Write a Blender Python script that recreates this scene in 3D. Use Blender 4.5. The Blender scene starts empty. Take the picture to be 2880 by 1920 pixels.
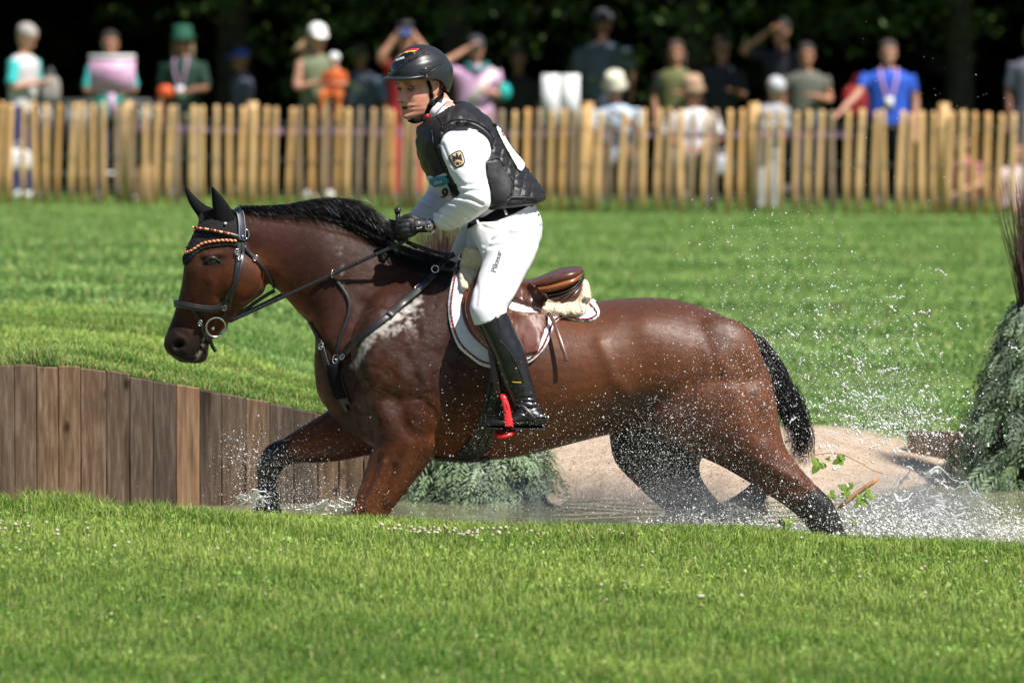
import bpy, bmesh, math, random
import numpy as np
from mathutils import Vector, Matrix, noise as mnoise
from mathutils.bvhtree import BVHTree
random.seed(7); np.random.seed(7)
RNG = np.random.default_rng(7)

# ------------------------------------------------------------------ camera, light, exposure
SC = bpy.context.scene
COL = SC.collection
DIST, CH, FPX, HORIZ = 22.0, 1.88, 16676.0, 29.4
PITCH = math.atan((960 - HORIZ) / FPX)
cam_d = bpy.data.cameras.new("camera")
cam = bpy.data.objects.new("camera", cam_d); COL.objects.link(cam)
cam.location = (0, -DIST, CH)
cam.rotation_euler = (math.pi / 2 - PITCH, 0, 0)
cam_d.sensor_width = 36.0
cam_d.lens = FPX / 2880 * 36.0
cam_d.clip_start = 0.5; cam_d.clip_end = 2000
cam_d.dof.use_dof = True
cam_d.dof.focus_distance = 21.75
cam_d.dof.aperture_fstop = 3.8
SC.camera = cam

SUN_DIR = Vector((0.50, -0.47, 1.0)).normalized()
world = bpy.data.worlds.new("World"); SC.world = world; world.use_nodes = True
wn = world.node_tree; wn.nodes.clear()
sky = wn.nodes.new("ShaderNodeTexSky"); sky.sky_type = 'NISHITA'; sky.sun_disc = False
sky.sun_elevation = math.asin(SUN_DIR.z)
sky.sun_rotation = math.atan2(SUN_DIR.x, SUN_DIR.y)
bg = wn.nodes.new("ShaderNodeBackground"); bg.inputs['Strength'].default_value = 0.062
wo = wn.nodes.new("ShaderNodeOutputWorld")
wn.links.new(sky.outputs[0], bg.inputs[0]); wn.links.new(bg.outputs[0], wo.inputs[0])
sun_d = bpy.data.lights.new("sun", 'SUN'); sun_d.energy = 4.9; sun_d.angle = math.radians(0.53)
sun_d.color = (1.0, 0.95, 0.87)
sun = bpy.data.objects.new("sun", sun_d); COL.objects.link(sun)
sun.rotation_euler = SUN_DIR.to_track_quat('Z', 'Y').to_euler()
sun.location = (5, -5, 12)
SC.view_settings.view_transform = 'Standard'; SC.view_settings.look = 'None'
SC.view_settings.exposure = 0.5; SC.view_settings.gamma = 1.0
SC.view_settings.use_curve_mapping = False
SC.render.engine = 'CYCLES'
SC.cycles.max_bounces = 8; SC.cycles.transparent_max_bounces = 12
SC.cycles.caustics_reflective = False; SC.cycles.caustics_refractive = False
SC.cycles.use_denoising = True

# ------------------------------------------------------------------ picture <-> place
CAMP = np.array([0.0, -DIST, CH])
FW = np.array([0, math.cos(PITCH), -math.sin(PITCH)])
UP = np.array([0, math.sin(PITCH), math.cos(PITCH)])
def ray(u, v):
    return FW + np.array([1.0, 0, 0]) * ((u - 1440) / FPX) - UP * ((v - 960) / FPX)
def at(u, v, Y=0.0):
    d = ray(u, v); return CAMP + d * ((Y + DIST) / d[1])
def proj(P):
    q = np.asarray(P, float) - CAMP
    z = q @ FW
    return 1440 + FPX * q[..., 0] / z, 960 - FPX * (q @ UP) / z
def zm(x0, y0, k, pts): return [(x0 + x / k, y0 + y / k) for x, y in pts]
def FL(*pts): return [(x / .81667, y / .81667) for x, y in pts]         # measured on a 2352 px wide view
def f1(x, y): return (x / .81667, y / .81667)
KA = lambda p: zm(400, 480, 2.614, p)
KB = lambda p: zm(1000, 100, 2.613, p)
KC = lambda p: zm(1200, 640, 2.375, p)
KD = lambda p: zm(640, 1040, 3.136, p)
KE = lambda p: zm(1600, 780, 2.063, p)
KF = lambda p: zm(840, 680, 2.376, p)
KG = lambda p: zm(1040, 540, 7.84, p)
KH = lambda p: zm(1060, 120, 6.533, p)
KI = lambda p: zm(1340, 960, 5.225, p)
KJ = lambda p: zm(460, 500, 6.03, p)

def smooth(a, b, x):
    t = np.clip((x - a) / (b - a), 0, 1); return t * t * (3 - 2 * t)

# ------------------------------------------------------------------ objects
def mesh_from(verts, faces, smooth_=True):
    me = bpy.data.meshes.new("mesh")
    me.from_pydata([tuple(map(float, v)) for v in verts], [], [tuple(int(i) for i in f) for f in faces])
    if smooth_:
        me.polygons.foreach_set("use_smooth", [True] * len(me.polygons))
    me.update(); return me
def fast_mesh(V, F, smooth_=False):
    """V (n,3), F (m,k) all faces of k corners"""
    V = np.asarray(V, np.float32); F = np.asarray(F, np.int32)
    me = bpy.data.meshes.new("mesh")
    me.vertices.add(len(V)); me.vertices.foreach_set("co", V.ravel())
    k = F.shape[1]
    me.loops.add(F.size); me.loops.foreach_set("vertex_index", F.ravel())
    me.polygons.add(len(F)); me.polygons.foreach_set("loop_start", np.arange(0, F.size, k, dtype=np.int32))
    me.polygons.foreach_set("loop_total", np.full(len(F), k, np.int32))
    me.polygons.foreach_set("use_smooth", np.full(len(F), smooth_))
    me.update(calc_edges=True); me.validate(); return me
def link(name, me, mat=None, parent=None, kind=None):
    o = bpy.data.objects.new(name, me); COL.objects.link(o)
    if mat is not None:
        for m in (mat if isinstance(mat, (list, tuple)) else [mat]): me.materials.append(m)
    if parent is not None: o.parent = parent
    if kind: o["kind"] = kind
    return o
def obj(name, vf, mat, parent=None, kind=None, smooth_=True):
    return link(name, mesh_from(vf[0], vf[1], smooth_), mat, parent, kind)
def tag(o, label=None, cat=None, group=None, kind=None):
    if label: o["label"] = label
    if cat: o["category"] = cat
    if group: o["group"] = group
    if kind: o["kind"] = kind
    return o
def empty(name, loc=(0, 0, 0), rz=0):
    o = bpy.data.objects.new(name, None); COL.objects.link(o); o.location = loc; o.rotation_euler = (0, 0, rz)
    o.empty_display_size = 0.1; return o
def join(*vfs):
    V, F = [], []
    for v, f in vfs:
        n = len(V); V += list(v); F += [tuple(i + n for i in q) for q in f]
    return V, F
def xform(vf, M):
    return [tuple(M @ Vector(p)) for p in vf[0]], vf[1]
def catmull(A, sub, closed=False):
    A = np.asarray(A, float); n = len(A); out = []
    rng_ = range(n if closed else n - 1)
    for i in rng_:
        if closed: p0, p1, p2, p3 = A[i - 1], A[i], A[(i + 1) % n], A[(i + 2) % n]
        else: p0, p1, p2, p3 = A[max(i - 1, 0)], A[i], A[i + 1], A[min(i + 2, n - 1)]
        for s in range(sub):
            t = s / sub
            out.append(.5 * ((2 * p1) + (-p0 + p2) * t + (2 * p0 - 5 * p1 + 4 * p2 - p3) * t * t + (-p0 + 3 * p1 - 3 * p2 + p3) * t ** 3))
    if not closed: out.append(A[-1])
    return np.array(out)
def skin_rings(R, cap=True, closed=False):
    """R (m,n,3) rings -> verts, quads"""
    m, n = len(R), len(R[0]); V = [tuple(p) for r in R for p in r]; F = []
    for i in range(m if closed else m - 1):
        j2 = (i + 1) % m
        for j in range(n):
            F.append((i * n + j, i * n + (j + 1) % n, j2 * n + (j + 1) % n, j2 * n + j))
    if cap and not closed:
        V.append(tuple(np.mean(R[0], 0))); V.append(tuple(np.mean(R[-1], 0)))
        a, b = len(V) - 2, len(V) - 1
        for j in range(n):
            F.append((a, (j + 1) % n, j)); F.append((b, (m - 1) * n + j, (m - 1) * n + (j + 1) % n))
    return V, F
def sect(st, sub=4, n=28):
    """stations: (pt1, pt2, y centre, half width[, power, skew]) in picture points -> loft"""
    rows = []
    for s in st:
        p1, p2, yc, w = s[:4]
        p = s[4] if len(s) > 4 else 2.0; sk = s[5] if len(s) > 5 else 1.0
        rows.append(list(at(*p1, yc)) + list(at(*p2, yc)) + [w, p, sk])
    rows = catmull(rows, sub)
    R = []
    a = np.linspace(0, 2 * math.pi, n, endpoint=False)
    for r in rows:
        A, B, w, p, sk = r[0:3], r[3:6], max(r[6], .002), r[7], r[8]
        c, s = np.cos(a), np.sin(a)
        cc = np.sign(c) * np.abs(c) ** (2 / p); ss = np.sign(s) * np.abs(s) ** (2 / p)
        pos = ((1 - cc) / 2) ** (1 / sk)
        R.append(A + (B - A) * pos[:, None] + np.array([0, 1.0, 0]) * (ss * w)[:, None])
    return skin_rings(R)
def fsect(st, **k):  # stations given on the 2352 px view
    return sect([(f1(*s[0]), f1(*s[1])) + tuple(s[2:]) for s in st], **k)
def tube(P, r, n=8, cap=True, closed=False, flat=1.0):
    P = np.asarray(P, float); m = len(P)
    r = np.broadcast_to(np.asarray(r, float), (m,))
    T = np.gradient(P, axis=0) if not closed else np.roll(P, -1, 0) - np.roll(P, 1, 0)
    T /= np.maximum(np.linalg.norm(T, axis=1, keepdims=True), 1e-9)
    nrm = np.cross(T[0], [0, 0, 1.0])
    if np.linalg.norm(nrm) < .1: nrm = np.cross(T[0], [0, 1.0, 0])
    R = []
    a = np.linspace(0, 2 * math.pi, n, endpoint=False)
    for i in range(m):
        nrm = nrm - T[i] * np.dot(nrm, T[i]); nrm /= max(np.linalg.norm(nrm), 1e-9)
        b = np.cross(T[i], nrm)
        R.append(P[i] + r[i] * (np.cos(a)[:, None] * nrm + flat * np.sin(a)[:, None] * b))
    return skin_rings(R, cap, closed)
def box(cx, cy, cz, sx, sy, sz, M=None):
    V = [(cx + x * sx / 2, cy + y * sy / 2, cz + z * sz / 2) for x in (-1, 1) for y in (-1, 1) for z in (-1, 1)]
    F = [(0, 1, 3, 2), (4, 6, 7, 5), (0, 4, 5, 1), (2, 3, 7, 6), (0, 2, 6, 4), (1, 5, 7, 3)]
    return xform((V, F), M) if M is not None else (V, F)
def ball(c, r, n=12, m=8):
    r = np.broadcast_to(np.asarray(r, float), (3,)); R = []
    for i in range(1, m):
        t = math.pi * i / m
        R.append([(c[0] + r[0] * math.sin(t) * math.cos(a), c[1] + r[1] * math.sin(t) * math.sin(a), c[2] + r[2] * math.cos(t)) for a in np.linspace(0, 2 * math.pi, n, endpoint=False)])
    V, F = skin_rings(np.array(R)[::-1], True)
    V[-2] = (c[0], c[1], c[2] - r[2]); V[-1] = (c[0], c[1], c[2] + r[2])
    return V, F
def remesh(vf, voxel, it=4, fac=.5):
    me = mesh_from(*vf); o = bpy.data.objects.new("tmp", me); COL.objects.link(o)
    m = o.modifiers.new("r", 'REMESH'); m.mode = 'VOXEL'; m.voxel_size = voxel; m.use_smooth_shade = True
    if it:
        s = o.modifiers.new("s", 'SMOOTH'); s.factor = fac; s.iterations = it
    dg = bpy.context.evaluated_depsgraph_get(); e = o.evaluated_get(dg)
    out = bpy.data.meshes.new_from_object(e, depsgraph=dg)
    bpy.data.objects.remove(o); bpy.data.meshes.remove(me)
    out.polygons.foreach_set("use_smooth", [True] * len(out.polygons))
    return out
def coords(me):
    a = np.empty(len(me.vertices) * 3, np.float32); me.vertices.foreach_get("co", a); return a.reshape(-1, 3).astype(float)
def normals(me):
    a = np.empty(len(me.vertices) * 3, np.float32); me.vertices.foreach_get("normal", a); return a.reshape(-1, 3).astype(float)
def set_coords(me, C):
    me.vertices.foreach_set("co", np.asarray(C, np.float32).ravel()); me.update()
def bvh(me):
    C = coords(me); return BVHTree.FromPolygons([Vector(c) for c in C], [tuple(p.vertices) for p in me.polygons])
def vcol(me, name, arr):
    a = me.color_attributes.new(name, 'FLOAT_COLOR', 'POINT')
    full = np.ones((len(me.vertices), 4), np.float32); full[:, :3] = arr
    a.data.foreach_set("color", full.ravel())
def hit(tree, u, v, lift=0.0, far=False, Yd=0.0):
    d = ray(u, v); d = d / np.linalg.norm(d)
    loc, nor, idx, dist = tree.ray_cast(Vector(CAMP), Vector(d))
    if loc is None:
        p = at(u, v, Yd); loc = Vector(p); nor = Vector((0, -1, 0))
    if nor.y > 0: nor = -nor
    p = np.array(loc) + np.array(nor) * lift; nn = np.array(nor)
    if far: p[1] *= -1; nn[1] *= -1
    return p, nn
def ribbon(P, N, w, th):
    """strap: centre points P, normals N, width w, thickness th"""
    P = np.asarray(P, float); N = np.asarray(N, float); w = np.broadcast_to(np.asarray(w, float), (len(P),))
    T = np.gradient(P, axis=0); T /= np.maximum(np.linalg.norm(T, axis=1, keepdims=True), 1e-9)
    S = np.cross(T, N); S /= np.maximum(np.linalg.norm(S, axis=1, keepdims=True), 1e-9)
    N2 = np.cross(S, T); R = []
    for i in range(len(P)):
        a, b = S[i] * w[i] / 2, N2[i] * th / 2
        R.append([P[i] - a - b, P[i] - a + b * .55, P[i] - a * .8 + b, P[i] + a * .8 + b, P[i] + a + b * .55, P[i] + a - b])
    return skin_rings(R)
def strap(tree, pts, w, th=.004, lift=.004, step=5, far=False, sm=3, Yd=0.0, normal=None):
    c = catmull(pts, max(2, int(step)))
    P, N = [], []
    for u, v in c:
        p, n = hit(tree, u, v, lift, far, Yd); P.append(p); N.append(n)
    P, N = np.array(P), np.array(N)
    for _ in range(sm):
        Q = P.copy(); Q[1:-1] = (P[:-2] + 2 * P[1:-1] + P[2:]) / 4; P = Q
        M_ = N.copy(); M_[1:-1] = (N[:-2] + 2 * N[1:-1] + N[2:]) / 4; N = M_
    N /= np.linalg.norm(N, axis=1, keepdims=True)
    return ribbon(P, N, w, th)
def inside(poly, u, v):
    c = False; n = len(poly); j = n - 1
    for i in range(n):
        xi, yi = poly[i]; xj, yj = poly[j]
        if (yi > v) != (yj > v) and u < (xj - xi) * (v - yi) / (yj - yi) + xi: c = not c
        j = i
    return c
def drape(tree, poly, lift, th, res=9, sub=6, far=False, relief=None, Yd=-.3, sm=3):
    """a sheet with the outline poly laid on a surface, with thickness th; poly is resampled, filled and projected"""
    out = catmull(poly, sub, closed=True)
    bm = bmesh.new()
    vs = [bm.verts.new((p[0], p[1], 0)) for p in out]
    f = bm.faces.new(vs)
    bmesh.ops.triangulate(bm, faces=[f])
    x0, y0 = out.min(0); x1, y1 = out.max(0)
    for x in np.arange(math.ceil(x0 / res) * res, x1, res):
        bmesh.ops.bisect_plane(bm, geom=bm.verts[:] + bm.edges[:] + bm.faces[:], plane_co=(x, 0, 0), plane_no=(1, 0, 0))
    for y in np.arange(math.ceil(y0 / res) * res, y1, res):
        bmesh.ops.bisect_plane(bm, geom=bm.verts[:] + bm.edges[:] + bm.faces[:], plane_co=(0, y, 0), plane_no=(0, 1, 0))
    bmesh.ops.remove_doubles(bm, verts=bm.verts[:], dist=res * .08)
    bm.verts.ensure_lookup_table(); bm.verts.index_update()
    V = np.array([v.co[:2] for v in bm.verts]); F = [tuple(v.index for v in f.verts) for f in bm.faces]
    bE = [(e.verts[0].index, e.verts[1].index) for e in bm.edges if e.is_boundary]
    nb = {i: set() for i in range(len(V))}
    for e in bm.edges: a, b = e.verts[0].index, e.verts[1].index; nb[a].add(b); nb[b].add(a)
    bm.free()
    P, N = [], []
    for u, v in V:
        p, n = hit(tree, u, v, 0, False, Yd); P.append(p); N.append(n)
    P, N = np.array(P), np.array(N)
    for _ in range(sm):
        P = np.array([(P[i] * 2 + sum(P[j] for j in nb[i])) / (2 + len(nb[i])) * np.array([0, 1, 0]) + P[i] * np.array([1, 0, 1]) for i in range(len(P))])
        N = np.array([(N[i] + sum(N[j] for j in nb[i])) for i in range(len(N))]); N /= np.linalg.norm(N, axis=1, keepdims=True)
    h = np.zeros(len(V)) if relief is None else np.array([relief(u, v) for u, v in V])
    bs = set(i for e in bE for i in e)
    top = P + N * (lift + th + h)[:, None]
    for i in bs: top[i] = P[i] + N[i] * (lift + th * .55 + h[i])
    bot = P + N * (lift * .3)
    n = len(V)
    if far:
        top[:, 1] *= -1; bot[:, 1] *= -1
    Vv = [tuple(p) for p in top] + [tuple(p) for p in bot]
    Ff = [tuple(f) for f in F] + [tuple(i + n for i in f[::-1]) for f in F] + [(a, b, b + n, a + n) for a, b in bE]
    me = bpy.data.meshes.new("mesh"); me.from_pydata(Vv, [], Ff)
    b2 = bmesh.new(); b2.from_mesh(me); bmesh.ops.recalc_face_normals(b2, faces=b2.faces[:]); b2.to_mesh(me); b2.free()
    me.polygons.foreach_set("use_smooth", [True] * len(me.polygons)); me.update()
    return me

# ------------------------------------------------------------------ materials
class NT:
    def __init__(s, name):
        s.m = bpy.data.materials.new(name); s.m.use_nodes = True; s.t = s.m.node_tree; s.b = s.t.nodes['Principled BSDF']
    def n(s, kind, **kw):
        x = s.t.nodes.new(kind)
        for k, v in kw.items():
            if k in x.inputs: x.inputs[k].default_value = v
            else: setattr(x, k, v)
        return x
    def l(s, a, b): s.t.links.new(a, b)
    def co(s, which='Object', scale=(1, 1, 1)):
        c = s.n('ShaderNodeTexCoord'); mp = s.n('ShaderNodeMapping'); mp.inputs['Scale'].default_value = scale
        s.l(c.outputs[which], mp.inputs[0]); return mp.outputs[0]
    def noise(s, vec, scale, detail=4, rough=.55, out='Fac'):
        x = s.n('ShaderNodeTexNoise'); x.inputs['Scale'].default_value = scale; x.inputs['Detail'].default_value = detail; x.inputs['Roughness'].default_value = rough
        if vec is not None: s.l(vec, x.inputs[0])
        return x.outputs[out]
    def ramp(s, fac, stops):
        r = s.n('ShaderNodeValToRGB'); e = r.color_ramp.elements
        while len(e) < len(stops): e.new(.5)
        for i, (p, c) in enumerate(stops):
            e[i].position = p; e[i].color = (*c, 1) if len(c) == 3 else c
        s.l(fac, r.inputs[0]); return r.outputs[0]
    def mix(s, a, b, fac, mode='MIX'):
        x = s.n('ShaderNodeMix'); x.data_type = 'RGBA'; x.blend_type = mode
        for sock, val in ((x.inputs[0], fac), (x.inputs[6], a), (x.inputs[7], b)):
            if isinstance(val, bpy.types.NodeSocket): s.l(val, sock)
            elif isinstance(val, (int, float)): sock.default_value = val
            else: sock.default_value = (*val, 1)
        return x.outputs[2]
    def math(s, op, a, b=0.0):
        x = s.n('ShaderNodeMath'); x.operation = op
        for i, val in enumerate((a, b)):
            if isinstance(val, bpy.types.NodeSocket): s.l(val, x.inputs[i])
            else: x.inputs[i].default_value = val
        return x.outputs[0]
    def maprange(s, v, a, b, c, d):
        x = s.n('ShaderNodeMapRange'); s.l(v, x.inputs[0])
        for i, q in enumerate((a, b, c, d)): x.inputs[i + 1].default_value = q
        return x.outputs[0]
    def bump(s, h, strength=.3, dist=.01, prev=None):
        x = s.n('ShaderNodeBump'); x.inputs['Strength'].default_value = strength; x.inputs['Distance'].default_value = dist
        s.l(h, x.inputs['Height'])
        if prev is not None: s.l(prev, x.inputs['Normal'])
        s.l(x.outputs[0], s.b.inputs['Normal']); return x.outputs[0]
    def set(s, **kw):
        names = dict(color='Base Color', rough='Roughness', metal='Metallic', spec='Specular IOR Level', coat='Coat Weight', coatr='Coat Roughness', trans='Transmission Weight', sheen='Sheen Weight', ior='IOR', sss='Subsurface Weight')
        for k, v in kw.items():
            i = s.b.inputs[names[k]]
            if isinstance(v, bpy.types.NodeSocket): s.l(v, i)
            elif isinstance(v, (int, float)): i.default_value = v
            else: i.default_value = (*v, 1)
        return s
def mat(name, color, rough=.6, var=.15, scale=40, bump=.0, bdist=.002, **kw):
    """plain material with noise mottling in colour and relief"""
    t = NT(name); v = t.co()
    nz = t.noise(v, scale, 5)
    dark = tuple(c * (1 - var) for c in color); lite = tuple(min(1, c * (1 + var)) for c in color)
    t.set(color=t.ramp(nz, [(.3, dark), (.7, lite)]), rough=rough, **kw)
    if bump: t.bump(nz, bump, bdist)
    return t.m
M = {}
# ------------------------------------------------------------------ terrain
WATER_Z = -0.12
def shoreY(x):     # near bank edge (distance from camera side) of the pond
    return -0.95 + 0.05 * np.sin(x * 2.3) + .02 * np.sin(x * 7)
def fore_z(x, y):
    e = 0.115 - 0.062 * (x + 1.9) / 1.9 - .016 * np.maximum(0, x) ** 1.5           # lawn edge falls to the right
    e = np.where(x < -1.9, .115, e)
    base = e * smooth(-6.5, -1.2, y) + .0 * y + .012 * np.sin(x * 1.7 + y) + .006 * np.sin(x * 5.1 + 2 * y)
    return base
WALL_PTS = np.array([(-4.2, 2.0), (-1.95, 1.9), (-1.2, 1.93), (-.75, 2.05), (-.3, 2.6), (.1, 3.1)])   # plank wall line
def wall_top(x):
    return np.interp(x, [-3.2, -1.95, -1.72, -1.2, -.78, -.3, .1], [.45, .45, .44, .34, .245, .17, .10])
def wallY(x): return np.interp(x, WALL_PTS[:, 0], WALL_PTS[:, 1])
def farshoreY(x):   # waterline on the far side, right of the wall
    return np.interp(x, [.1, .5, 1.0, 1.5, 1.84, 2.1, 5], [2.3, 2.0, 2.0, 2.5, 3.05, 3.6, 4.0])
def back_z(x, y):
    yw = np.where(x < .1, wallY(x), farshoreY(x))
    wt = wall_top(x)
    L = wt * (1 - np.clip((y - yw) / 33.0, 0, 1))
    ramp = WATER_Z - .02 + (.075 + .12) * smooth(-.3, 1.9, y - yw)
    Rr = ramp + (0.0 - .055) * smooth(3, 12, y - yw)
    t = smooth(-.15, .25, x)
    z = L * (1 - t) + Rr * t
    z = z - smooth(12, 35, y) * (.065 + .035 * np.clip(x / 4.7, -1.5, 1.5))
    return z + .012 * np.sin(x * .9 + y * .5) * smooth(2, 6, y)
def sheet(fn, xs, ys):
    X, Y = np.meshgrid(xs, ys); Z = fn(X, Y)
    V = np.stack([X, Y, Z], -1).reshape(-1, 3); n, m = len(xs), len(ys)
    i = np.arange(n * m).reshape(m, n)
    F = np.stack([i[:-1, :-1], i[:-1, 1:], i[1:, 1:], i[1:, :-1]], -1).reshape(-1, 4)
    return V, F

def lawn_mat(name, c1, c2, c3, scale=3.0):
    t = NT(name); v = t.co('Object')
    a = t.noise(v, scale, 6, .6); b = t.noise(v, scale * 22, 6, .7)
    c = t.ramp(a, [(.3, c1), (.55, c2), (.75, c3)])
    c = t.mix(c, (.05, .09, .02), t.ramp(b, [(.42, (1, 1, 1)), (.6, (0, 0, 0))]))
    st = t.co('Object', (.05, .38, 1)); w = t.noise(st, 2.2, 3)
    c = t.mix(c, t.ramp(w, [(.4, (.55, .7, .5)), (.6, (1.25, 1.2, 1.05))]), .55, 'MULTIPLY')
    t.set(color=c, rough=.75, spec=.25); t.bump(b, .6, .03); return t.m
M['lawn_near'] = lawn_mat('lawn_near', (.10, .19, .035), (.16, .26, .05), (.24, .31, .08))
M['lawn_far'] = lawn_mat('lawn_far', (.06, .13, .02), (.09, .17, .03), (.12, .19, .045), 1.2)
def blade_mat(name, cols, trans=.25):
    t = NT(name); g = t.n('ShaderNodeAttribute', attribute_name='tint')
    t.set(color=g.outputs['Color'], rough=.5, spec=.35)
    tr = t.n('ShaderNodeBsdfTranslucent'); t.l(g.outputs['Color'], tr.inputs[0])
    mx = t.n('ShaderNodeMixShader'); mx.inputs[0].default_value = trans
    out = t.t.nodes['Material Output']
    t.l(t.b.outputs[0], mx.inputs[1]); t.l(tr.outputs[0], mx.inputs[2]); t.l(mx.outputs[0], out.inputs[0]); return t.m
M['blade'] = blade_mat('grass_blade', None)

def blades(X, Y, Z, H, W, lean, cols):
    n = len(X); a = RNG.uniform(0, 2 * np.pi, n); b = RNG.uniform(0, 2 * np.pi, n)
    dx, dy = np.cos(a) * W / 2, np.sin(a) * W / 2; lx, ly = np.cos(b) * lean * H, np.sin(b) * lean * H
    V = np.empty((n, 5, 3))
    V[:, 0] = np.stack([X - dx, Y - dy, Z - .004], 1); V[:, 1] = np.stack([X + dx, Y + dy, Z - .004], 1)
    V[:, 2] = np.stack([X + dx * .8 + lx * .35, Y + dy * .8 + ly * .35, Z + H * .6], 1)
    V[:, 3] = np.stack([X - dx * .8 + lx * .35, Y - dy * .8 + ly * .35, Z + H * .6], 1)
    V[:, 4] = np.stack([X + lx, Y + ly, Z + H * np.sqrt(np.maximum(.2, 1 - lean ** 2 * .6))], 1)
    i = np.arange(n)[:, None] * 5
    F = np.concatenate([i + [0, 1, 2], i + [0, 2, 3], i + [3, 2, 4]], 0)
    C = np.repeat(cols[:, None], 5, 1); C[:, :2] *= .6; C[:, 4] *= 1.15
    me = fast_mesh(V.reshape(-1, 3), F, False); vcol(me, 'tint', C.reshape(-1, 3)); return me
def fnoise(x, y, s, seed=0.0):
    return np.array([mnoise.noise(Vector((a * s, b * s, seed))) for a, b in zip(x, y)]) if len(x) < 4000 else (
        np.sin(x * s * 1.9 + 1.3 * np.sin(y * s * 1.3 + seed) + seed) * np.sin(y * s * 2.3 + 1.7 * np.sin(x * s * .9 + seed)) * .6 + .3 * np.sin(x * s * 5.1 + y * s * 3.7 + seed))
def grass_cols(x, y, n, yellow=.0):
    lite = np.where((y < -.9)[:, None], np.array([.375, .49, .105]), np.array([.345, .49, .15])); dark = np.where((y < -.9)[:, None], np.array([.125, .25, .032]), np.array([.125, .27, .06])); str_ = np.array([.50, .48, .19])
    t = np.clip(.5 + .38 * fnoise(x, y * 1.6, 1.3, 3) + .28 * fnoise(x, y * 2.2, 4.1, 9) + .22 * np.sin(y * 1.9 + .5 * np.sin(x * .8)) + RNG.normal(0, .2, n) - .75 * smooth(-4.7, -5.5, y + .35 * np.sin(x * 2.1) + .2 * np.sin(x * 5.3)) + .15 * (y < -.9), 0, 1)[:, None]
    c = dark * (1 - t) + lite * t
    k = (RNG.random(n) < (.08 + yellow))[:, None]
    return np.where(k, str_ * RNG.uniform(.6, 1.1, (n, 1)), c * RNG.uniform(.8, 1.2, (n, 1)))

# near lawn
V, F = sheet(fore_z, np.linspace(-3.6, 3.6, 130), np.linspace(-14, -1.0, 150))
V = np.array(V); n_ = 130
bk = V[-n_:].copy(); bk[:, 1] += .04; bk[:, 2] = WATER_Z - .3
V2 = np.vstack([V, bk]); i0 = len(V) - n_; i1 = len(V)
F = list(map(tuple, F)) + [(i0 + k, i0 + k + 1, i1 + k + 1, i1 + k) for k in range(n_ - 1)]
o = obj('near_lawn', (V2, F), M['lawn_near'], kind='structure')
n = 150000
x = RNG.uniform(-2.35, 2.35, n); y = -1.0 - 6.2 * RNG.random(n) ** 1.15
ed = RNG.random(n) < .10; y[ed] = RNG.uniform(-1.35, -1.0, ed.sum())
z = fore_z(x, y)
H = RNG.uniform(.018, .045, n) * (1 + .35 * fnoise(x, y, 2.0, 1)) * np.where(y > -1.5, 1.15, 1)
lf = (x < -.9) & (y > -1.7) & (fnoise(x, y, 3.1, 8) > .1); H[lf] *= 1.6
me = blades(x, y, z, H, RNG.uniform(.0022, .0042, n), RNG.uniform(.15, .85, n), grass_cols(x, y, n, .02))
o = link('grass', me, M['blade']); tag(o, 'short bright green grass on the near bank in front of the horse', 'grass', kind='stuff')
# flat clover leaves between the blades
n = 26000; x = RNG.uniform(-2.3, 2.3, n); y = -1.05 - 6.0 * RNG.random(n) ** 1.1; ok = fnoise(x, y * 1.4, 1.7, 6) + RNG.normal(0, .3, n) > .15; x, y = x[ok], y[ok]; n = len(x)
z = fore_z(x, y) + RNG.uniform(.012, .034, n); r = RNG.uniform(.003, .0075, n); a = RNG.uniform(0, 2 * np.pi, n); tl_ = RNG.normal(0, .45, (n, 2))
Vc = np.empty((n, 4, 3))
for k in range(4):
    dx, dy = r * np.cos(a + k * np.pi / 2), r * np.sin(a + k * np.pi / 2); Vc[:, k] = np.stack([x + dx, y + dy, z + dx * tl_[:, 0] + dy * tl_[:, 1]], 1)
me = fast_mesh(Vc.reshape(-1, 3), np.arange(n * 4).reshape(n, 4)); cc = grass_cols(x, y, n) * np.array([.85, 1.0, .95]); vcol(me, 'tint', np.repeat(cc, 4, 0))
o = link('clover_leaves', me, M['blade']); tag(o, 'low clover leaves mixed into the near grass', 'clover', kind='stuff')
# clover heads
M['clover'] = mat('clover_white', (.50, .44, .34), .8, .2, 90)
vf = ([], [])
for k in range(150):
    c = random.choice([(-.2, -1.5, .13, .08), (-.3, -1.55, .1, .06), (-1.8, -2.0, .12, .1), (-1.5, -2.2, .3, .2), (.2, -1.4, .3, .1), (-.1,-1.5,.2,.08), (1.2, -2.2, .9, .5), (-.6, -3.5, 1.2, .8)])
    px, py = random.gauss(c[0], c[2]), random.gauss(c[1], c[3])
    if py > -1.05 or abs(px) > 2.3: continue
    r = random.uniform(.004, .0085); zz = float(fore_z(np.array(px), np.array(py))) + random.uniform(.02, .04)
    vf = join(vf, ball((px, py, zz), (r, r, r * .8), 7, 5))
o = obj('clover_flowers', vf, M['clover']); tag(o, 'small white clover heads scattered in the near grass', 'clover', kind='stuff')

# far ground
xs = np.concatenate([np.linspace(-400, -9, 14), np.linspace(-8, 8, 160), np.linspace(9, 400, 14)])
tt = np.linspace(0, 1, 150)
yoff = np.concatenate([np.linspace(0, 3, 60), 3 + np.linspace(.05, 1, 90) ** 1.6 * 37, [60, 100, 400]])
X = np.repeat(xs[None], len(yoff), 0)
Y0 = np.where(xs < .1, wallY(xs) + .035, farshoreY(xs) - .35)
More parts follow.
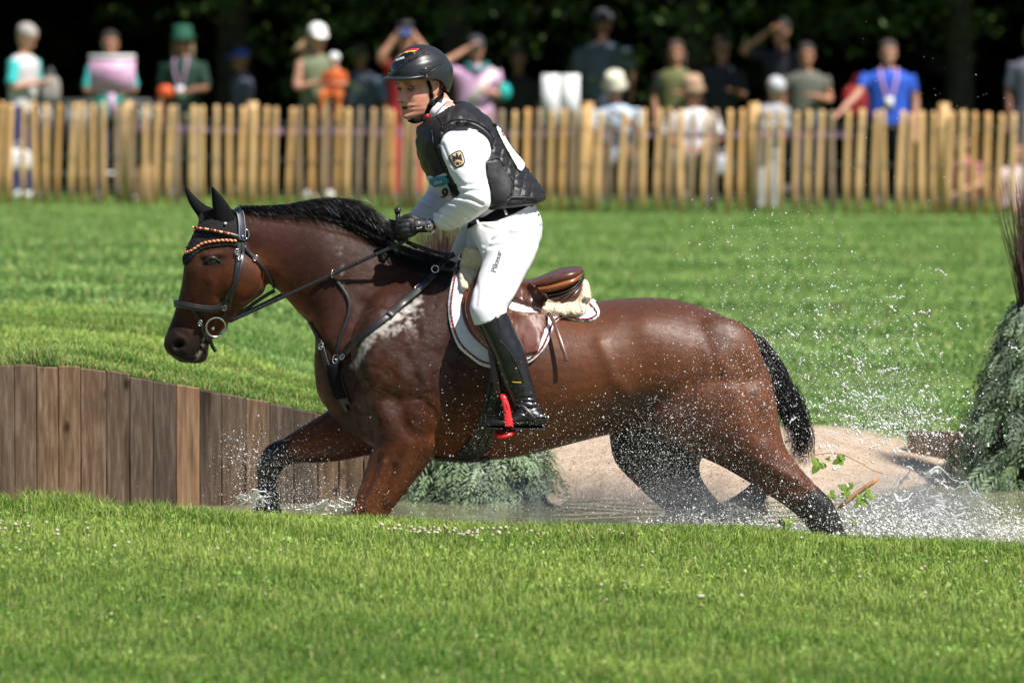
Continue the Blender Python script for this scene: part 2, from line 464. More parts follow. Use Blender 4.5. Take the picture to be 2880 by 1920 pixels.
# left of the join the bank starts at the wall, right of it the sand dips into the water
Y0 = np.interp(xs, xs, Y0)
Yg = Y0[None] * (1 - np.minimum(1, yoff / 40)[:, None]) + yoff[:, None] + 0 * X
Zg = back_z(X, Yg)
sel = (X < .02) & (yoff[:, None] == 0)
V = np.stack([X, Yg, Zg], -1)
m_, n_ = V.shape[:2]; i = np.arange(m_ * n_).reshape(m_, n_)
F = np.stack([i[:-1, :-1], i[:-1, 1:], i[1:, 1:], i[1:, :-1]], -1).reshape(-1, 4)
V = V.reshape(-1, 3)
# sand mask
def sandmask(x, y):
    e = farshoreY(x) + 1.85 + .1 * np.sin(x * 3) - 1.0 * smooth(1.3, 2.0, x)
    return smooth(.02, .2, x) * smooth(.12, -.12, y - e) * smooth(2.9, 2.3, x)
me = fast_mesh(V, F, True)
sm = sandmask(V[:, 0], V[:, 1]); vcol(me, 'sandy', np.repeat(sm[:, None], 3, 1))
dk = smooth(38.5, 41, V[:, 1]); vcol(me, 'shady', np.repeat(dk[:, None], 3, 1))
t = NT('far_ground'); v = t.co('Object')
a = t.noise(v, 1.1, 6, .6); b = t.noise(v, 28, 6, .7)
c = t.ramp(a, [(.3, (.13, .25, .05)), (.55, (.20, .34, .085)), (.75, (.30, .41, .12))])
c = t.mix(c, (.06, .12, .025), t.ramp(b, [(.40, (1, 1, 1)), (.58, (0, 0, 0))]))
st = t.co('Object', (.07, .42, 1)); w = t.noise(st, 2.0, 4)
c = t.mix(c, t.ramp(w, [(.38, (.5, .68, .5)), (.6, (1.3, 1.2, 1.1))]), .75, 'MULTIPLY')
s1 = t.noise(v, 9, 8, .65); s2 = t.noise(v, 120, 4, .7)
sc_ = t.mix(t.ramp(s1, [(.35, (.50, .37, .27)), (.65, (.66, .52, .40))]), (.26, .19, .13), t.ramp(s2, [(.34, (1, 1, 1)), (.42, (0, 0, 0))]))
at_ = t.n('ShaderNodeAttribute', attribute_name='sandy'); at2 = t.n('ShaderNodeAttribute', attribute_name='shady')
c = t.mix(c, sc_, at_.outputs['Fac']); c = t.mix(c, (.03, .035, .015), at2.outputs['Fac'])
t.set(color=c, rough=.85, spec=.2); nb2 = t.bump(b, .5, .03); t.bump(t.noise(v, 14, 5, .7), .55, .05, nb2); M['far_ground'] = t.m
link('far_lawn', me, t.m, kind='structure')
# grass on the far bank
def scatter_back(n, y0, y1, p, h, wd):
    y = y0 + (y1 - y0) * RNG.random(n) ** p
    x = RNG.uniform(-1, 1, n) * (2.0 + .087 * (y + 0)) * 1.0
    yw = np.where(x < .05, wallY(x) + .05, farshoreY(x) + .6)
    ok = (y > yw) & (sandmask(x, y) < RNG.uniform(.05, .6, n))
    x, y = x[ok], y[ok]; n = len(x)
    hh = RNG.uniform(.5, 1.2, n) * h * np.where(fnoise(x, y, 2.4, 5) > .35, 1.7, 1.0)
    return x, y, back_z(x, y), hh, np.full(n, wd) * RNG.uniform(.7, 1.3, n)
A = [scatter_back(150000, 1.8, 9, 1.4, .026, .005), scatter_back(90000, 8, 36, 1.0, .035, .012)]
x, y, z, H, W = [np.concatenate(q) for q in zip(*A)]
cc = grass_cols(x, y, len(x), .03 * (y < 4)) * np.where(fnoise(x * .25, y * 1.1, 1.6, 2)[:, None] > .1, 1.1, .85) * np.where(((y < 6 + 2 * np.sin(x * 2)) & (x < .3))[:, None], [1.12, 1.02, .85], [1, 1, 1])
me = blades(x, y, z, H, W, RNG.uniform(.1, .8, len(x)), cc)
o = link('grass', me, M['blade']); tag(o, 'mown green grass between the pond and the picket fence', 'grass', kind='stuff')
# fringe hanging over the plank wall
n = 3200; x = RNG.uniform(-2.6, -.1, n); y = wallY(x) + RNG.uniform(.035, .16, n)
me = blades(x, y, wall_top(x) - .005, RNG.uniform(.012, .045, n) * (1 + .8 * (fnoise(x, y, 5, 4) > .3)) * np.where((x<-1.75)&(x>-2.1),1.5,.9), RNG.uniform(.003, .006, n), RNG.uniform(.2, 1.0, n), grass_cols(x, y, n, .25))
o = link('grass', me, M['blade']); tag(o, 'ragged grass fringe along the top edge of the plank wall', 'grass', kind='stuff')

# pond bed and water
t = NT('pond_bed'); v = t.co(); t.set(color=t.ramp(t.noise(v, 6, 6), [(.3, (.10, .075, .045)), (.7, (.19, .15, .09))]), rough=.9); M['bed'] = t.m
obj('pond_bed', ([(-9, -1.2, -.45), (9, -1.2, -.45), (9, 4.6, -.45), (-9, 4.6, -.45)], [(0, 1, 2, 3)]), t.m, kind='structure')
V, F = sheet(lambda x, y: WATER_Z + 0 * x, np.linspace(-6, 6, 420), np.linspace(-1.0, 4.35, 240))
V = np.array(V, float)
cx = [( .62 + 1.0, .0), (-.95, .15), (1.9, .6), (-.55, -.1), (2.6, .3), (1.0, .1)]
for (a_, b_), amp in zip(cx, (.014, .012, .014, .012, .012, .012)):
    r = np.hypot(V[:, 0] - a_, V[:, 1] - b_); V[:, 2] += amp * np.cos(r * 28) * np.exp(-r * 2.2)
V[:, 2] += .0012 * np.sin(V[:, 0] * 19 + 3 * np.sin(V[:, 1] * 7)) * np.sin(V[:, 1] * 23 + V[:, 0] * 5)
t = NT('water'); v = t.co(); t.set(color=(.34, .34, .20), rough=.05, trans=.35, ior=1.33)
t.bump(t.noise(v, 12, 4, .55), .10, .012); M['water'] = t.m
link('pond_water', fast_mesh(V, F, True), t.m, kind='structure')

# plank wall
def plank_mat(name, a, b, c):
    t = NT(name); v = t.co('Object', (16, 16, 1.3)); oi = t.n('ShaderNodeObjectInfo')
    add = t.n('ShaderNodeVectorMath'); add.operation = 'ADD'; t.l(v, add.inputs[0])
    cm = t.n('ShaderNodeCombineXYZ'); t.l(t.math('MULTIPLY', oi.outputs['Random'], 57.0), cm.inputs[0]); t.l(t.math('MULTIPLY', oi.outputs['Random'], 31.0), cm.inputs[2])
    t.l(cm.outputs[0], add.inputs[1])
    g = t.noise(add.outputs[0], 4.2, 10, .72); k = t.noise(add.outputs[0], .9, 4)
    col = t.ramp(g, [(.28, a), (.5, b), (.72, c)])
    col = t.mix(col, (.045, .026, .016), t.ramp(k, [(.30, (1, 1, 1)), (.42, (0, 0, 0))]))
    vo = t.n('ShaderNodeTexVoronoi'); vo.inputs['Scale'].default_value = 1.0
    mp = t.n('ShaderNodeMapping'); mp.inputs['Scale'].default_value = (.55, .55, 3.6); t.l(add.outputs[0], mp.inputs[0]); t.l(mp.outputs[0], vo.inputs[0])
    col = t.mix(col, (.03, .016, .01), t.ramp(vo.outputs['Distance'], [(.05, (1, 1, 1)), (.16, (0, 0, 0))]))
    hs = t.n('ShaderNodeHueSaturation'); t.l(col, hs.inputs['Color']); t.l(t.maprange(oi.outputs['Random'], 0, 1, .65, 1.3), hs.inputs['Value']); t.l(t.maprange(oi.outputs['Random'], 0, 1, .75, 1.1), hs.inputs['Saturation'])
    t.set(color=hs.outputs[0], rough=.8, spec=.25); t.bump(g, .5, .006); return t.m
M['plank'] = plank_mat('weathered_plank', (.055, .033, .022), (.14, .09, .058), (.28, .205, .15))
M['plank_orange'] = plank_mat('orange_plank', (.17, .085, .04), (.30, .16, .08), (.42, .25, .14))
wall = empty('plank_wall', (-1.2, 1.9, 0)); tag(wall, 'weathered brown vertical plank retaining wall stepping down beside the pond', 'wall', kind='thing')
def plank(xc, wd, yf, zt, zb, m, parent, th=.035, base=(0, 0, 0), skew=0.0):
    dy = random.uniform(-.006, .006)
    x0, x1 = xc - wd / 2 + .0012, xc + wd / 2 - .0012
    zl, zr = zt - skew * wd / 2, zt + skew * wd / 2
    P = []
    for yy in (yf + dy, yf + dy + th):
        for k, z_ in ((0, zb), (1, (zb + zt) / 2 + random.uniform(-.01, .01)), (2, None)):
            for xx, zz in ((x0, zl), (x1, zr)):
                P.append((xx + random.uniform(-.0008, .0008) - base[0], yy - base[1], (z_ if z_ is not None else zz) - base[2]))
    F = [(0, 1, 3, 2), (2, 3, 5, 4), (7, 6, 8, 9), (9, 8, 10, 11), (4, 5, 11, 10), (0, 2, 8, 6), (2, 4, 10, 8), (1, 7, 9, 3), (3, 9, 11, 5)]
    o = obj('plank', (P, F), m, parent, smooth_=False)
    b = o.modifiers.new('b', 'BEVEL'); b.width = .003; b.segments = 1; b.limit_method = 'ANGLE'
    return o
x = -3.75; k = 0
while x < .05:
    wd = random.choice([.098, .092, .088, .10, .086]) * random.uniform(.96, 1.04)
    slope = (wall_top(x + .1) - wall_top(x)) / .1
    mm = M['plank_orange'] if abs(x + wd / 2 + 1.335) < .05 else M['plank']
    plank(x + wd / 2, wd, float(wallY(x + wd / 2)), float(wall_top(x + wd / 2)) + random.uniform(-.006, .006), -.42, mm, wall, base=wall.location, skew=float(slope) * .8)
    x += wd
wall2 = empty('plank_edging', (2.0, 3.9, 0)); tag(wall2, 'short dark plank edging at the right end of the sand bank', 'edging', kind='thing')
x = 1.72
while x < 2.9:
    wd = random.uniform(.085, .10)
    plank(x + wd / 2, wd, 3.72 + .08 * (x - 1.72), .055 + .005 * math.sin(x * 9), -.42, M['plank'], wall2, base=wall2.location)
    x += wd
# ------------------------------------------------------------------ horse
LY = .17
def A1(x, y): return (400 + x / 2.614, 480 + y / 2.614)
torso = fsect([
 ((733, 835), (738, 915), 0, .055), ((752, 760), (762, 955), 0, .105), ((795, 700), (800, 990), 0, .150), ((850, 650), (850, 1022), 0, .235, 2.1, 1.15),
 ((900, 612), (900, 1038), 0, .25, 2.1, 1.3), ((960, 594), (960, 1048), 0, .265, 2.1, 1.4), ((1030, 596), (1030, 1057), 0, .28, 2.1, 1.4),
 ((1100, 622), (1100, 1057), 0, .295, 2.2, 1.3), ((1180, 664), (1180, 1050), 0, .31, 2.2, 1.1), ((1260, 694), (1260, 1032), 0, .32, 2.2, 1.0),
 ((1340, 695), (1340, 1011), 0, .318, 2.2, 1.0), ((1420, 687), (1420, 993), 0, .305, 2.2, .95), ((1500, 684), (1500, 985), 0, .295, 2.2, .9),
 ((1560, 690), (1560, 990), 0, .285, 2.2, .9), ((1620, 708), (1620, 1005), 0, .275, 2.2, .9), ((1680, 736), (1680, 1015), 0, .25, 2.2, .95),
 ((1732, 785), (1730, 1025), 0, .20, 2.2, 1), ((1768, 850), (1772, 1035), 0, .14), ((1782, 910), (1790, 1020), 0, .07)], sub=4, n=44)
neck = fsect([
 ((530, 484), (590, 640), 0, .062), ((560, 482), (610, 648), 0, .07, 2, 1.2), ((610, 487), (640, 668), 0, .076, 2, 1.2), ((680, 492), (684, 716), 0, .086, 2, 1.2), ((760, 507), (722, 765), 0, .108, 2.1, 1.25),
 ((838, 540), (722, 850), 0, .125, 2.1, 1.45), ((905, 572), (740, 925), 0, .155, 2.1, 1.5), ((975, 598), (820, 985), 0, .215, 2.1, 1.3)], sub=5, n=36)
head = sect([
 (A1(545, 290), A1(735, 300), 0, .045), (A1(470, 360), A1(790, 420), 0, .072, 2.3), (A1(403, 440), A1(815, 560), 0, .088, 2.4), (A1(350, 545), A1(868, 690), 0, .100, 2.5, .85),
 (A1(312, 680), A1(907, 800), 0, .108, 2.6, .8), (A1(300, 780), A1(893, 895), 0, .102, 2.6, .8), (A1(282, 880), A1(800, 968), 0, .088, 2.5, .85), (A1(255, 980), A1(700, 1050), 0, .072, 2.4, .9),
 (A1(224, 1080), A1(628, 1130), 0, .060, 2.3), (A1(190, 1165), A1(565, 1205), 0, .056, 2.4), (A1(163, 1235), A1(500, 1255), 0, .058, 2.4), (A1(158, 1290), A1(487, 1315), 0, .058, 2.4),
 (A1(180, 1332), A1(482, 1368), 0, .053, 2.3), (A1(230, 1375), A1(462, 1400), 0, .043), (A1(275, 1408), A1(420, 1418), 0, .022)], sub=4, n=40)
nf = fsect([((822, 860), (1010, 890), -.14, .10), ((828, 935), (1015, 965), -.155, .11, 2.2), ((858, 1000), (1008, 1022), -.17, .095, 2.2), ((848, 1047), (988, 1060), -.175, .08), ((832, 1099), (952, 1105), -.175, .065),
 ((812, 1155), (905, 1165), -.175, .052), ((800, 1190), (880, 1205), -.175, .046), ((788, 1225), (862, 1240), -.175, .044), ((782, 1265), (838, 1272), -.175, .034), ((775, 1320), (818, 1325), -.175, .026), ((765, 1355), (818, 1360), -.175, .034),
 ((750, 1385), (795, 1395), -.175, .03), ((735, 1400), (800, 1412), -.175, .045), ((722, 1430), (798, 1434), -.175, .052)], n=26)
ff = fsect([((850, 890), (950, 1045), .14, .08), ((790, 915), (905, 1050), .15, .085), ((747, 946), (850, 1046), .165, .073, 2.2), ((722, 961), (797, 1056), .17, .066, 2.2), ((689, 981), (740, 1063), .17, .058), ((648, 1007), (694, 1063), .17, .05),
 ((618, 1019), (661, 1069), .17, .047, 2.3), ((600, 1042), (650, 1078), .17, .046, 2.3), ((589, 1076), (642, 1092), .17, .038), ((592, 1105), (637, 1112), .17, .032), ((584, 1130), (643, 1135), .17, .040), ((586, 1150), (641, 1155), .17, .036), ((580, 1176), (648, 1172), .17, .046), ((572, 1215), (650, 1212), .17, .054)], n=26)
nh = fsect([((1475, 780), (1745, 835), -.11, .12), ((1458, 880), (1776, 895), -.145, .135, 2.2), ((1490, 975), (1792, 980), -.16, .125, 2.2), ((1560, 1028), (1803, 1022), -.17, .105, 2.2), ((1635, 1060), (1822, 1052), -.175, .085, 2.1), ((1700, 1095), (1850, 1088), -.18, .068),
 ((1752, 1129), (1880, 1118), -.18, .052), ((1800, 1160), (1909, 1147), -.18, .044), ((1832, 1186), (1921, 1168), -.18, .040), ((1866, 1225), (1937, 1208), -.18, .034), ((1896, 1268), (1956, 1258), -.18, .027), ((1926, 1320), (1980, 1308), -.18, .03), ((1930, 1350), (1975, 1352), -.18, .028), ((1915, 1378), (1985, 1378), -.18, .045), ((1905, 1405), (1988, 1405), -.18, .052)], n=28)
fh = fsect([((1400, 880), (1650, 900), .14, .12), ((1398, 970), (1640, 985), .155, .12), ((1400, 1010), (1618, 1038), .165, .11), ((1412, 1060), (1607, 1072), .17, .098), ((1450, 1103), (1615, 1104), .17, .082), ((1495, 1146), (1640, 1138), .17, .066),
 ((1542, 1188), (1668, 1168), .17, .054), ((1585, 1225), (1692, 1200), .17, .046), ((1612, 1262), (1690, 1245), .17, .04), ((1620, 1310), (1670, 1305), .17, .03), ((1610, 1360), (1660, 1362), .17, .035), ((1585, 1395), (1655, 1400), .17, .05)], n=26)
body = join(torso, neck, head, nf, ff, nh, fh)
# cheek, hip and stifle masses, eye sockets
def blob(u, v, y, ru, rv, ry, rot=0.0):
    c = at(*f1(u, v), y); s = 1 / 619.
    M_ = Matrix.Translation(c) @ Matrix.Rotation(rot, 4, 'Y')
    return xform(ball((0, 0, 0), (ru * s, ry, rv * s), 20, 12), M_)
for b in [(548, 640, -.065, 52, 58, .05, 0), (548, 640, .065, 52, 58, .05, 0), (488, 600, -.088, 20, 15, .026, .3), (488, 600, .088, 20, 15, .026, .3),
          (1560, 950, -.19, 75, 65, .09, .5), (1560, 950, .19, 75, 65, .09, .5), (900, 830, -.2, 90, 130, .075, -.35), (900, 830, .2, 90, 130, .075, -.35),
          (960, 950, -.19, 62, 90, .085, .4), (862, 895, -.15, 52, 75, .10, 0), (862, 895, .15, 52, 75, .10, 0), (1640, 850, -.17, 110, 125, .1, .3), (1640, 850, .17, 110, 125, .1, .3)]:
    body = join(body, blob(*b))
hme = remesh(body, .0072, 7, .6)
C = coords(hme); U, Vv = proj(C); U *= .81667; Vv *= .81667
Nn = normals(hme)
side = -np.sign(C[:, 1])              # +1 near side
sidew = smooth(.15, .6, np.abs(Nn[:, 1]))
def cap(u, v, p, q, r):               # distance to a segment / r
    p = np.array(p, float); q = np.array(q, float); d = q - p; L = max(d @ d, 1e-6)
    t = np.clip(((u - p[0]) * d[0] + (v - p[1]) * d[1]) / L, 0, 1)
    return np.hypot(u - p[0] - t * d[0], v - p[1] - t * d[1]) / r
def capline(u, v, pts, r): return np.min([cap(u, v, a, b, r) for a, b in zip(pts[:-1], pts[1:])], 0)
def g(d): return np.exp(-d * d)
disp = np.zeros(len(C))
relief = [  # polyline, radius px, height m
 ([(640, 690), (720, 760), (790, 850)], 10, -.008), ([(600, 500), (700, 512), (800, 535), (860, 560)], 6, -.005), ([(600, 488), (700, 496), (800, 515), (870, 550)], 8, .006),
 ([(835, 700), (815, 790), (820, 880), (850, 960)], 16, -.010), ([(870, 700), (850, 800), (860, 900)], 26, .008),
 ([(945, 700), (930, 800), (960, 880)], 14, -.007), ([(1030, 820), (1045, 900), (1020, 985)], 24, -.008), ([(960, 860), (1000, 940), (985, 1010)], 26, .010), ([(900, 905), (930, 985)], 18, -.006),
 ([(1100, 1010), (1250, 1000), (1400, 960)], 20, .005), ([(1440, 760), (1480, 850), (1470, 930)], 38, -.007), ([(1435, 740), (1470, 745)], 30, .006), ([(1380, 790), (1410, 870), (1440, 900)], 16, .006),
 ([(1590, 740), (1600, 850), (1570, 930)], 20, -.006), ([(1700, 830), (1730, 920), (1750, 1000)], 16, -.007), ([(1655, 820), (1690, 920), (1720, 1010)], 22, .006), ([(1500, 960), (1560, 1010)], 20, .010), ([(1640, 1010), (1760, 1090), (1850, 1140)], 9, -.005), ([(1700, 1040), (1850, 1110)], 9, .004),
 ([(480, 640), (450, 690), (440, 720)], 8, .006), ([(470, 660), (432, 740)], 16, -.004), ([(560, 565), (600, 610), (600, 660)], 9, .005), ([(505, 615), (500, 680), (530, 715)], 10, -.004),
 ([(462, 600), (512, 595)], 9, -.006), ([(470, 588), (505, 584)], 6, .006), ([(455, 570), (470, 550)], 14, -.006),
 ([(885, 1060), (858, 1120), (838, 1168)], 5, .011), ([(872, 1050), (846, 1110), (824, 1160)], 6, -.008), ([(905, 1070), (880, 1130), (862, 1168)], 6, -.007), ([(940, 1020), (915, 1100), (890, 1150)], 10, .008), ([(668, 1058), (720, 1030), (790, 1020)], 5, -.009), ([(690, 1020), (760, 985)], 8, .005),
 ([(423, 788), (404, 770), (398, 792)], 9, .007), ([(404, 795), (424, 806)], 7, .006), ([(432, 738), (455, 770)], 9, -.003), ([(452, 828), (470, 780), (482, 768)], 4, -.006), ([(395, 812), (440, 826)], 6, .003)]
for pts, r, h in relief:
    disp += h * g(capline(U, Vv, pts, r)) * np.where(h < 0, 1, 1) * sidew
disp -= .034 * g(np.hypot(((U - 409) + .3 * (Vv - 792)) / 11.5, (Vv - 792) / 9.5) ** 1.4) * sidew * (np.abs(C[:, 1]) > .02)      # nostril
# skin wrinkles over the wet shoulder and neck
wr = mnoise
m_sh = g(capline(U, Vv, [(960, 720), (900, 830), (980, 960), (1060, 900)], 110)) * sidew
C2 = C + Nn * disp[:, None]
idx = np.where(m_sh > .12)[0]
w = np.zeros(len(C))
for i in idx:
    p = C2[i]; q = Vector((p[0] * 14 + 2 * p[2], p[1] * 6, p[2] * 34 + 9 * p[0]))
    a = mnoise.noise(q + Vector((mnoise.noise(q * .6), 0, mnoise.noise(q * .6 + Vector((5, 5, 5))))) * 1.1)
    w[i] = -math.exp(-(a / .05) ** 2)
C2 += Nn * (w * m_sh * .0034)[:, None]
set_coords(hme, C2)
HORSE = bvh(hme)

# coat colours (linear) laid per point: bay, dark neck, black points, foam, painted chest shadow
def lerp(c, col, w): return c * (1 - w[:, None]) + np.array(col) * w[:, None]
n1 = np.array([mnoise.noise(Vector(p * 5)) for p in C]); n2 = np.array([mnoise.noise(Vector(p * 23)) for p in C]); n3 = np.array([mnoise.noise(Vector(p * 70)) for p in C])
bay = np.array([.128, .039, .012]); c = np.repeat(bay[None], len(C), 0) * (1 + .18 * n1 + .08 * n2)[:, None]
DK = (.026, .0105, .008); BK = (.010, .009, .009)
nz_ = .12 * n1 + .08 * n2
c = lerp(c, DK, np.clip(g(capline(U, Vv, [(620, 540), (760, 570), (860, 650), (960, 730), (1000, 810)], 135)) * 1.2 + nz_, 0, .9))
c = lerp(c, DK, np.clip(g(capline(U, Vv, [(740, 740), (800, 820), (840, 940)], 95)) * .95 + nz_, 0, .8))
c = lerp(c, (.15, .05, .022), np.clip(g(capline(U, Vv, [(600, 600), (680, 700), (735, 780)], 26)) * .9, 0, .9))
c = lerp(c, (.060, .022, .012), np.clip(g(capline(U, Vv, [(470, 540), (458, 620), (425, 720)], 52)) * 1.05 + nz_, 0, .9))
c = lerp(c, (.022, .012, .010), np.clip(g(capline(U, Vv, [(405, 770), (425, 800), (455, 790)], 40)) * 1.25, 0, 1))
c = lerp(c, BK, np.clip(g(capline(U, Vv, [(390, 810), (440, 828), (478, 800)], 22)) * .9, 0, 1))
c = lerp(c, (.012, .009, .008), g(capline(U, Vv, [(470, 602), (505, 600)], 13)) * .9)
c = lerp(c, (.07, .026, .014), np.clip(g(capline(U, Vv, [(1390, 690), (1520, 700), (1640, 740)], 60)) * .7 + nz_, 0, .8))
c = lerp(c, BK, np.clip(g(capline(U, Vv, [(870, 560), (950, 600), (1040, 650)], 26)) * 1.2, 0, 1))
c = lerp(c, (.040, .015, .009), np.clip(g(capline(U, Vv, [(1420, 960), (1520, 940), (1620, 990), (1720, 1080), (1800, 1140)], 55)) * .95 + nz_, 0, .85))
c = lerp(c, (.018, .010, .008), np.clip(g(capline(U, Vv, [(762, 800), (775, 880), (800, 950)], 30)) * .9, 0, .85))  # shadow of the near shoulder painted into the chest coat
c = lerp(c, (.06, .02, .010), np.clip(g(capline(U, Vv, [(800, 760), (880, 860), (900, 960)], 70)) * .75 + nz_, 0, .8))
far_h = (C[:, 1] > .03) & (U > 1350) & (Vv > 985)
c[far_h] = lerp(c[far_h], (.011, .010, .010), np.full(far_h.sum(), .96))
c = lerp(c, BK, np.where((C[:, 1] > 0) & (U < 900), smooth(690, 630, U + 14 * n2), 0))
c = lerp(c, BK, np.where((C[:, 1] > 0) & (U < 800), g((Vv - (1058 - .02 * (U - 740))) / 9) * smooth(800, 700, U) * .8, 0))
c = lerp(c, BK, np.where((C[:, 1] < 0) & (U > 1790), smooth(0, 26, (U - 1800) * .62 + (Vv - 1125) * .1 - np.maximum(0, 1165 - Vv) * .9 + 16 * n2 + 8), 0))
c = lerp(c, BK, np.where((C[:, 1] < 0) & (U < 950), smooth(1165, 1210, Vv), 0))
# pale crease at the mouth
c = lerp(c, (.33, .31, .24), np.clip(g(capline(U, Vv, [(450, 830), (463, 795), (472, 775)], 4)) * sidew * (n3 > -.1), 0, .8))
# foam lather below the breastplate strap, flecks on neck
def patch(pts, r, off, a, b): k = g(capline(U, Vv, pts, r)); return smooth(.05, .5, k) * np.clip(k * 1.5 - off + a * n2 + b * n3, 0, 1)
fo = patch([(812, 838), (845, 785), (900, 735), (962, 690)], 12, .42, .9, 1.3)
fo = np.maximum(fo, patch([(812, 838), (850, 782)], 10, .35, 0, 1.3)) 
fo = np.maximum(fo, patch([(880, 770), (935, 745), (960, 720)], 16, .9, .5, 1.5) * .7)
fo = np.maximum(fo, patch([(780, 570), (790, 680), (812, 700)], 10, 1.35, .5, 1.8) * .25)
fo = fo * (C[:, 1] < 0) * sidew
c = lerp(c, (.52, .50, .48), fo * .8)
# mud flecks on the rump
mf = smooth(.42, .55, n3 * .9 + n2 * .4) * g(capline(U, Vv, [(1600, 830), (1740, 950)], 100))
c = lerp(c, (.03, .018, .012), mf * .8)
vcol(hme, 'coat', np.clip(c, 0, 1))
wet = np.clip(.10 + .8 * g(capline(U, Vv, [(860, 790), (960, 800), (900, 900)], 120)) + .5 * g(capline(U, Vv, [(700, 1040), (610, 1060), (600, 1150)], 90)) - fo, 0, 1)
spm = np.clip(smooth(1080, 1300, U) + .35 * smooth(1000, 1060, Vv) + .25, 0, 1)
vcol(hme, 'wet', np.stack([wet, spm, 0 * wet], 1))
t = NT('horse_coat'); at_ = t.n('ShaderNodeAttribute', attribute_name='coat'); aw = t.n('ShaderNodeAttribute', attribute_name='wet')
hv = t.co('Object', (1, 1, 1)); hs_ = t.co('Object', (60, 60, 260))
fine = t.noise(hv, 260, 3, .6); mid = t.noise(hv, 42, 6, .65)
hair = t.noise(hs_, 3, 3, .6)
col = t.mix(at_.outputs['Color'], t.ramp(mid, [(.3, (.62, .62, .62)), (.7, (1.3, 1.27, 1.22))]), .8, 'MULTIPLY')
sx = t.n('ShaderNodeSeparateColor'); t.l(aw.outputs['Color'], sx.inputs[0]); WET = sx.outputs[0]
t.set(color=col, spec=t.math('MULTIPLY', sx.outputs[1], .42))
t.set(rough=t.math('SUBTRACT', t.maprange(mid, .3, .7, .54, .40), t.math('MULTIPLY', WET, .14)))
t.set(coat=t.math('MULTIPLY', t.ramp(t.noise(hv, 22, 5, .7), [(.40, (0, 0, 0)), (.56, (1, 1, 1))]), t.math('MULTIPLY', WET, 1.0)), coatr=.10)
sg_ = t.n('ShaderNodeBump'); sg_.inputs['Strength'].default_value = .9; sg_.inputs['Distance'].default_value = .006; t.l(t.noise(hv, 95, 6, .75), sg_.inputs['Height']); t.l(sg_.outputs[0], t.b.inputs['Coat Normal'])
t.set(sheen=.05); t.b.inputs['Sheen Roughness'].default_value = .35
nb_ = t.bump(mid, .35, .004); vn = t.n('ShaderNodeTexVoronoi', feature='DISTANCE_TO_EDGE'); vn.inputs['Scale'].default_value = 1.0
wp = t.n('ShaderNodeVectorMath'); wp.operation = 'ADD'; nzc = t.noise(hv, 9, 4, .6, 'Color'); t.l(nzc, wp.inputs[0]); t.l(t.co('Object', (9, 9, 14)), wp.inputs[1]); t.l(wp.outputs[0], vn.inputs[0])
nb_ = t.bump(t.ramp(vn.outputs['Distance'], [(.0, (.5, .5, .5)), (.05, (0, 0, 0))]), .22, .0016, nb_)
nb_ = t.bump(hair, .3, .0020, nb_); nb_ = t.bump(fine, .25, .0015, nb_)
M['coat'] = t.m
horse = link('horse', hme, t.m); tag(horse, 'galloping dark bay horse with black legs and mane, wet and flecked with lather', 'horse')

# eyes
M['lid'] = mat('dark_eyelid_skin', (.030, .016, .012), .4, .2, 60)
M['eye'] = mat('horse_eye', (.008, .006, .005), .08, .1, 20, coat=.6)
for s_ in (1, -1):
    p, n_ = hit(HORSE, *f1(487, 601), 0)
    p = p + np.array([0, .012, 0])
    o = obj('eye', ball((p[0], p[1] * s_, p[2]), (.022, .018, .016), 20, 12), M['eye'], horse)
    p = at(*f1(487, 592), 0)
    P = [hit(HORSE, *f1(468 + 38 * k, 604 - 13 * math.sin(math.pi * k)), .004, far=(s_ < 0))[0] for k in np.linspace(0, 1, 9)]
    o = obj('eyelid', tube(P, [.002, .004, .006, .007, .007, .007, .006, .004, .002], 8), M['lid'], horse)
M['nostril'] = mat('nostril_inside', (.006, .004, .004), .7, .1, 20)
# hair strands
M['hair'] = mat('black_hair', (.012, .011, .012), .36, .2, 30, spec=.42)
def strands(paths, w0, segs):
    """paths (n,segs,3) -> crossed thin tapering ribbons"""
    n = len(paths); P = np.asarray(paths)
    T = np.gradient(P, axis=1); T /= np.maximum(np.linalg.norm(T, axis=2, keepdims=True), 1e-9)
    a = RNG.normal(0, 1, (n, 1, 3)); S = np.cross(T, np.repeat(a, segs, 1)); S /= np.maximum(np.linalg.norm(S, axis=2, keepdims=True), 1e-9)
    wd = (w0 * (1 - .8 * np.linspace(0, 1, segs) ** 1.5))[None, :, None] * RNG.uniform(.6, 1.3, (n, 1, 1))
    V = np.stack([P - S * wd / 2, P + S * wd / 2], 2).reshape(-1, 3)
    i = (np.arange(n) * segs * 2)[:, None] + (np.arange(segs - 1) * 2)[None]
    i = i.reshape(-1, 1)
    return fast_mesh(V, i + np.array([0, 1, 3, 2]), True)
def bez(p0, p1, p2, p3, k):
    t = np.linspace(0, 1, k)[None, :, None]
    return (1 - t) ** 3 * p0[:, None] + 3 * (1 - t) ** 2 * t * p1[:, None] + 3 * (1 - t) * t * t * p2[:, None] + t ** 3 * p3[:, None]
def px(u, v, y): # arrays on the 2352 view -> points
    return np.array([at(a / .81667, b / .81667, c_) for a, b, c_ in zip(u, v, y)])
crest = np.array([(548, 484), (600, 487), (660, 489), (720, 497), (780, 510), (840, 538), (885, 560)])
topl = np.array([(560, 464), (600, 463), (650, 460), (700, 447), (760, 449), (820, 470), (880, 494)])
n = 7000; k = RNG.beta(1.1, 1.0, n); cu = np.interp(k, np.linspace(0, 1, 7), crest[:, 0]); cv = np.interp(k, np.linspace(0, 1, 7), crest[:, 1])
hgt = np.interp(cu, [548, 600, 650, 700, 760, 820, 885], [14, 18, 26, 48, 62, 58, 34]) * RNG.uniform(.55, 1.05, n)
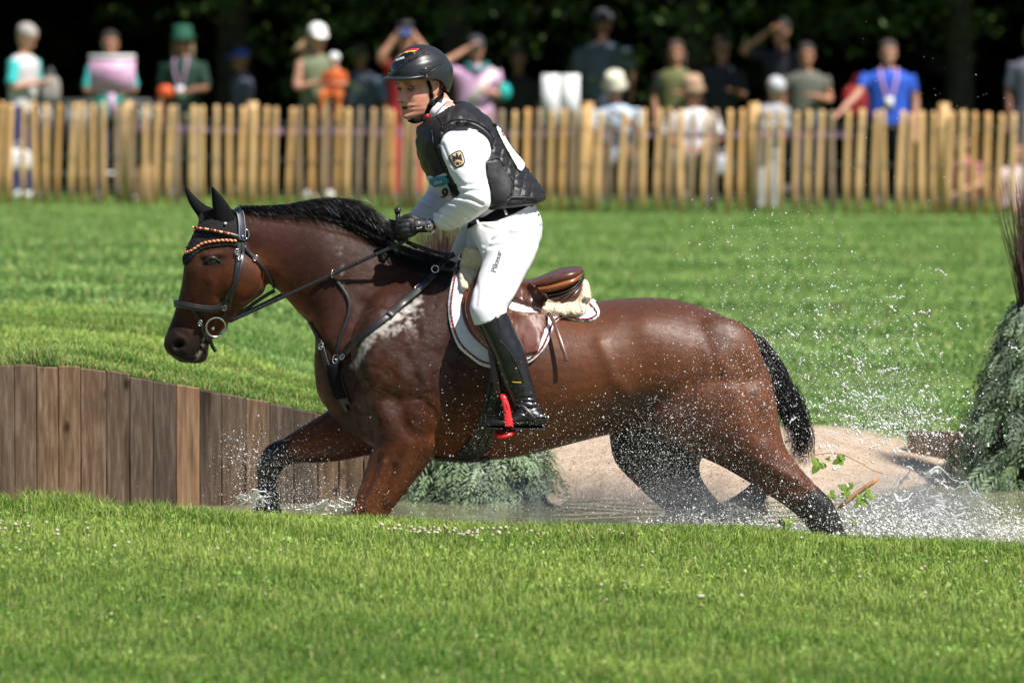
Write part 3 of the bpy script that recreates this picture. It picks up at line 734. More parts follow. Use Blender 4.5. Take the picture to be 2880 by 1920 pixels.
run = np.interp(cu, [548, 640, 720, 800, 885], [14, 40, 85, 78, 38]) * RNG.uniform(.5, 1.1, n)
y0 = RNG.normal(0, .009, n); y3 = y0 + RNG.normal(-.006, .026, n)
p0 = px(cu, cv + 5, y0); p1 = px(cu + run * .1, cv - hgt * .75, y0 * 1.3); p2 = px(cu + run * .55, cv - hgt * 1.1, (y0 + y3) / 2)
p3 = px(cu + run + RNG.normal(0, 3, n), cv - hgt * RNG.uniform(.35, .9, n) + np.interp(cu, [548, 800, 885], [0, 22, 10]), y3)
mane1 = bez(p0, p1, p2, p3, 7)
# crest clothing hair lying down on both sides and withers hair
n = 2600; k = RNG.random(n); cu = np.interp(k, np.linspace(0, 1, 7), crest[:, 0]); cv = np.interp(k, np.linspace(0, 1, 7), crest[:, 1]); y0 = RNG.normal(0, .012, n)
L = RNG.uniform(10, 24, n)
mane2 = bez(px(cu, cv + 3, y0), px(cu + L * .5, cv - 6, y0 * 1.5), px(cu + L, cv - 4, y0 * 2), px(cu + L * 1.7, cv + 4 + .25 * L, y0 * 2.2 - .004), 7)
n = 1500; k = RNG.random(n); cu = 868 + 150 * k; cv = np.interp(cu, [868, 930, 1020], [556, 580, 606]); y0 = RNG.uniform(-.035, .035, n)
mane3 = bez(px(cu, cv, y0), px(cu + 8, cv - 14, y0 * 1.4), px(cu + 22, cv - 10, y0 * 1.8), px(cu + 38 + RNG.normal(0, 8, n), cv + 22 + RNG.normal(0, 8, n), y0 * 2.4 - .02), 7)
mane = link('mane', strands(np.concatenate([mane1, mane2, mane3]), .0019, 7), M['hair'], horse)
# tail
tc = np.array([(1690, 742), (1738, 790), (1778, 850), (1808, 915), (1832, 985), (1838, 1070)]); tw = np.array([10, 22, 29, 32, 27, 18])
n = 5200; lat = RNG.uniform(-1, 1, n); tip = RNG.beta(1.7, 2.0, n)
S = 14; tt = np.linspace(0, 1, S); kk = tt[None] * (.22 + .86 * tip[:, None])
cu = np.interp(kk, np.linspace(0, 1.1, 6), tc[:, 0]); cv = np.interp(kk, np.linspace(0, 1.1, 6), tc[:, 1])
wv = np.interp(kk, np.linspace(0, 1.1, 6), tw)
fl = (lat[:, None] * wv) * (1 + .12 * np.sin(kk * 9 + lat[:, None] * 5)) * (1 - .30 * kk) + RNG.normal(0, 1, (n, 1)) * 12 * kk ** 3 + 5 * np.sin(kk * 6 + 9 * lat[:, None]) * kk ** 2
yy = RNG.normal(0, .02, (n, 1)) * (1 + 1.5 * kk) - .0 + .02 * kk
dirx, diry = .86, -.5
pu, pv = cu + fl * dirx, cv + fl * diry + 26 * (kk - .8).clip(0) * RNG.uniform(0, 2, (n, 1))
P = px(pu.ravel(), pv.ravel(), yy.ravel()).reshape(n, S, 3)
ta = strands(P, .0020, S)
link('tail', ta, M['hair'], horse)
n = 420; q = RNG.random(n); p0 = px(1790 + 40 * q, 880 + 60 * RNG.random(n), RNG.normal(0, .02, n)); sp = RNG.normal(0, 1, n)
p3 = px(1838 + 14 * sp, 1020 + 55 * RNG.random(n) ** .7, RNG.normal(.02, .02, n)); p1 = p0 + (p3 - p0) * .3 + np.array([.035, 0, 0]) * (1 + RNG.random((n, 1))); p2 = p0 + (p3 - p0) * .7 + np.array([.03, 0, 0]) * RNG.random((n, 1)) * 2
link('tail_wisps', strands(bez(p0, p1, p2, p3, 10), .0022, 10), M['hair'], horse)
# wet lower lock of the tail swept between the hind legs
n = 700; lat = RNG.uniform(-1, 1, n)
p0 = px(1770 + lat * 22, np.full(n, 1085.), RNG.normal(.03, .01, n)); p1 = px(1745 + lat * 24, np.full(n, 1120.), RNG.normal(.04, .01, n)); p2 = px(1712 + lat * 26, 1150 + lat * 6, RNG.normal(.05, .02, n)); p3 = px(1700 + lat * 60 + RNG.normal(0, 18, n), 1190 + RNG.normal(0, 18, n), RNG.normal(.05, .03, n))
link('tail_lock', strands(bez(p0, p1, p2, p3, 8), .0034, 8), M['hair'], horse)
# ------------------------------------------------------------------ tack
M['leather_black'] = mat('black_leather', (.016, .016, .018), .42, .25, 120, .25, .001, coat=.15, coatr=.3)
M['leather_brown'] = mat('dark_brown_leather', (.095, .034, .022), .36, .22, 60, .2, .001, coat=.35, coatr=.25)
M['flap_leather'] = mat('flap_leather', (.135, .042, .024), .50, .2, 30, .12, .0008, coat=.12, coatr=.35)
M['leather_tan'] = mat('tan_leather', (.30, .095, .03), .30, .2, 40, .15, .001, coat=.5, coatr=.2)
M['metal'] = mat('polished_steel', (.7, .7, .7), .22, .05, 30, metal=1.0)
M['crochet'] = mat('black_crochet', (.006, .006, .007), .85, .4, 240, .9, .003)
M['black_cloth'] = mat('black_cloth', (.006, .006, .007), .85, .2, 90, .2, .001, spec=.15)
M['white_pad'] = mat('white_quilted_cotton', (.78, .78, .80), .8, .05, 60, .3, .002)
M['fleece'] = mat('cream_sheepskin', (.72, .62, .45), .95, .14, 90, 1.0, .008, sheen=.4)
M['gold'] = mat('gold_thread', (.85, .62, .25), .5, .1, 60)
M['red_cord'] = mat('red_thread', (.45, .02, .03), .6, .1, 60)
M['black_thread'] = mat('black_thread', (.012, .012, .015), .6, .1, 60)
M['piping'] = mat('grey_piping', (.30, .30, .31), .5, .1, 60)
M['silver'] = mat('silver_mark', (.65, .65, .65), .35, .1, 60)
M['navy'] = mat('navy_leather', (.016, .025, .048), .45, .15, 60, coat=.2)

# ear bonnet -----------------------------------------------------------------
bonnet = empty('ear_bonnet', tuple(at(*KJ([(850, 900)])[0], 0)))
tag(bonnet, 'black crocheted ear bonnet with gold and red cord edge on the horse\'s head', 'ear bonnet')
def child(o, par):
    o.parent = par; o.matrix_parent_inverse = Matrix.Translation(par.location).inverted(); return o
def ch(name, vf, m, par, **k):
    o = obj(name, vf, m, None, **k) if not isinstance(vf, bpy.types.Mesh) else link(name, vf, m)
    return child(o, par)
cap_poly = KJ([(600, 660), (640, 600), (820, 530), (1000, 520), (1180, 560), (1250, 700), (1260, 900), (1250, 1150), (1100, 1150), (900, 1170), (740, 1200), (620, 1260), (520, 1340), (430, 1440), (345, 1480), (322, 1350), (360, 1270), (440, 1110), (500, 950), (560, 860), (590, 760)])
crochet = lambda u, v: .0016 * math.sin(u * 1.1 + .5 * math.sin(v)) * math.sin(v * 1.25)
for fa in (False, True):
    ch('bonnet_cloth', drape(HORSE, cap_poly, .003, .004, res=4, sub=4, far=fa, relief=crochet, Yd=-.03), M['crochet'], bonnet)
def ear(base1, base2, pts1, pts2, y0, y1):
    """ear loft from base to tip"""
    st = [(a, b, y0 + (y1 - y0) * k / (len(pts1) - 1), w) for k, (a, b, w) in enumerate(zip(pts1, pts2, np.linspace(.030, .004, len(pts1))))]
    return sect(st, sub=4, n=20)
e1 = ear(None, None, KJ([(880, 940), (850, 760), (835, 600), (822, 400), (815, 250), (812, 170), (816, 148)]), KJ([(1225, 950), (1250, 800), (1210, 640), (1080, 430), (950, 270), (870, 185), (826, 152)]), -.045, -.075)
e2 = ear(None, None, KJ([(620, 740), (570, 640), (500, 540), (430, 420), (385, 290), (362, 180), (362, 130)]), KJ([(900, 640), (830, 520), (720, 470), (580, 360), (470, 250), (400, 160), (372, 128)]), .045, .075)
ch('ear_sleeve', e1, M['black_cloth'], bonnet); ch('ear_sleeve', e2, M['black_cloth'], bonnet)
def rope(pts, r, m1, m2, par, name, pitch=.02, lift=.011, tree=HORSE, far=False, dens=6):
    c = catmull(pts, dens); P = np.array([hit(tree, u, v, lift, far)[0] for u, v in c])
    for _ in range(2): P[1:-1] = (P[:-2] + 2 * P[1:-1] + P[2:]) / 4
    d = np.r_[0, np.cumsum(np.linalg.norm(np.diff(P, axis=0), axis=1))]
    n = int(d[-1] / .0022); s = np.linspace(0, d[-1], n); Q = np.stack([np.interp(s, d, P[:, k]) for k in range(3)], 1)
    T = np.gradient(Q, axis=0); T /= np.linalg.norm(T, axis=1, keepdims=True)
    A_ = np.cross(T, [0, 1, 0]); A_ /= np.linalg.norm(A_, axis=1, keepdims=True); B_ = np.cross(T, A_)
    g_ = empty(name, tuple(P[0])); child(g_, par)
    for j, mm in enumerate((m1, m2)):
        ph = s / pitch * 2 * math.pi + j * math.pi
        R_ = Q + r * .6 * (np.cos(ph)[:, None] * A_ + np.sin(ph)[:, None] * B_)
        ch('twist', tube(R_, r * .75, 6), mm, g_)
cord = KJ([(432, 1130), (400, 1180), (378, 1240), (395, 1275), (470, 1270), (560, 1210), (660, 1140), (780, 1105), (900, 1080), (1050, 1068), (1220, 1080)])
rope(cord, .0042, M['gold'], M['red_cord'], bonnet, 'gold_and_red_cord', .016)
vf = ball(at(*KJ([(1048, 775)])[0], -.085), (.006, .003, .005), 10, 6)
ch('silver_emblem', vf, M['silver'], bonnet)

# bridle -----------------------------------------------------------------------
bridle = empty('bridle', tuple(at(*KA([(700, 800)])[0], 0)))
tag(bridle, 'black leather bridle with beaded browband, padded noseband and steel ring bit', 'bridle')
def br(name, pts, w, m='leather_black', th=.004, lift=.005, par=None, both=True, **k):
    out = []
    for fa in ((False, True) if both else (False,)):
        out.append(ch(name, strap(HORSE, pts, w, th, lift, far=fa, **k), M[m], par or bridle))
    return out
br('headpiece', KA([(690, 275), (712, 330), (722, 400), (726, 470), (722, 520)]), .034, 'navy', .006, .012, Yd=-.05)
for off in (-11, 11):
    br('headpiece_piping', KA([(690 + off * 2.2, 285), (712 + off * 2.2, 340), (724 + off * 2.2, 420), (724 + off * 2.2, 500)]), .0022, 'piping', .003, .018)
br('cheekpiece', KA([(716, 510), (708, 600), (700, 700), (688, 800), (668, 880), (650, 960), (620, 1030), (585, 1085)]), .016)
br('cheekpiece', KA([(735, 515), (738, 590), (735, 650), (715, 740), (690, 830), (640, 900), (610, 960), (580, 985)]), .013, lift=.007)
br('noseband', KA([(242, 980), (300, 985), (380, 1000), (470, 1012), (540, 1010), (590, 990), (630, 950)]), .026, th=.010, lift=.006)
br('noseband_lining', KA([(242, 980), (300, 985), (380, 1000), (470, 1012), (540, 1010), (590, 990)]), .012, th=.006, lift=.014)
br('flash_strap', KA([(370, 1015), (400, 1070), (440, 1130), (450, 1190), (490, 1240), (520, 1300), (542, 1330)]), .013)
br('throat_latch', KA([(745, 555), (800, 620), (860, 680), (910, 740), (950, 800), (975, 860)]), .013, lift=.006)
br('jaw_strap', KA([(975, 880), (920, 910), (850, 955), (760, 1020), (690, 1060)]), .014, lift=.004)
br('browband', KJ([(525, 890), (600, 890), (740, 895), (880, 915), (1020, 945), (1120, 965), (1230, 1000), (1320, 1015)]), .013, th=.006, lift=.012)
cols = ['red_cord', 'gold', 'gold', 'black_thread', 'red_cord', 'red_cord', 'gold', 'leather_black']
bb = catmull(KJ([(525, 890), (600, 892), (740, 897), (880, 917), (1020, 947), (1120, 967)]), 5)
d_ = np.r_[0, np.cumsum(np.hypot(*np.diff(bb, axis=0).T))]
for k, s_ in enumerate(np.linspace(0, d_[-1], 24)):
    u, v = np.interp(s_, d_, bb[:, 0]), np.interp(s_, d_, bb[:, 1]); p, n_ = hit(HORSE, u, v, .021)
    ch('bead', ball(p, .0042, 8, 6), M[cols[k % 8] if cols[k % 8] != 'leather_black' else 'red_cord'], bridle)
def ringv(c, r, w, tilt=(0, 0, 0), n=28, ax=1.0):
    a = np.linspace(0, 2 * math.pi, n, endpoint=False)
    P = np.stack([r * np.cos(a), 0 * a, ax * r * np.sin(a)], 1)
    Mx = Matrix.Translation(c) @ Matrix.Rotation(tilt[2], 4, 'Z') @ Matrix.Rotation(tilt[0], 4, 'X')
    return xform(tube(P, w, 8, False, True), Mx)
for fa in (1, -1):
    c = np.array(hit(HORSE, *KA([(535, 1140)])[0], .012)[0]); c[1] = min(c[1], -.062) * fa
    ch('bit_ring', ringv(tuple(c), .0365, .0042, (.12, 0, .25)), M['metal'], bridle)
c = at(*KA([(520, 1150)])[0], 0)
ch('bit_mouthpiece', tube([(c[0], -.052, c[2]), (c[0] + .01, -.02, c[2] - .004), (c[0] + .01, .02, c[2] - .004), (c[0], .052, c[2])], .007, 10), M['metal'], bridle)
def buckle(u, v, w, h, rot, par, tree=HORSE, lift=.012, m='metal', Yd=-.2):
    p, n_ = hit(tree, u, v, lift, Yd=Yd); n_ = Vector(n_); q = n_.to_track_quat('-Y', 'Z').to_matrix().to_4x4()
    w, h = w * .8, h * .8
    P = [(-w, 0, -h), (w, 0, -h), (w, 0, h), (-w, 0, h)]
    P = catmull(P, 4, closed=True)
    vf = xform(tube(P, .0022, 6, False, True), Matrix.Translation(p) @ q @ Matrix.Rotation(rot, 4, 'Y'))
    vf = join(vf, xform(tube([(-w, -.001, 0), (w, -.001, 0)], .0016, 6), Matrix.Translation(p) @ q @ Matrix.Rotation(rot, 4, 'Y')))
    ch('buckle', vf, M[m], par)
for u, v, r_ in KA([(700, 600)]) and [(*KA([(692, 600)])[0], .1), (*KA([(718, 650)])[0], .4), (*KA([(600, 1000)])[0], .2), (*KA([(830, 645)])[0], .6), (*KA([(428, 1115)])[0], .3)]:
    buckle(u, v, .006, .010, r_, bridle)
ch('buckle', ringv(tuple(hit(HORSE, *KA([(765, 470)])[0], .008)[0]), .010, .0028, (.0, 0, .3), ax=1.7), M['metal'], bridle)
ch('rosette', ball(hit(HORSE, *KA([(722, 488)])[0], .020)[0], (.004, .003, .004), 10, 6), M['silver'], bridle)

# reins ----------------------------------------------------------------------------
reins = empty('reins', tuple(at(*KA([(1000, 950)])[0], -.1)))
tag(reins, 'thin black rubber reins stretched from the bit to the rider\'s gloved hands', 'reins')
HANDY = -.13
r0 = np.array(at(*KA([(640, 1108)])[0], -.078)); r1 = np.array(at(*KG([(820, 1062)])[0], HANDY - .03))
tt = np.linspace(0, 1, 30)[:, None]; Pn = r0 * (1 - tt) + r1 * tt
def clear(P, tree, lift=.008, far=False):
    P = P.copy()
    for i, p in enumerate(P):
        u, v = proj(p); q, n_ = hit(tree, u, v, lift, Yd=5)
        if not far and q[1] < p[1]: P[i, 1] = q[1]
    for _ in range(6): P[1:-1, 1] = np.minimum(P[1:-1, 1], (P[:-2, 1] + P[2:, 1]) / 2)
    return P
Pn = clear(Pn, HORSE)
ch('near_rein', ribbon(Pn, np.tile([0, -1, .25], (30, 1)), .013, .006), M['leather_black'], reins)
Pf = Pn * [1, -1, 1]; e_ = np.array(at(*KG([(560, 900)])[0], .09)); Pf = Pf + (e_ - Pf[-1]) * tt ** 2
ch('far_rein', ribbon(Pf, np.tile([0, 1, .25], (30, 1)), .013, .006), M['leather_black'], reins)
for k in (.18, .3, .62, .74, .86):
    p = r0 * (1 - k) + r1 * k; i = int(k * 29); p = Pn[i]
    ch('rein_stop', tube([p + (Pn[i + 1] - p) * -.12, p + (Pn[i + 1] - p) * .12], .0085, 8, flat=.6), M['leather_black'], reins)
lp = [np.array(at(*KG([(900, 1130)])[0], -.12)), np.array(at(*KG([(1180, 1240)])[0], -.10)), np.array(at(*KG([(1500, 1330)])[0], -.14)), np.array(at(*KG([(1780, 1380)])[0], -.2))]
lq = catmull(lp, 8)
ch('rein_bight', ribbon(lq, np.tile([0, -1, .4], (len(lq), 1)), .013, .005), M['leather_black'], reins)
lq = catmull([np.array(at(*KG([(600, 1000)])[0], .08)), np.array(at(*KG([(820, 1100)])[0], .03)), np.array(at(*KG([(1050, 1230)])[0], -.03))], 8)
ch('rein_bight', ribbon(lq, np.tile([0, -1, .4], (len(lq), 1)), .013, .005), M['leather_black'], reins)

# breastplate ------------------------------------------------------------------------
bp = empty('breastplate', tuple(at(*KF([(240, 800)])[0], 0)))
tag(bp, 'black leather breastplate with running martingale across the horse\'s chest and shoulder', 'breastplate')
def bs(name, pts, w, m='leather_black', th=.005, lift=.006, both=True, **k):
    for fa in ((False, True) if both else (False,)): ch(name, strap(HORSE, pts, w, th, lift, far=fa, **k), M[m], bp)
bs('shoulder_strap', KF([(905, 225), (860, 275), (790, 340), (700, 410), (610, 490), (500, 570), (400, 660), (310, 750), (255, 790)]), .024, th=.007)
bs('strap_overlay', KF([(870, 270), (780, 345), (700, 408), (600, 500)]), .028, th=.006, lift=.011)
bs('upper_strap', KF([(940, 215), (1000, 222), (1100, 225), (1200, 225)]), .017, lift=.03)
bs('wither_strap', KF([(905, 190), (895, 140), (870, 90), (850, 60)]), .020)
bs('wither_strap', KF([(930, 180), (980, 120), (1040, 80)]), .02, lift=.012)
bs('martingale_fork', KF([(235, 240), (290, 310), (332, 380), (338, 460), (310, 560), (280, 640), (265, 720), (250, 780)]), .011)
bs('chest_strap', KF([(75, 530), (115, 600), (150, 670), (175, 760), (210, 860), (250, 950), (290, 1050), (330, 1130)]), .020)
bs('girth_strap', KF([(250, 790), (260, 880), (290, 980), (330, 1080)]), .03)
bs('chest_fleece', KF([(235, 820), (245, 900), (262, 970), (290, 1040)]), .052, 'black_cloth', .012, .008)
for u, v, w, h, r_ in [(*KF([(800, 315)])[0], .009, .013, .8), (*KF([(160, 700)])[0], .008, .012, .3), (*KF([(250, 785)])[0], .009, .016, .1), (*KF([(300, 768)])[0], .007, .01, .7)]:
    buckle(u, v, w, h, r_, bp)
ch('ring', ringv(tuple(hit(HORSE, *KF([(912, 205)])[0], .018)[0]), .013, .003), M['metal'], bp)
p = Pn[np.argmin(np.abs(proj(Pn)[0] - 937))]
ch('martingale_ring', ringv(tuple(p), .011, .0028, (0, 0, 1.0), ax=1.4), M['metal'], bp)
ch('martingale_end', tube([p, hit(HORSE, *KF([(250, 265)])[0], .012)[0]], .005, 8), M['leather_black'], bp)

# saddle pad --------------------------------------------------------------------------
pad_poly = KC([(225, 165), (270, 190), (330, 250), (420, 340), (560, 440), (700, 475), (900, 490), (1040, 480), (1095, 492), (1135, 525), (1157, 572), (1142, 610), (1085, 636), (1000, 632), (920, 612), (872, 632), (842, 690), (805, 788), (755, 850), (690, 905), (600, 935), (460, 942), (362, 918), (282, 862), (212, 795), (166, 690), (143, 565), (150, 450), (175, 330), (195, 240)])
pad = empty('saddle_pad', tuple(at(*KC([(500, 700)])[0], 0))); tag(pad, 'white saddle pad with red and black corded edge lying under the brown saddle', 'saddle pad')
quilt = lambda u, v: .0022 * (abs(math.sin((u + v) * .17)) * abs(math.sin((u - v) * .17)))
PADS = []
for fa in (False, True):
    me = drape(HORSE, pad_poly, .004, .010, res=10, sub=5, far=fa, relief=quilt, Yd=-.09); ch('pad_cloth', me, M['white_pad'], pad); PADS.append(me)
PADT = bvh(PADS[0])
inset = KC([(232, 175), (212, 245), (190, 335), (170, 450), (163, 560), (186, 685), (230, 780), (298, 845), (370, 895), (462, 918), (600, 912), (680, 885), (738, 838), (786, 778), (822, 685), (850, 622), (905, 592), (1000, 610), (1080, 612), (1122, 592), (1136, 570), (1116, 535), (1085, 508)])
rope(inset[:10], .0030, M['red_cord'], M['black_thread'], pad, 'corded_trim', .030, .0025, PADT, dens=5)
rope(inset[10:], .0030, M['red_cord'], M['black_thread'], pad, 'corded_trim', .030, .0025, PADT, dens=5)
fleece = empty('sheepskin_pad', tuple(at(*KC([(900, 560)])[0], 0))); tag(fleece, 'cream sheepskin half pad showing under the back of the saddle', 'half pad')
fl_poly = KC([(770, 500), (765, 540), (775, 582), (850, 592), (930, 600), (1000, 604), (1060, 580), (1086, 520), (1092, 470), (1060, 450), (1030, 490), (980, 500), (870, 505)])
fl_front = KC([(240, 160), (225, 250), (215, 340), (235, 430), (290, 420), (330, 330), (380, 240), (370, 170), (320, 130), (270, 130)])
fuzz = lambda u, v: .004 * mnoise.noise(Vector((u * .11, v * .11, 0))) + .0025 * mnoise.noise(Vector((u * .35, v * .35, 3)))
for fa in (False, True):
    ch('fleece_panel', drape(PADT, fl_poly, .003, .026, res=7, sub=5, far=fa, relief=fuzz, Yd=-.17), M['fleece'], fleece)
    ch('fleece_panel', drape(PADT, fl_front, .003, .024, res=7, sub=5, far=fa, relief=fuzz, Yd=-.12), M['fleece'], fleece)

ch('fleece_roll', sect([(a, b, 0, w, 2.4) for a, b, w in zip(KC([(800, 470), (900, 460), (1000, 420), (1040, 352), (1070, 352), (1088, 385), (1096, 440)]), KC([(800, 530), (900, 545), (1000, 540), (1060, 530), (1088, 505), (1100, 480), (1100, 460)]), [.12, .15, .165, .165, .14, .10, .05])], sub=5, n=40), M['fleece'], fleece)
# saddle ----------------------------------------------------------------------------------
sad = empty('saddle', tuple(at(*KC([(700, 500)])[0], 0))); tag(sad, 'brown leather jumping saddle with tan seat edge between pad and rider', 'saddle')
# seat: rings across the horse, each ring in a plane of constant u
seat_t = KC([(330, 300), (400, 290), (500, 318), (600, 345), (700, 348), (800, 312), (900, 274), (980, 264), (1030, 266), (1048, 290)])
seat_b = KC([(330, 360), (400, 400), (500, 425), (600, 440), (700, 432), (800, 440), (900, 420), (980, 385), (1030, 335), (1050, 305)])
w_ = [.04, .07, .09, .115, .14, .165, .18, .17, .13, .05]
st = [(a, b, 0, w, 2.3, .62) for a, b, w in zip(seat_t, seat_b, w_)]
ch('seat', sect(st, sub=5, n=40), M['leather_brown'], sad)
# tan rim panel of the cantle
rim = []
for k, (a, b, w) in enumerate(zip(seat_t[4:], seat_b[4:], w_[4:])):
    m1 = (b[0] + (a[0] - b[0]) * .70, b[1] + (a[1] - b[1]) * .70); rim.append((m1, b, 0, w + .004, 2.4, 1))
ch('cantle_skirt', sect(rim, sub=5, n=40), M['leather_tan'], sad)
pan_t = KC([(700, 430), (790, 440), (860, 432), (930, 410), (990, 378), (1030, 350), (1045, 370)]); pan_b = KC([(700, 500), (790, 512), (860, 522), (930, 525), (1000, 512), (1040, 468), (1052, 420)])
ch('panel', sect([(a, b, 0, w, 2.6, .8) for a, b, w in zip(pan_t, pan_b, [.13, .155, .17, .178, .17, .14, .08])], sub=5, n=40), M['leather_brown'], sad)
for dd in (0, 9):
    lnp = [(b[0], b[1] + dd) for b in seat_b[4:]]
    P = np.array([np.array(at(u, v, 0)) * [1, 0, 1] + [0, -(w + .006 + .0006 * dd), 0] for (u, v), w in zip(lnp, w_[4:])]); ch('welt', tube(catmull(P, 5), .0028, 6), M['leather_black'], sad)
flap = KC([(330, 330), (285, 400), (250, 460), (232, 530), (242, 610), (275, 690), (330, 760), (400, 820), (470, 850), (560, 870), (660, 865), (735, 845), (765, 770), (800, 690), (803, 620), (740, 600), (640, 590), (540, 555), (620, 470), (600, 440), (450, 420), (380, 380)])
flap_up = KC([(590, 460), (640, 430), (790, 447), (796, 500), (785, 560), (772, 603), (700, 585), (620, 560), (560, 520)])
block = KC([(300, 420), (268, 500), (262, 590), (300, 690), (360, 770), (430, 825), (470, 820), (420, 740), (360, 650), (330, 560), (325, 470)])
for fa in (False, True):
    me = drape(HORSE, flap, .023, .008, res=11, sub=5, far=fa, Yd=-.25, sm=45); ch('flap', me, M['flap_leather'], sad)
    if not fa: FLAPT = bvh(me)
    ch('skirt', drape(HORSE, flap_up, .036, .008, res=9, sub=5, far=fa, Yd=-.2, sm=25), M['leather_brown'], sad)
    ch('knee_roll', drape(HORSE, block, .028, .026, res=8, sub=5, far=fa, relief=lambda u, v: -.006 * math.exp(-((u - 1335 - (v - 860) * .42) / 5) ** 2), Yd=-.25), M['leather_tan'], sad)
for fa in (False, True):
    ch('leather_end', strap(HORSE, KC([(805, 630), (840, 670), (872, 740), (900, 810), (925, 870), (935, 905)]), .014, .004, .045 if not fa else .02, far=fa, Yd=-.28), M['leather_brown'], sad)
    ch('stirrup_leather', strap(HORSE, [f1(1128, 800), f1(1138, 850), f1(1146, 890), f1(1151, 912)], .024, .005, .035, far=fa, Yd=-.34), M['leather_brown'], sad)
    gp = [f1(1150, 830), f1(1150, 880), f1(1140, 930), f1(1122, 980), f1(1100, 1020), f1(1070, 1048)]
    gi = strap(HORSE, gp, .085, .012, .004, far=fa, Yd=-.25); ch('girth', gi, M['leather_black'], sad)
    ch('girth', strap(HORSE, [f1(1000, 1050), f1(1040, 1054), f1(1080, 1056), f1(1120, 1050)], .035, .01, .004, far=fa, Yd=-.1), M['leather_black'], sad)
    for dx in (-20, 2, 20):
        ch('girth_strap', strap(HORSE, [f1(x + dx, y) for x, y in ((1146, 880), (1136, 930), (1118, 980), (1098, 1018))], .012, .005, .016, far=fa, Yd=-.25), M['leather_black'], sad)
# stirrup: red side arm, tread
M['red'] = mat('red_stirrup', (.72, .018, .018), .30, .08, 60, coat=.4, coatr=.15)
def stirrup(sgn):
    st_ = empty('stirrup', tuple(at(*f1(1165, 960), -.40))); child(st_, sad)
    arm = KI([(385, 800), (415, 880), (440, 960), (455, 1060), (470, 1160), (480, 1250)]); 
    P = catmull([np.array(at(*q, -.452)) for q in arm], 5); P2 = P.copy()
    top = np.array(at(*KI([(385, 800)])[0], -.39))
    outer = np.vstack([[top], P + [0, -.0, 0]]); outer[1, 1] = -.41; outer[2:, 1] = np.linspace(-.43, -.455, len(outer) - 2)
    ro = np.linspace(.010, .0165, len(outer)); vf = tube(outer, ro, 10, flat=.45)
    inner = outer.copy(); inner[:, 1] = -.78 - outer[:, 1]; inner[:, 1] = np.clip(inner[:, 1], -.38, -.325)
    vf = join(vf, tube(inner, ro * .8, 10, flat=.45))
    c = np.array(at(*KI([(425, 1330)])[0], -.39))
    a = np.linspace(0, 2 * math.pi, 30, endpoint=False)
    R_ = []
    for k_, (sx, off) in enumerate([(.85, -.006), (1, -.003), (1, .006), (.88, .010)]):
        R_.append([(c[0] + .041 * sx * math.cos(t_), c[1] + .062 * sx * math.sin(t_), c[2] + off + .010 * sx * math.cos(t_) + .24 * .062 * sx * math.sin(t_)) for t_ in a])
    vf = join(vf, skin_rings(np.array(R_)))
    if sgn < 0: vf = ([(p[0], -p[1], p[2]) for p in vf[0]], [q[::-1] for q in vf[1]])
    ch('stirrup_frame', vf, M['red'], st_)
    dots = KI([(433, 908), (440, 935), (447, 962), (454, 988)])
    for q in dots:
        p = np.array(at(*q, -.4585)); p[1] *= sgn
        ch('slot', ball(p, (.0025, .004, .003), 6, 5), M['black_cloth'], st_)
stirrup(1); stirrup(-1)
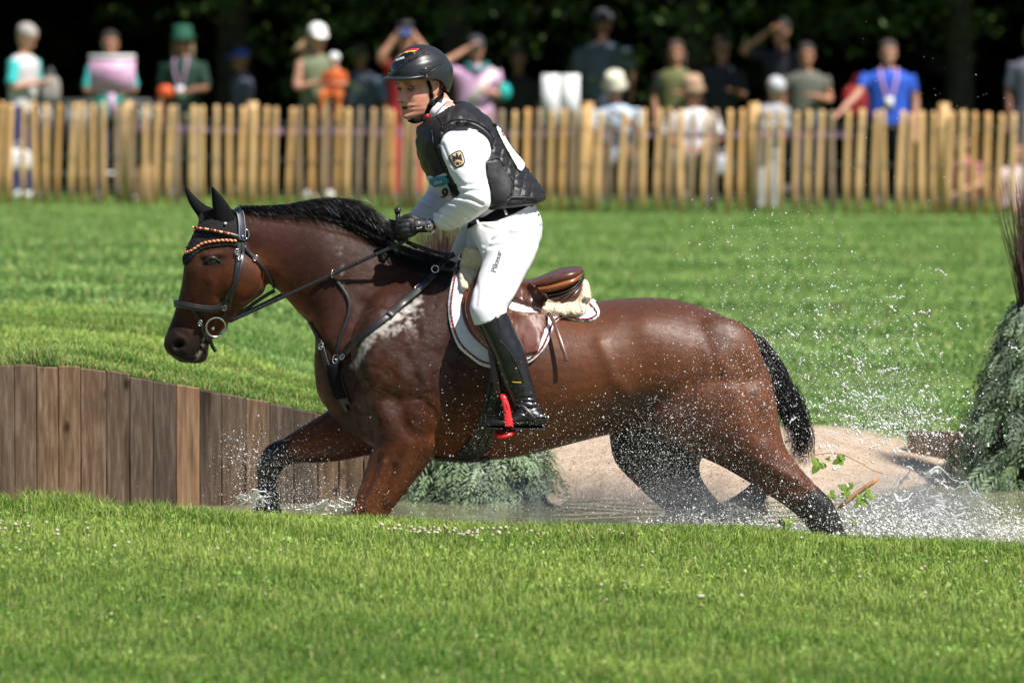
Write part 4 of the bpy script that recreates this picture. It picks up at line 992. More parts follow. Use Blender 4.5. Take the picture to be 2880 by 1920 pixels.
# ------------------------------------------------------------------ human head (x forward, y left, z up, origin between the eyes' level)
def head_vf(nz=60, na=64, mouth=.0):
    zs = np.concatenate([np.linspace(-.121, .02, int(nz * .72)), np.linspace(.023, .117, int(nz * .28))])
    Fz = np.interp(zs, [-.121, -.113, -.104, -.094, -.085, -.078, -.071, -.063, -.055, -.045, -.03, 0, .02, .05, .08, .105, .117], [.060, .078, .086, .084, .080, .086, .082, .090, .087, .088, .086, .082, .092, .090, .074, .042, .0])
    Bz = np.interp(zs, [-.121, -.10, -.07, -.04, 0, .04, .08, .105, .117], [.0, -.015, -.055, -.082, -.098, -.104, -.086, -.05, .0])
    Wz = np.interp(zs, [-.121, -.113, -.10, -.08, -.05, -.02, .01, .04, .07, .10, .117], [.018, .030, .043, .053, .061, .067, .072, .076, .070, .044, .006])
    a = np.linspace(-math.pi, math.pi, na, endpoint=False); R = []
    for z, F_, B_, W_ in zip(zs, Fz, Bz, Wz):
        c = min(.0, F_ - .05) if z > -.1 else .02
        c = (F_ + B_) / 2 * .3
        x = np.where(np.cos(a) > 0, (F_ - c) * np.abs(np.cos(a)) ** .92, -(c - B_) * np.abs(np.cos(a))) + c
        y = W_ * np.sign(np.sin(a)) * np.abs(np.sin(a)) ** .88
        fr = np.clip(np.cos(a), 0, 1) ** .5
        ge = lambda yc, zc, ry, rz: np.exp(-((y - yc) / ry) ** 2 - ((z - zc) / rz) ** 2)
        d = .026 * ge(0, -.040, .010, .010) + .016 * ge(0, -.028, .009, .016) + .010 * ge(0, -.010, .008, .016) + .007 * ge(.012, -.046, .007, .007) + .007 * ge(-.012, -.046, .007, .007)
        d -= .013 * (ge(.030, -.001, .015, .011) + ge(-.030, -.001, .015, .011)); d += .005 * (ge(.03, .018, .02, .006) + ge(-.03, .018, .02, .006))
        d += .006 * (ge(.042, -.028, .016, .016) + ge(-.042, -.028, .016, .016)) - .0018 * (ge(.034, -.058, .009, .018) + ge(-.034, -.058, .009, .018))
        d += .004 * ge(0, -.063, .013, .006) + .004 * ge(0, -.081, .012, .006) - (.006 + mouth) * ge(0, -.0715, .015, .0034 + mouth * .25) + .005 * ge(0, -.106, .014, .009) - .0015 * ge(0, -.092, .015, .006) + .004 * (ge(.045, -.075, .02, .025) + ge(-.045, -.075, .02, .025))
        R.append(np.stack([x + d * fr, y, np.full(na, z)], 1))
    V, F = skin_rings(np.array(R))
    for s_ in (1, -1):   # ears
        P = [(-.004, s_ * .067, -.048), (-.006, s_ * .072, -.040), (-.012, s_ * .077, -.024), (-.018, s_ * .080, -.006), (-.020, s_ * .081, .010), (-.012, s_ * .079, .018), (-.002, s_ * .074, .014), (.004, s_ * .070, .002)]
        V, F = join((V, F), tube(catmull(P, 4), np.r_[.004, np.full(27, .0055), .003], 8))
        V, F = join((V, F), xform(ball((0, 0, 0), (.013, .004, .024), 12, 8), Matrix.Translation((-.006, s_ * .072, -.014)) @ Matrix.Rotation(s_ * -.35, 4, 'Z')))
    return V, F

def skin_mat(name, c, rough=.5):
    t = NT(name); v = t.co(); n_ = t.noise(v, 26, 5)
    t.set(color=t.ramp(n_, [(.3, tuple(np.array(c) * (.78, .66, .62))), (.7, tuple(np.array(c) * 1.12))]), rough=rough, spec=.4, sss=.12)
    t.b.inputs['Subsurface Radius'].default_value = (.012, .004, .002); t.b.inputs['Subsurface Scale'].default_value = 1.0
    t.bump(t.noise(v, 140, 4), .15, .002); return t.m
M['skin'] = skin_mat('sun_reddened_skin', (.76, .37, .27))
M['white_shirt'] = mat('white_shirt_cloth', (.80, .80, .83), .75, .03, 60, .15, .002)
M['white_breeches'] = mat('white_breeches_cloth', (.80, .80, .83), .7, .03, 80, .12, .0015)
M['vest'] = mat('black_vest_nylon', (.017, .016, .018), .46, .25, 60, .2, .001, spec=.4)
M['helmet_matt'] = mat('matt_black_shell', (.022, .024, .028), .36, .08, 60)
M['helmet_gloss'] = mat('gloss_black_shell', (.008, .009, .014), .08, .1, 60, coat=.8)
M['glove'] = mat('black_glove', (.016, .016, .018), .55, .3, 90, .4, .0015)
M['boot'] = mat('black_boot_leather', (.011, .011, .012), .28, .3, 70, .3, .0012, coat=.3, coatr=.2)
M['lip'] = mat('lip', (.42, .15, .12), .45, .1, 60)
M['dark'] = mat('dark_inside', (.012, .006, .006), .8, .1, 60)
M['iris'] = mat('iris', (.04, .045, .04), .1, .2, 60, coat=.5)
M['sclera'] = mat('sclera', (.16, .13, .12), .3, .05, 60)
M['brow'] = mat('sandy_hair', (.16, .08, .04), .8, .3, 100)
M['number_white'] = mat('white_bib', (.78, .78, .80), .6, .03, 60)
M['teal_print'] = mat('teal_print', (.05, .30, .42), .6, .1, 60)

rider = empty('person', tuple(at(*f1(1170, 520), 0)))
tag(rider, 'rider in black helmet, quilted black vest, white shirt and breeches leaning forward on the horse', 'person')
def rc(name, vf, m, par=None, **k): return ch(name, vf, M[m] if isinstance(m, str) else m, par or rider, **k)

# placements of the head: looking to the left of the picture, turned to the camera
YAW = math.radians(180 + 42)
near_eye = at(*KH([(598, 838)])[0], 0)
HM = Matrix.Translation((0, 0, 0)) @ Matrix.Rotation(YAW, 4, 'Z') @ Matrix.Rotation(math.radians(5), 4, 'Y')
e_loc = HM @ Vector((.078, .031, 0))      # near eye in head frame -> offset
e_loc2 = HM @ Vector((.078, -.031, 0))
YH = -.02
eN = e_loc if e_loc.y < e_loc2.y else e_loc2
tgt = Vector(at(*KH([(600, 842)])[0], YH + eN.y))
HM = Matrix.Translation(tgt - eN) @ HM
HC = HM @ Vector((0, 0, 0))

# body under the clothes: one surface --------------------------------------------------
def PB(x, y): return (1000 + x / 2.613, 100 + y / 2.613)
tor = sect([(PB(900, 1540), PB(1290, 1480), 0, .13), (PB(900, 1450), PB(1290, 1370), 0, .14), (PB(930, 1345), PB(1230, 1240), 0, .13), (PB(760, 1180), PB(1280, 1080), 0, .15), (PB(600, 1030), PB(1150, 900), 0, .16), (PB(530, 860), PB(1030, 760), 0, .175), (PB(540, 740), PB(930, 650), 0, .15), (PB(560, 650), PB(800, 540), 0, .07)], sub=4, n=32)
nk = tube([at(*PB(690, 640), -.005), at(*PB(620, 560), -.015), at(*PB(560, 470), YH)], [.062, .058, .056], 20)
SHN, ELN, WRN = at(*PB(810, 770), -.185), at(*PB(935, 1215), -.265), at(*PB(590, 1385), -.165)
SHF, ELF, WRF = at(*PB(760, 780), .185), at(*PB(700, 1130), .27), at(*PB(400, 1370), .12)
def shrink(st, k=.80, kw=.80):
    o_ = []
    for t_ in st:
        p, q = np.array(t_[0]), np.array(t_[1]); m_ = (p + q) / 2
        o_.append((tuple(m_ + (p - m_) * k), tuple(m_ + (q - m_) * k), t_[2], t_[3] * kw) + tuple(t_[4:]))
    return o_
SLN = [(PB(640, 700), PB(960, 700), -.15, .055), (PB(622, 770), PB(1000, 790), -.175, .068), (PB(630, 860), PB(990, 890), -.20, .070), (PB(665, 950), PB(955, 950), -.222, .068), (PB(700, 1030), PB(962, 1030), -.238, .064), (PB(735, 1090), PB(978, 1110), -.25, .060), (PB(762, 1140), PB(992, 1190), -.262, .058),
             (PB(765, 1165), PB(985, 1258), -.265, .056), (PB(735, 1190), PB(930, 1310), -.255, .055), (PB(690, 1222), PB(862, 1352), -.235, .053), (PB(645, 1258), PB(790, 1393), -.21, .048), (PB(605, 1292), PB(720, 1425), -.19, .044), (PB(570, 1312), PB(650, 1434), -.175, .038), (PB(563, 1335), PB(606, 1428), -.168, .034)]
SLF = [(PB(560, 760), PB(830, 780), .16, .06), (PB(560, 880), PB(800, 900), .20, .065), (PB(548, 980), PB(790, 1000), .24, .062), (PB(540, 1080), PB(760, 1130), .26, .058), (PB(520, 1150), PB(720, 1230), .25, .055), (PB(470, 1220), PB(640, 1310), .21, .05), (PB(420, 1275), PB(540, 1370), .16, .045), (PB(385, 1310), PB(455, 1390), .13, .036)]
arms = join(sect(shrink(SLN, .75, .75) + [(PB(540, 1352), PB(560, 1415), -.166, .022)], n=18), sect(shrink(SLF, .75, .75), n=18))
def leg_st(s, k=1.0, dx=0):
    return [(f1(1085 + dx, 500), f1(1232 + dx, 480), s * .10, .10 * k), (f1(1090 + dx, 560), f1(1232 + dx, 550), s * .16, .10 * k), (f1(1104 + dx, 600), f1(1218 + dx, 602), s * .21, .088 * k), (f1(1096 + dx, 640), f1(1200 + dx, 645), s * .27, .078 * k), (f1(1084 + dx, 680), f1(1182 + dx, 680), s * .325, .07 * k),
            (f1(1079 + dx, 712), f1(1166 + dx, 706), s * .355, .062 * k), (f1(1090 + dx, 748), f1(1163 + dx, 728), s * .37, .056 * k)]
def shin_st(s, k=1.0, dx=0):
    return [(f1(1098 + dx, 757), f1(1163 + dx, 722), s * .372, .050 * k), (f1(1117 + dx, 788), f1(1186 + dx, 762), s * .376, .054 * k), (f1(1134 + dx, 825), f1(1204 + dx, 798), s * .378, .056 * k), (f1(1147 + dx, 862), f1(1214 + dx, 840), s * .380, .050 * k), (f1(1162 + dx, 896), f1(1223 + dx, 876), s * .384, .042 * k), (f1(1174 + dx, 922), f1(1232 + dx, 908), s * .388, .037 * k), (f1(1180 + dx, 945), f1(1240 + dx, 930), s * .390, .036 * k)]
LEGF = [(f1(1060, 520), f1(1230, 500), .10, .10), (f1(1036, 575), f1(1180, 570), .18, .095), (f1(1030, 620), f1(1150, 640), .26, .085), (f1(1040, 680), f1(1150, 690), .33, .072), (f1(1060, 740), f1(1140, 730), .37, .06), (f1(1098, 757), f1(1163, 742), .372, .05)]
inner = join(tor, nk, arms)
for s_ in (-1, 1):
    inner = join(inner, sect(shrink([(f1(1120, 520), f1(1205, 500), s_ * .07, .07)] + (leg_st(s_) if s_ < 0 else LEGF)[1:], .74, .74), n=20), sect(shrink(shin_st(s_), .7, .7), n=20))
    inner = join(inner, tube([at(*f1(1232, 966), s_ * .39), at(*f1(1180, 970), s_ * .395), at(*f1(1135, 974), s_ * .40)], [.022, .024, .014], 14))
inner = join(inner, xform(head_vf(96, 110, .008), HM))
bme = remesh(inner, .0036, 2, .4); 
body_o = link('body', bme, M['skin']); child(body_o, rider)
EYEW = []
for s_ in (1, -1):
    c = HM @ Vector((.0735, s_ * .031, -.002))
    d = (HM.to_3x3() @ Vector((1, 0, 0))).normalized()
    rc('eyeball', ball(tuple(c), (.0100, .0100, .0072), 14, 10), 'sclera')
    rc('iris', ball(tuple(c + d * .0068), (.0052, .0052, .0052), 12, 8), 'iris')
    P = [HM @ Vector((.0835 - .004 * abs(k - .3), s_ * (.031 + .017 * k), .0055 - .004 * k * k)) for k in np.linspace(-1, 1, 9)]
    rc('eyelid', tube(P, [.001, .002, .0028, .003, .003, .003, .0028, .002, .001], 8), 'skin')
    P = [HM @ Vector((.0925 - .010 * max(0, k) ** 2 - .002 * (k < 0), s_ * (.031 + .019 * k), .0185 + .002 * k - .003 * k * k)) for k in np.linspace(-1, 1, 9)]
    rc('eyebrow', tube(P, [.001, .002, .0026, .0028, .0028, .0026, .0024, .002, .001], 6, flat=.6), 'brow')
P = [HM @ Vector((.0865 - .016 * k * k, .021 * k, -.0655 + .001 * math.cos(k * 5) - .002 * k * k)) for k in np.linspace(-1, 1, 11)]
rc('upper_lip', tube(P, np.interp(np.abs(np.linspace(-1, 1, 11)), [0, 1], [.0034, .0012]), 8), 'lip')
P = [HM @ Vector((.0845 - .015 * k * k, .019 * k, -.0785 + .003 * k * k)) for k in np.linspace(-1, 1, 11)]
rc('lower_lip', tube(P, np.interp(np.abs(np.linspace(-1, 1, 11)), [0, 1], [.0042, .0014]), 8), 'lip')
rc('mouth_opening', xform(ball((0, 0, 0), (.007, .0155, .0052), 14, 8), HM @ Matrix.Translation((.0785, 0, -.0718))), 'dark')
for s_ in (1, -1): rc('nostril', xform(ball((0, 0, 0), (.003, .0032, .002), 8, 6), HM @ Matrix.Translation((.1015, s_ * .0085, -.0505))), 'dark')
# stubbly back of the head is covered by the helmet; short hair at the nape
rc('hair', xform(ball((0, 0, 0), (.082, .070, .07), 24, 16), HM @ Matrix.Translation((-.022, 0, .012))), 'brow')

# helmet -----------------------------------------------------------------------------
hel = empty('helmet', tuple(HM @ Vector((0, 0, .06)))); child(hel, rider)
HR = Matrix.Translation(HM @ Vector((-.008, 0, .046))) @ HM.to_3x3().to_4x4() @ Matrix.Rotation(math.radians(-3), 4, 'Y') @ Matrix.Scale(.965, 4)
def shell(az, el, off=0.0):
    """helmet surface point in local frame"""
    a_, b_, c_ = .133 + off, .104 + off, .112 + off
    front = .010 * max(0, math.cos(az)) ** 2
    x = (a_ - front) * math.cos(el) * math.cos(az); y = b_ * math.cos(el) * math.sin(az); z = c_ * math.sin(el)
    rr = 1.0 + .035 * math.exp(-((el - .12) / .22) ** 2)
    return Vector((x * rr, y * rr, z))
def rim_z(az):      # the lower rim: level in front, dropping behind the ears
    c = math.cos(az); return -.020 + .004 * c - .052 * float(smooth(.15, -.75, np.array(c)))
NA, NE = 72, 26
outer = []
for j in range(NE):
    row = []
    for i in range(NA):
        az = 2 * math.pi * i / NA; t_ = j / (NE - 1)
        if t_ < .28:
            p = shell(az, 0); z = rim_z(az) * (1 - t_ / .28); s2 = 1 - .35 * (z / .12) ** 2 * (1 if math.cos(az) < 0 else .3)
            p = Vector((p.x * s2, p.y * s2, z))
        else: p = shell(az, (t_ - .28) / .72 * math.pi / 2 * .995)
        # moulded ridges along the sides
        az_ = abs(math.atan2(math.sin(az), math.cos(az)))
        rd = .0035 * math.exp(-((p.z - .052 + .020 * math.cos(az)) / .006) ** 2) * float(smooth(.15, .5, az_) * smooth(2.6, 2.0, az_))
        nrm = Vector((p.x, p.y, max(p.z, 0))).normalized(); p = p + nrm * rd
        row.append(tuple(p))
    outer.append(row)
outer = np.array(outer); innerr = outer[::-1] * .955
V, F = skin_rings(np.concatenate([innerr, outer], 0), cap=False)
shell_me = mesh_from(*xform((V, F), HR)); sub_ = link('shell', shell_me, M['helmet_matt']); child(sub_, hel)
HELT = bvh(shell_me)
# peak
R_ = []
for k, az in enumerate(np.linspace(-1.15, 1.15, 31)):
    p = shell(az, 0); q = 1 - (az / 1.15) ** 2; L = .040 * q ** .8 + .001
    d = Vector((1, .35 * math.sin(az), 0)).normalized()
    a1 = Vector((p.x * .98, p.y * .98, -.004)); a2 = Vector((p.x * .98, p.y * .98, -.014)); t1 = a1 + d * L + Vector((0, 0, -.012 * q)); t2 = t1 + Vector((-.002, 0, -.005))
    R_.append([a1, (a1 + t1) / 2 + Vector((0, 0, .003)), t1, t2, (a2 + t2) / 2, a2])
rc('peak', xform(skin_rings(np.array(R_, float)), HR), 'helmet_matt', hel)
# decals laid on the shell
def hdecal(pts, m, lift=.0006, th=.0008, res=5, sub=3, name='decal'): 
    return rc(name, drape(HELT, pts, lift, th, res=res, sub=sub, Yd=0), m, hel)
hdecal(KH([(215, 560), (235, 480), (300, 380), (360, 300), (440, 230), (560, 150), (700, 112), (790, 110), (860, 130), (700, 215), (560, 290), (500, 370), (430, 450), (400, 500), (330, 560), (260, 590)]), 'helmet_gloss', name='gloss_panel')
M['flag_red'] = mat('flag_red', (.70, .03, .05), .4, .05, 30); M['flag_gold'] = mat('flag_gold', (.85, .50, .06), .4, .05, 30)
hdecal(KH([(520, 165), (580, 138), (650, 122), (770, 122), (770, 140), (735, 155), (640, 152), (560, 170), (500, 195)]), 'flag_red', .0018, name='red_stripe')
hdecal(KH([(385, 280), (430, 232), (500, 192), (560, 168), (640, 152), (738, 153), (700, 172), (655, 192), (580, 195), (500, 215), (440, 245)]), 'flag_gold', .0018, name='gold_stripe')
hdecal(KH([(500, 370), (520, 320), (600, 265), (720, 200), (850, 145), (890, 150), (885, 190), (850, 220), (740, 270), (620, 340), (530, 390)]), 'dark', .0020, name='vent')
for a_, b_ in (((535, 350), (870, 165)), ((545, 375), (890, 200))):
    rc('vent_ridge', tube([hit(HELT, *q, .003)[0] for q in catmull(KH([a_, ((a_[0] + b_[0]) / 2, (a_[1] + b_[1]) / 2 + 8), b_]), 6)], .0012, 6), 'helmet_matt', hel)
for k in range(7):
    x_ = 560 + 45 * k; y_ = 345 - 26 * k
    rc('vent_bar', tube([hit(HELT, *KH([(x_, y_ - 16)])[0], .003)[0], hit(HELT, *KH([(x_ + 14, y_ + 12)])[0], .003)[0]], .001, 5), 'helmet_matt', hel)
hdecal(KH([(780, 525), (830, 480), (930, 445), (1060, 425), (1150, 400), (1080, 470), (960, 550), (900, 590), (830, 560)]), 'helmet_gloss', .001, name='side_vent')
for pl in ([(785, 520), (835, 480), (950, 450), (1080, 420), (1180, 385)], [(790, 530), (850, 565), (905, 590), (1000, 530), (1120, 440), (1190, 400)], [(300, 610), (370, 560), (450, 525)], [(400, 505), (470, 440), (600, 350), (760, 275), (900, 225), (970, 215)]):
    rc('shell_ridge', tube([hit(HELT, *q, .0015)[0] for q in catmull(KH(pl), 5)], .0016, 6), 'helmet_matt', hel)
hdecal(KH([(860, 555), (880, 490), (980, 460), (1060, 440), (980, 510), (905, 565)]), 'dark', .0025, name='side_mesh')
rc('rivet', ball(hit(HELT, *KH([(915, 622)])[0], .001)[0], (.002, .002, .002), 8, 6), 'silver', hel)
def text_vf(s, size, extrude=0.0008, bold=0):
    cu = bpy.data.curves.new('text', 'FONT'); cu.body = s; cu.size = size; cu.extrude = extrude; cu.align_x = 'CENTER'; cu.align_y = 'CENTER'; cu.offset = bold; cu.resolution_u = 4
    o = bpy.data.objects.new('text', cu); COL.objects.link(o); dg = bpy.context.evaluated_depsgraph_get(); me = bpy.data.meshes.new_from_object(o.evaluated_get(dg), depsgraph=dg)
    V = [tuple(v.co) for v in me.vertices]; F = [tuple(p.vertices) for p in me.polygons]
    bpy.data.objects.remove(o); bpy.data.curves.remove(cu); bpy.data.meshes.remove(me); return V, F
def lay_text(s, tree, c, direction, height, lift, m, par, sx=1.0, name='lettering', bold=.0, Yd=0.0):
    """text whose baseline runs along the picture direction, centred on c, wrapped on a surface"""
    V, F = text_vf(s, 1.0, .02, bold); V = np.array(V); d = np.array(direction, float); d /= np.linalg.norm(d); up = np.array([d[1], -d[0]])
    out = []
    for p in V:
        q = np.array(c) + d * p[0] * height * sx + up * p[1] * height
        h, n_ = hit(tree, q[0], q[1], lift + (.0006 if p[2] > 0 else 0), Yd=Yd); out.append(h)
    return ch(name, (out, F), M[m], par, smooth_=False)
M['white_print'] = mat('white_print', (.8, .8, .8), .4, .02, 60)
lay_text('uvex', HELT, KH([(432, 302)])[0], (1, -.33), 11.5, .003, 'white_print', hel, 1.15, bold=.02)
# harness: front and rear strap, buckle, chin strap
FT = bvh(bme)
rc('chin_strap', strap(FT, KH([(920, 700), (950, 770), (985, 880), (1010, 980), (1015, 1060)]), .012, .004, .006, Yd=-.09), 'black_cloth', hel)
rc('chin_strap', strap(FT, KH([(1270, 880), (1200, 960), (1120, 1030), (1060, 1090), (1040, 1140)]), .014, .004, .006, Yd=-.09), 'black_cloth', hel)
rc('chin_strap', strap(FT, KH([(1015, 1060), (1000, 1130), (970, 1210), (920, 1290), (860, 1370), (780, 1430), (700, 1440), (620, 1410)]), .018, .006, .004, Yd=-.07), 'black_cloth', hel)
rc('chin_strap', tube([HM @ Vector((.03, -.076, .03)), HM @ Vector((.034, -.073, -.03)), HM @ Vector((.03, -.06, -.075)), HM @ Vector((.028, -.03, -.122)), HM @ Vector((.026, 0, -.13))], .005, 8, flat=.4), 'black_cloth', hel)
rc('chin_cup', tube(catmull([at(*KH([q])[0], y_) for q, y_ in (((930, 1360), -.062), ((800, 1440), -.052), ((680, 1462), -.03), ((600, 1430), -.0))], 5), .009, 10, flat=.6), 'black_cloth', hel)
rc('strap_slider', ball(at(*KH([(1010, 1090)])[0], -.092), (.010, .006, .012), 12, 8), 'helmet_gloss', hel)
rc('strap_buckle', ball(at(*KH([(925, 1350)])[0], -.074), (.009, .006, .010), 12, 8), 'red', hel)
rc('strap_keeper', ball(at(*KH([(870, 1395)])[0], -.070), (.011, .007, .014), 12, 8), 'helmet_gloss', hel)

# shirt -----------------------------------------------------------------------------------
sl_n = sect(SLN, sub=5, n=36)
sl_f = sect(SLF, sub=5, n=30)
sh_t = sect([(PB(820, 1490), PB(1350, 1380), 0, .165), (PB(850, 1380), PB(1325, 1230), 0, .160), (PB(760, 1215), PB(1310, 1100), 0, .165), (PB(620, 1060), PB(1170, 920), 0, .175), (PB(520, 880), PB(1060, 760), 0, .18), (PB(510, 740), PB(960, 640), 0, .165), (PB(520, 660), PB(820, 540), 0, .10), (PB(540, 620), PB(700, 500), -.01, .068), (PB(545, 600), PB(690, 475), -.012, .064)], sub=4, n=36)
sme = remesh(join(sl_n, sl_f, sh_t), .0055, 2, .5)
def fold(me, lines, mask=None, extra=None):
    C = coords(me); N_ = normals(me); U_, V_ = proj(C); U_ *= .81667; V_ *= .81667; d = np.zeros(len(C))
    for pts, r, h in lines: d += (1.7 * h * g(capline(U_, V_, pts, r)) - .6 * h * g(capline(U_, V_, pts, r * 2.4))) * (N_[:, 1] < .1)
    if extra is not None: d += extra(U_, V_, C)
    set_coords(me, C + N_ * d[:, None])
def BL(*p): return [(u * .81667, v * .81667) for u, v in [PB(x, y) for x, y in p]]
fold(sme, [(BL((560, 1330), (640, 1370), (700, 1420)), 3, -.004), (BL((600, 1290), (680, 1330), (760, 1390)), 3, -.004), (BL((650, 1255), (760, 1300), (830, 1350)), 3, -.005), (BL((700, 1225), (800, 1250), (880, 1290)), 3.5, -.006), (BL((745, 1180), (830, 1195), (930, 1240)), 4, -.007),
           (BL((770, 1155), (850, 1140), (960, 1150)), 4, -.006), (BL((745, 1100), (830, 1100), (960, 1090)), 4, -.004), (BL((700, 1000), (760, 1060), (800, 1100)), 3, -.003), (BL((700, 930), (800, 980), (930, 1000)), 5, -.0025), (BL((640, 800), (680, 900), (730, 980)), 4, -.003), (BL((930, 840), (965, 900)), 3, -.004),
           (BL((560, 1150), (620, 1200), (700, 1230)), 3, -.004), (BL((480, 1220), (560, 1260), (620, 1310)), 3, -.004), (BL((430, 1270), (500, 1300), (560, 1350)), 3, -.003)],
     extra=lambda U_, V_, C: .0012 * np.array([mnoise.noise(Vector((c[0] * 22, c[1] * 22, c[2] * 34))) for c in C]))
shirt = link('shirt', sme, M['white_shirt']); child(shirt, rider)
SHT = bvh(sme)
col_p = [at(*KH([q])[0], y_) for q, y_ in (((1330, 1060), -.02), ((1250, 1050), -.055), ((1130, 1160), -.08), ((1030, 1280), -.082), ((990, 1400), -.06), ((1000, 1520), -.02))]
cq = catmull(col_p, 6); rc('collar', ribbon(cq, np.tile([-.3, -1, .35], (len(cq), 1)), .024, .006), 'white_shirt')
cq2 = cq * [1, -1, 1] + [0, -.02, 0]; rc('collar', ribbon(cq2, np.tile([-.3, 1, .35], (len(cq), 1)), .034, .006), 'white_shirt')

# eagle badge on the sleeve: gold shield, black eagle
badge = empty('sleeve_badge', tuple(hit(SHT, *PB(748, 908))[0])); child(badge, rider)
M['badge_gold'] = mat('badge_gold', (.55, .42, .24), .6, .1, 60)
rc('badge_border', drape(SHT, [PB(*p) for p in ((690, 885), (772, 845), (806, 930), (770, 970), (735, 972), (700, 930))], .001, .0015, res=4, sub=3), 'black_thread', badge)
rc('shield', drape(SHT, [PB(*p) for p in ((699, 889), (768, 856), (797, 930), (766, 962), (738, 964), (708, 926))], .0018, .0018, res=4, sub=3), 'badge_gold', badge)
def bpoly(pts, m='black_thread', lift=.0042, name='eagle'): rc(name, ([hit(SHT, *PB(*p), lift)[0] for p in pts], [tuple(range(len(pts)))]), m, badge, smooth_=False)
bpoly([(738, 885), (748, 872), (756, 884), (764, 910), (764, 935), (752, 948), (744, 930), (738, 908)], name='eagle_body')
bpoly([(738, 872), (747, 866), (752, 876), (746, 884), (738, 880)], name='eagle_head')
for k in range(5):
    bpoly([(738 - 1, 892 + 2 * k), (712 + 3 * k, 882 + 8 * k), (708 + 4 * k, 890 + 9 * k), (738, 898 + 5 * k)], name='eagle_feather')
    bpoly([(760, 886 + 3 * k), (776 + 2 * k, 872 + 11 * k), (780 + 2 * k, 880 + 12 * k), (763, 896 + 5 * k)], name='eagle_feather')
bpoly([(748, 935), (740, 955), (752, 950), (758, 958), (764, 946), (758, 932)], name='eagle_tail')
for q in ((732, 942), (774, 936)): bpoly([(q[0] - 5, q[1]), (q[0], q[1] - 6), (q[0] + 6, q[1] + 1), (q[0] + 1, q[1] + 8)], 'red_cord', name='eagle_claw')

# vest -----------------------------------------------------------------------------------
vt = sect([(PB(925, 1290), PB(1345, 1225), 0, .185), (PB(840, 1262), PB(1384, 1196), 0, .196), (PB(740, 1240), PB(1368, 1130), 0, .197), (PB(655, 1180), PB(1300, 1040), 0, .196), (PB(572, 1105), PB(1215, 925), 0, .197), (PB(512, 1010), PB(1140, 815), 0, .197), (PB(470, 915), PB(1068, 720), 0, .196),
           (PB(450, 830), PB(1000, 636), 0, .194), (PB(452, 750), PB(925, 570), 0, .178), (PB(455, 690), (PB(840, 512)), -.0, .145), (PB(462, 665), PB(760, 490), -.005, .105), (PB(500, 655), PB(705, 492), -.01, .082)], sub=5, n=56)
vme = remesh(vt, .006, 2, .5)
# cut the arm holes and the neck opening
C = coords(vme); U_, V_ = proj(C); Nv = normals(vme)
hole = [PB(*p) for p in ((628, 740), (660, 690), (720, 655), (800, 650), (880, 670), (950, 715), (992, 770), (990, 830), (960, 880), (945, 930), (958, 1020), (978, 1110), (990, 1200), (985, 1262), (860, 1290), (760, 1215), (735, 1090), (690, 1000), (650, 900), (625, 820))]
front_cut = [PB(*p) for p in ((520, 1032), (560, 1025), (680, 1000), (745, 1095), (800, 1250), (700, 1240), (560, 1110))]
keep = np.ones(len(C), bool)
for i in range(len(C)):
    if abs(C[i, 1]) > .06 and inside(hole, U_[i], V_[i]): keep[i] = False
nd = np.linalg.norm(C - np.array(at(*PB(600, 560), -.01)), axis=1); keep &= nd > .092
wz = V_ > (100 + 1290 / 2.613); keep &= ~wz
b = bmesh.new(); b.from_mesh(vme); b.verts.ensure_lookup_table()
bmesh.ops.delete(b, geom=[b.verts[i] for i in np.where(~keep)[0]], context='VERTS')
bmesh.ops.smooth_vert(b, verts=[v for v in b.verts if v.is_boundary], factor=.5, use_axis_x=True, use_axis_y=True, use_axis_z=True)
edges = [[tuple(v.co) for v in e.verts] for e in b.edges if e.is_boundary]
b.to_mesh(vme); b.free()
C = coords(vme); U_, V_ = proj(C); N_ = normals(vme); bu, bv = (U_ - 1000) * 2.613, (V_ - 100) * 2.613
# quilting: diamonds down the back, rolls over the shoulder and breast, flat side panel
along = (bu - 1000) * .56 + (bv - 640) * .83; across = (bu - 1000) * .83 - (bv - 640) * .56
dm = np.minimum(np.abs(((along + across * 1.1) / 96) % 1 - .5), np.abs(((along - across * 1.1) / 96) % 1 - .5)) * 2
wback = smooth(-30, 20, across - (-120 + 0 * along)) * smooth(-120, -60, along)
sidep = np.array([inside([(955, 930), (1060, 920), (1160, 1090), (1140, 1180), (1090, 1240), (985, 1262)], a, c_) for a, c_ in zip(bu, bv)], float)
wback *= (1 - sidep)
roll_ = np.abs(np.sin((bu - 600) * .028 + (bv - 560) * .010)) ** .5
wsh = smooth(790, 700, bv) * smooth(620, 700, bu)
front = smooth(640, 560, bu)
rollf = np.abs(np.sin(bv * .034)) ** .5
d = .0062 * np.minimum(1, dm * 2.6) ** .6 * wback * (1 - wsh) + .006 * roll_ * wsh + .0035 * rollf * front * (1 - wsh) + .004 * sidep
d = np.where(C[:, 1] > .02, .006 * rollf, d)
wrk = np.array([mnoise.noise(Vector((c[0] * 34, c[1] * 34, c[2] * 34))) for c in C]); d += .0034 * wrk * (1 - sidep * .7)
set_coords(vme, C + N_ * d[:, None])
vo = link('vest', vme, M['vest']); child(vo, rider); md = vo.modifiers.new('th', 'SOLIDIFY'); md.thickness = .014; md.offset = -1
VT = bvh(vme)
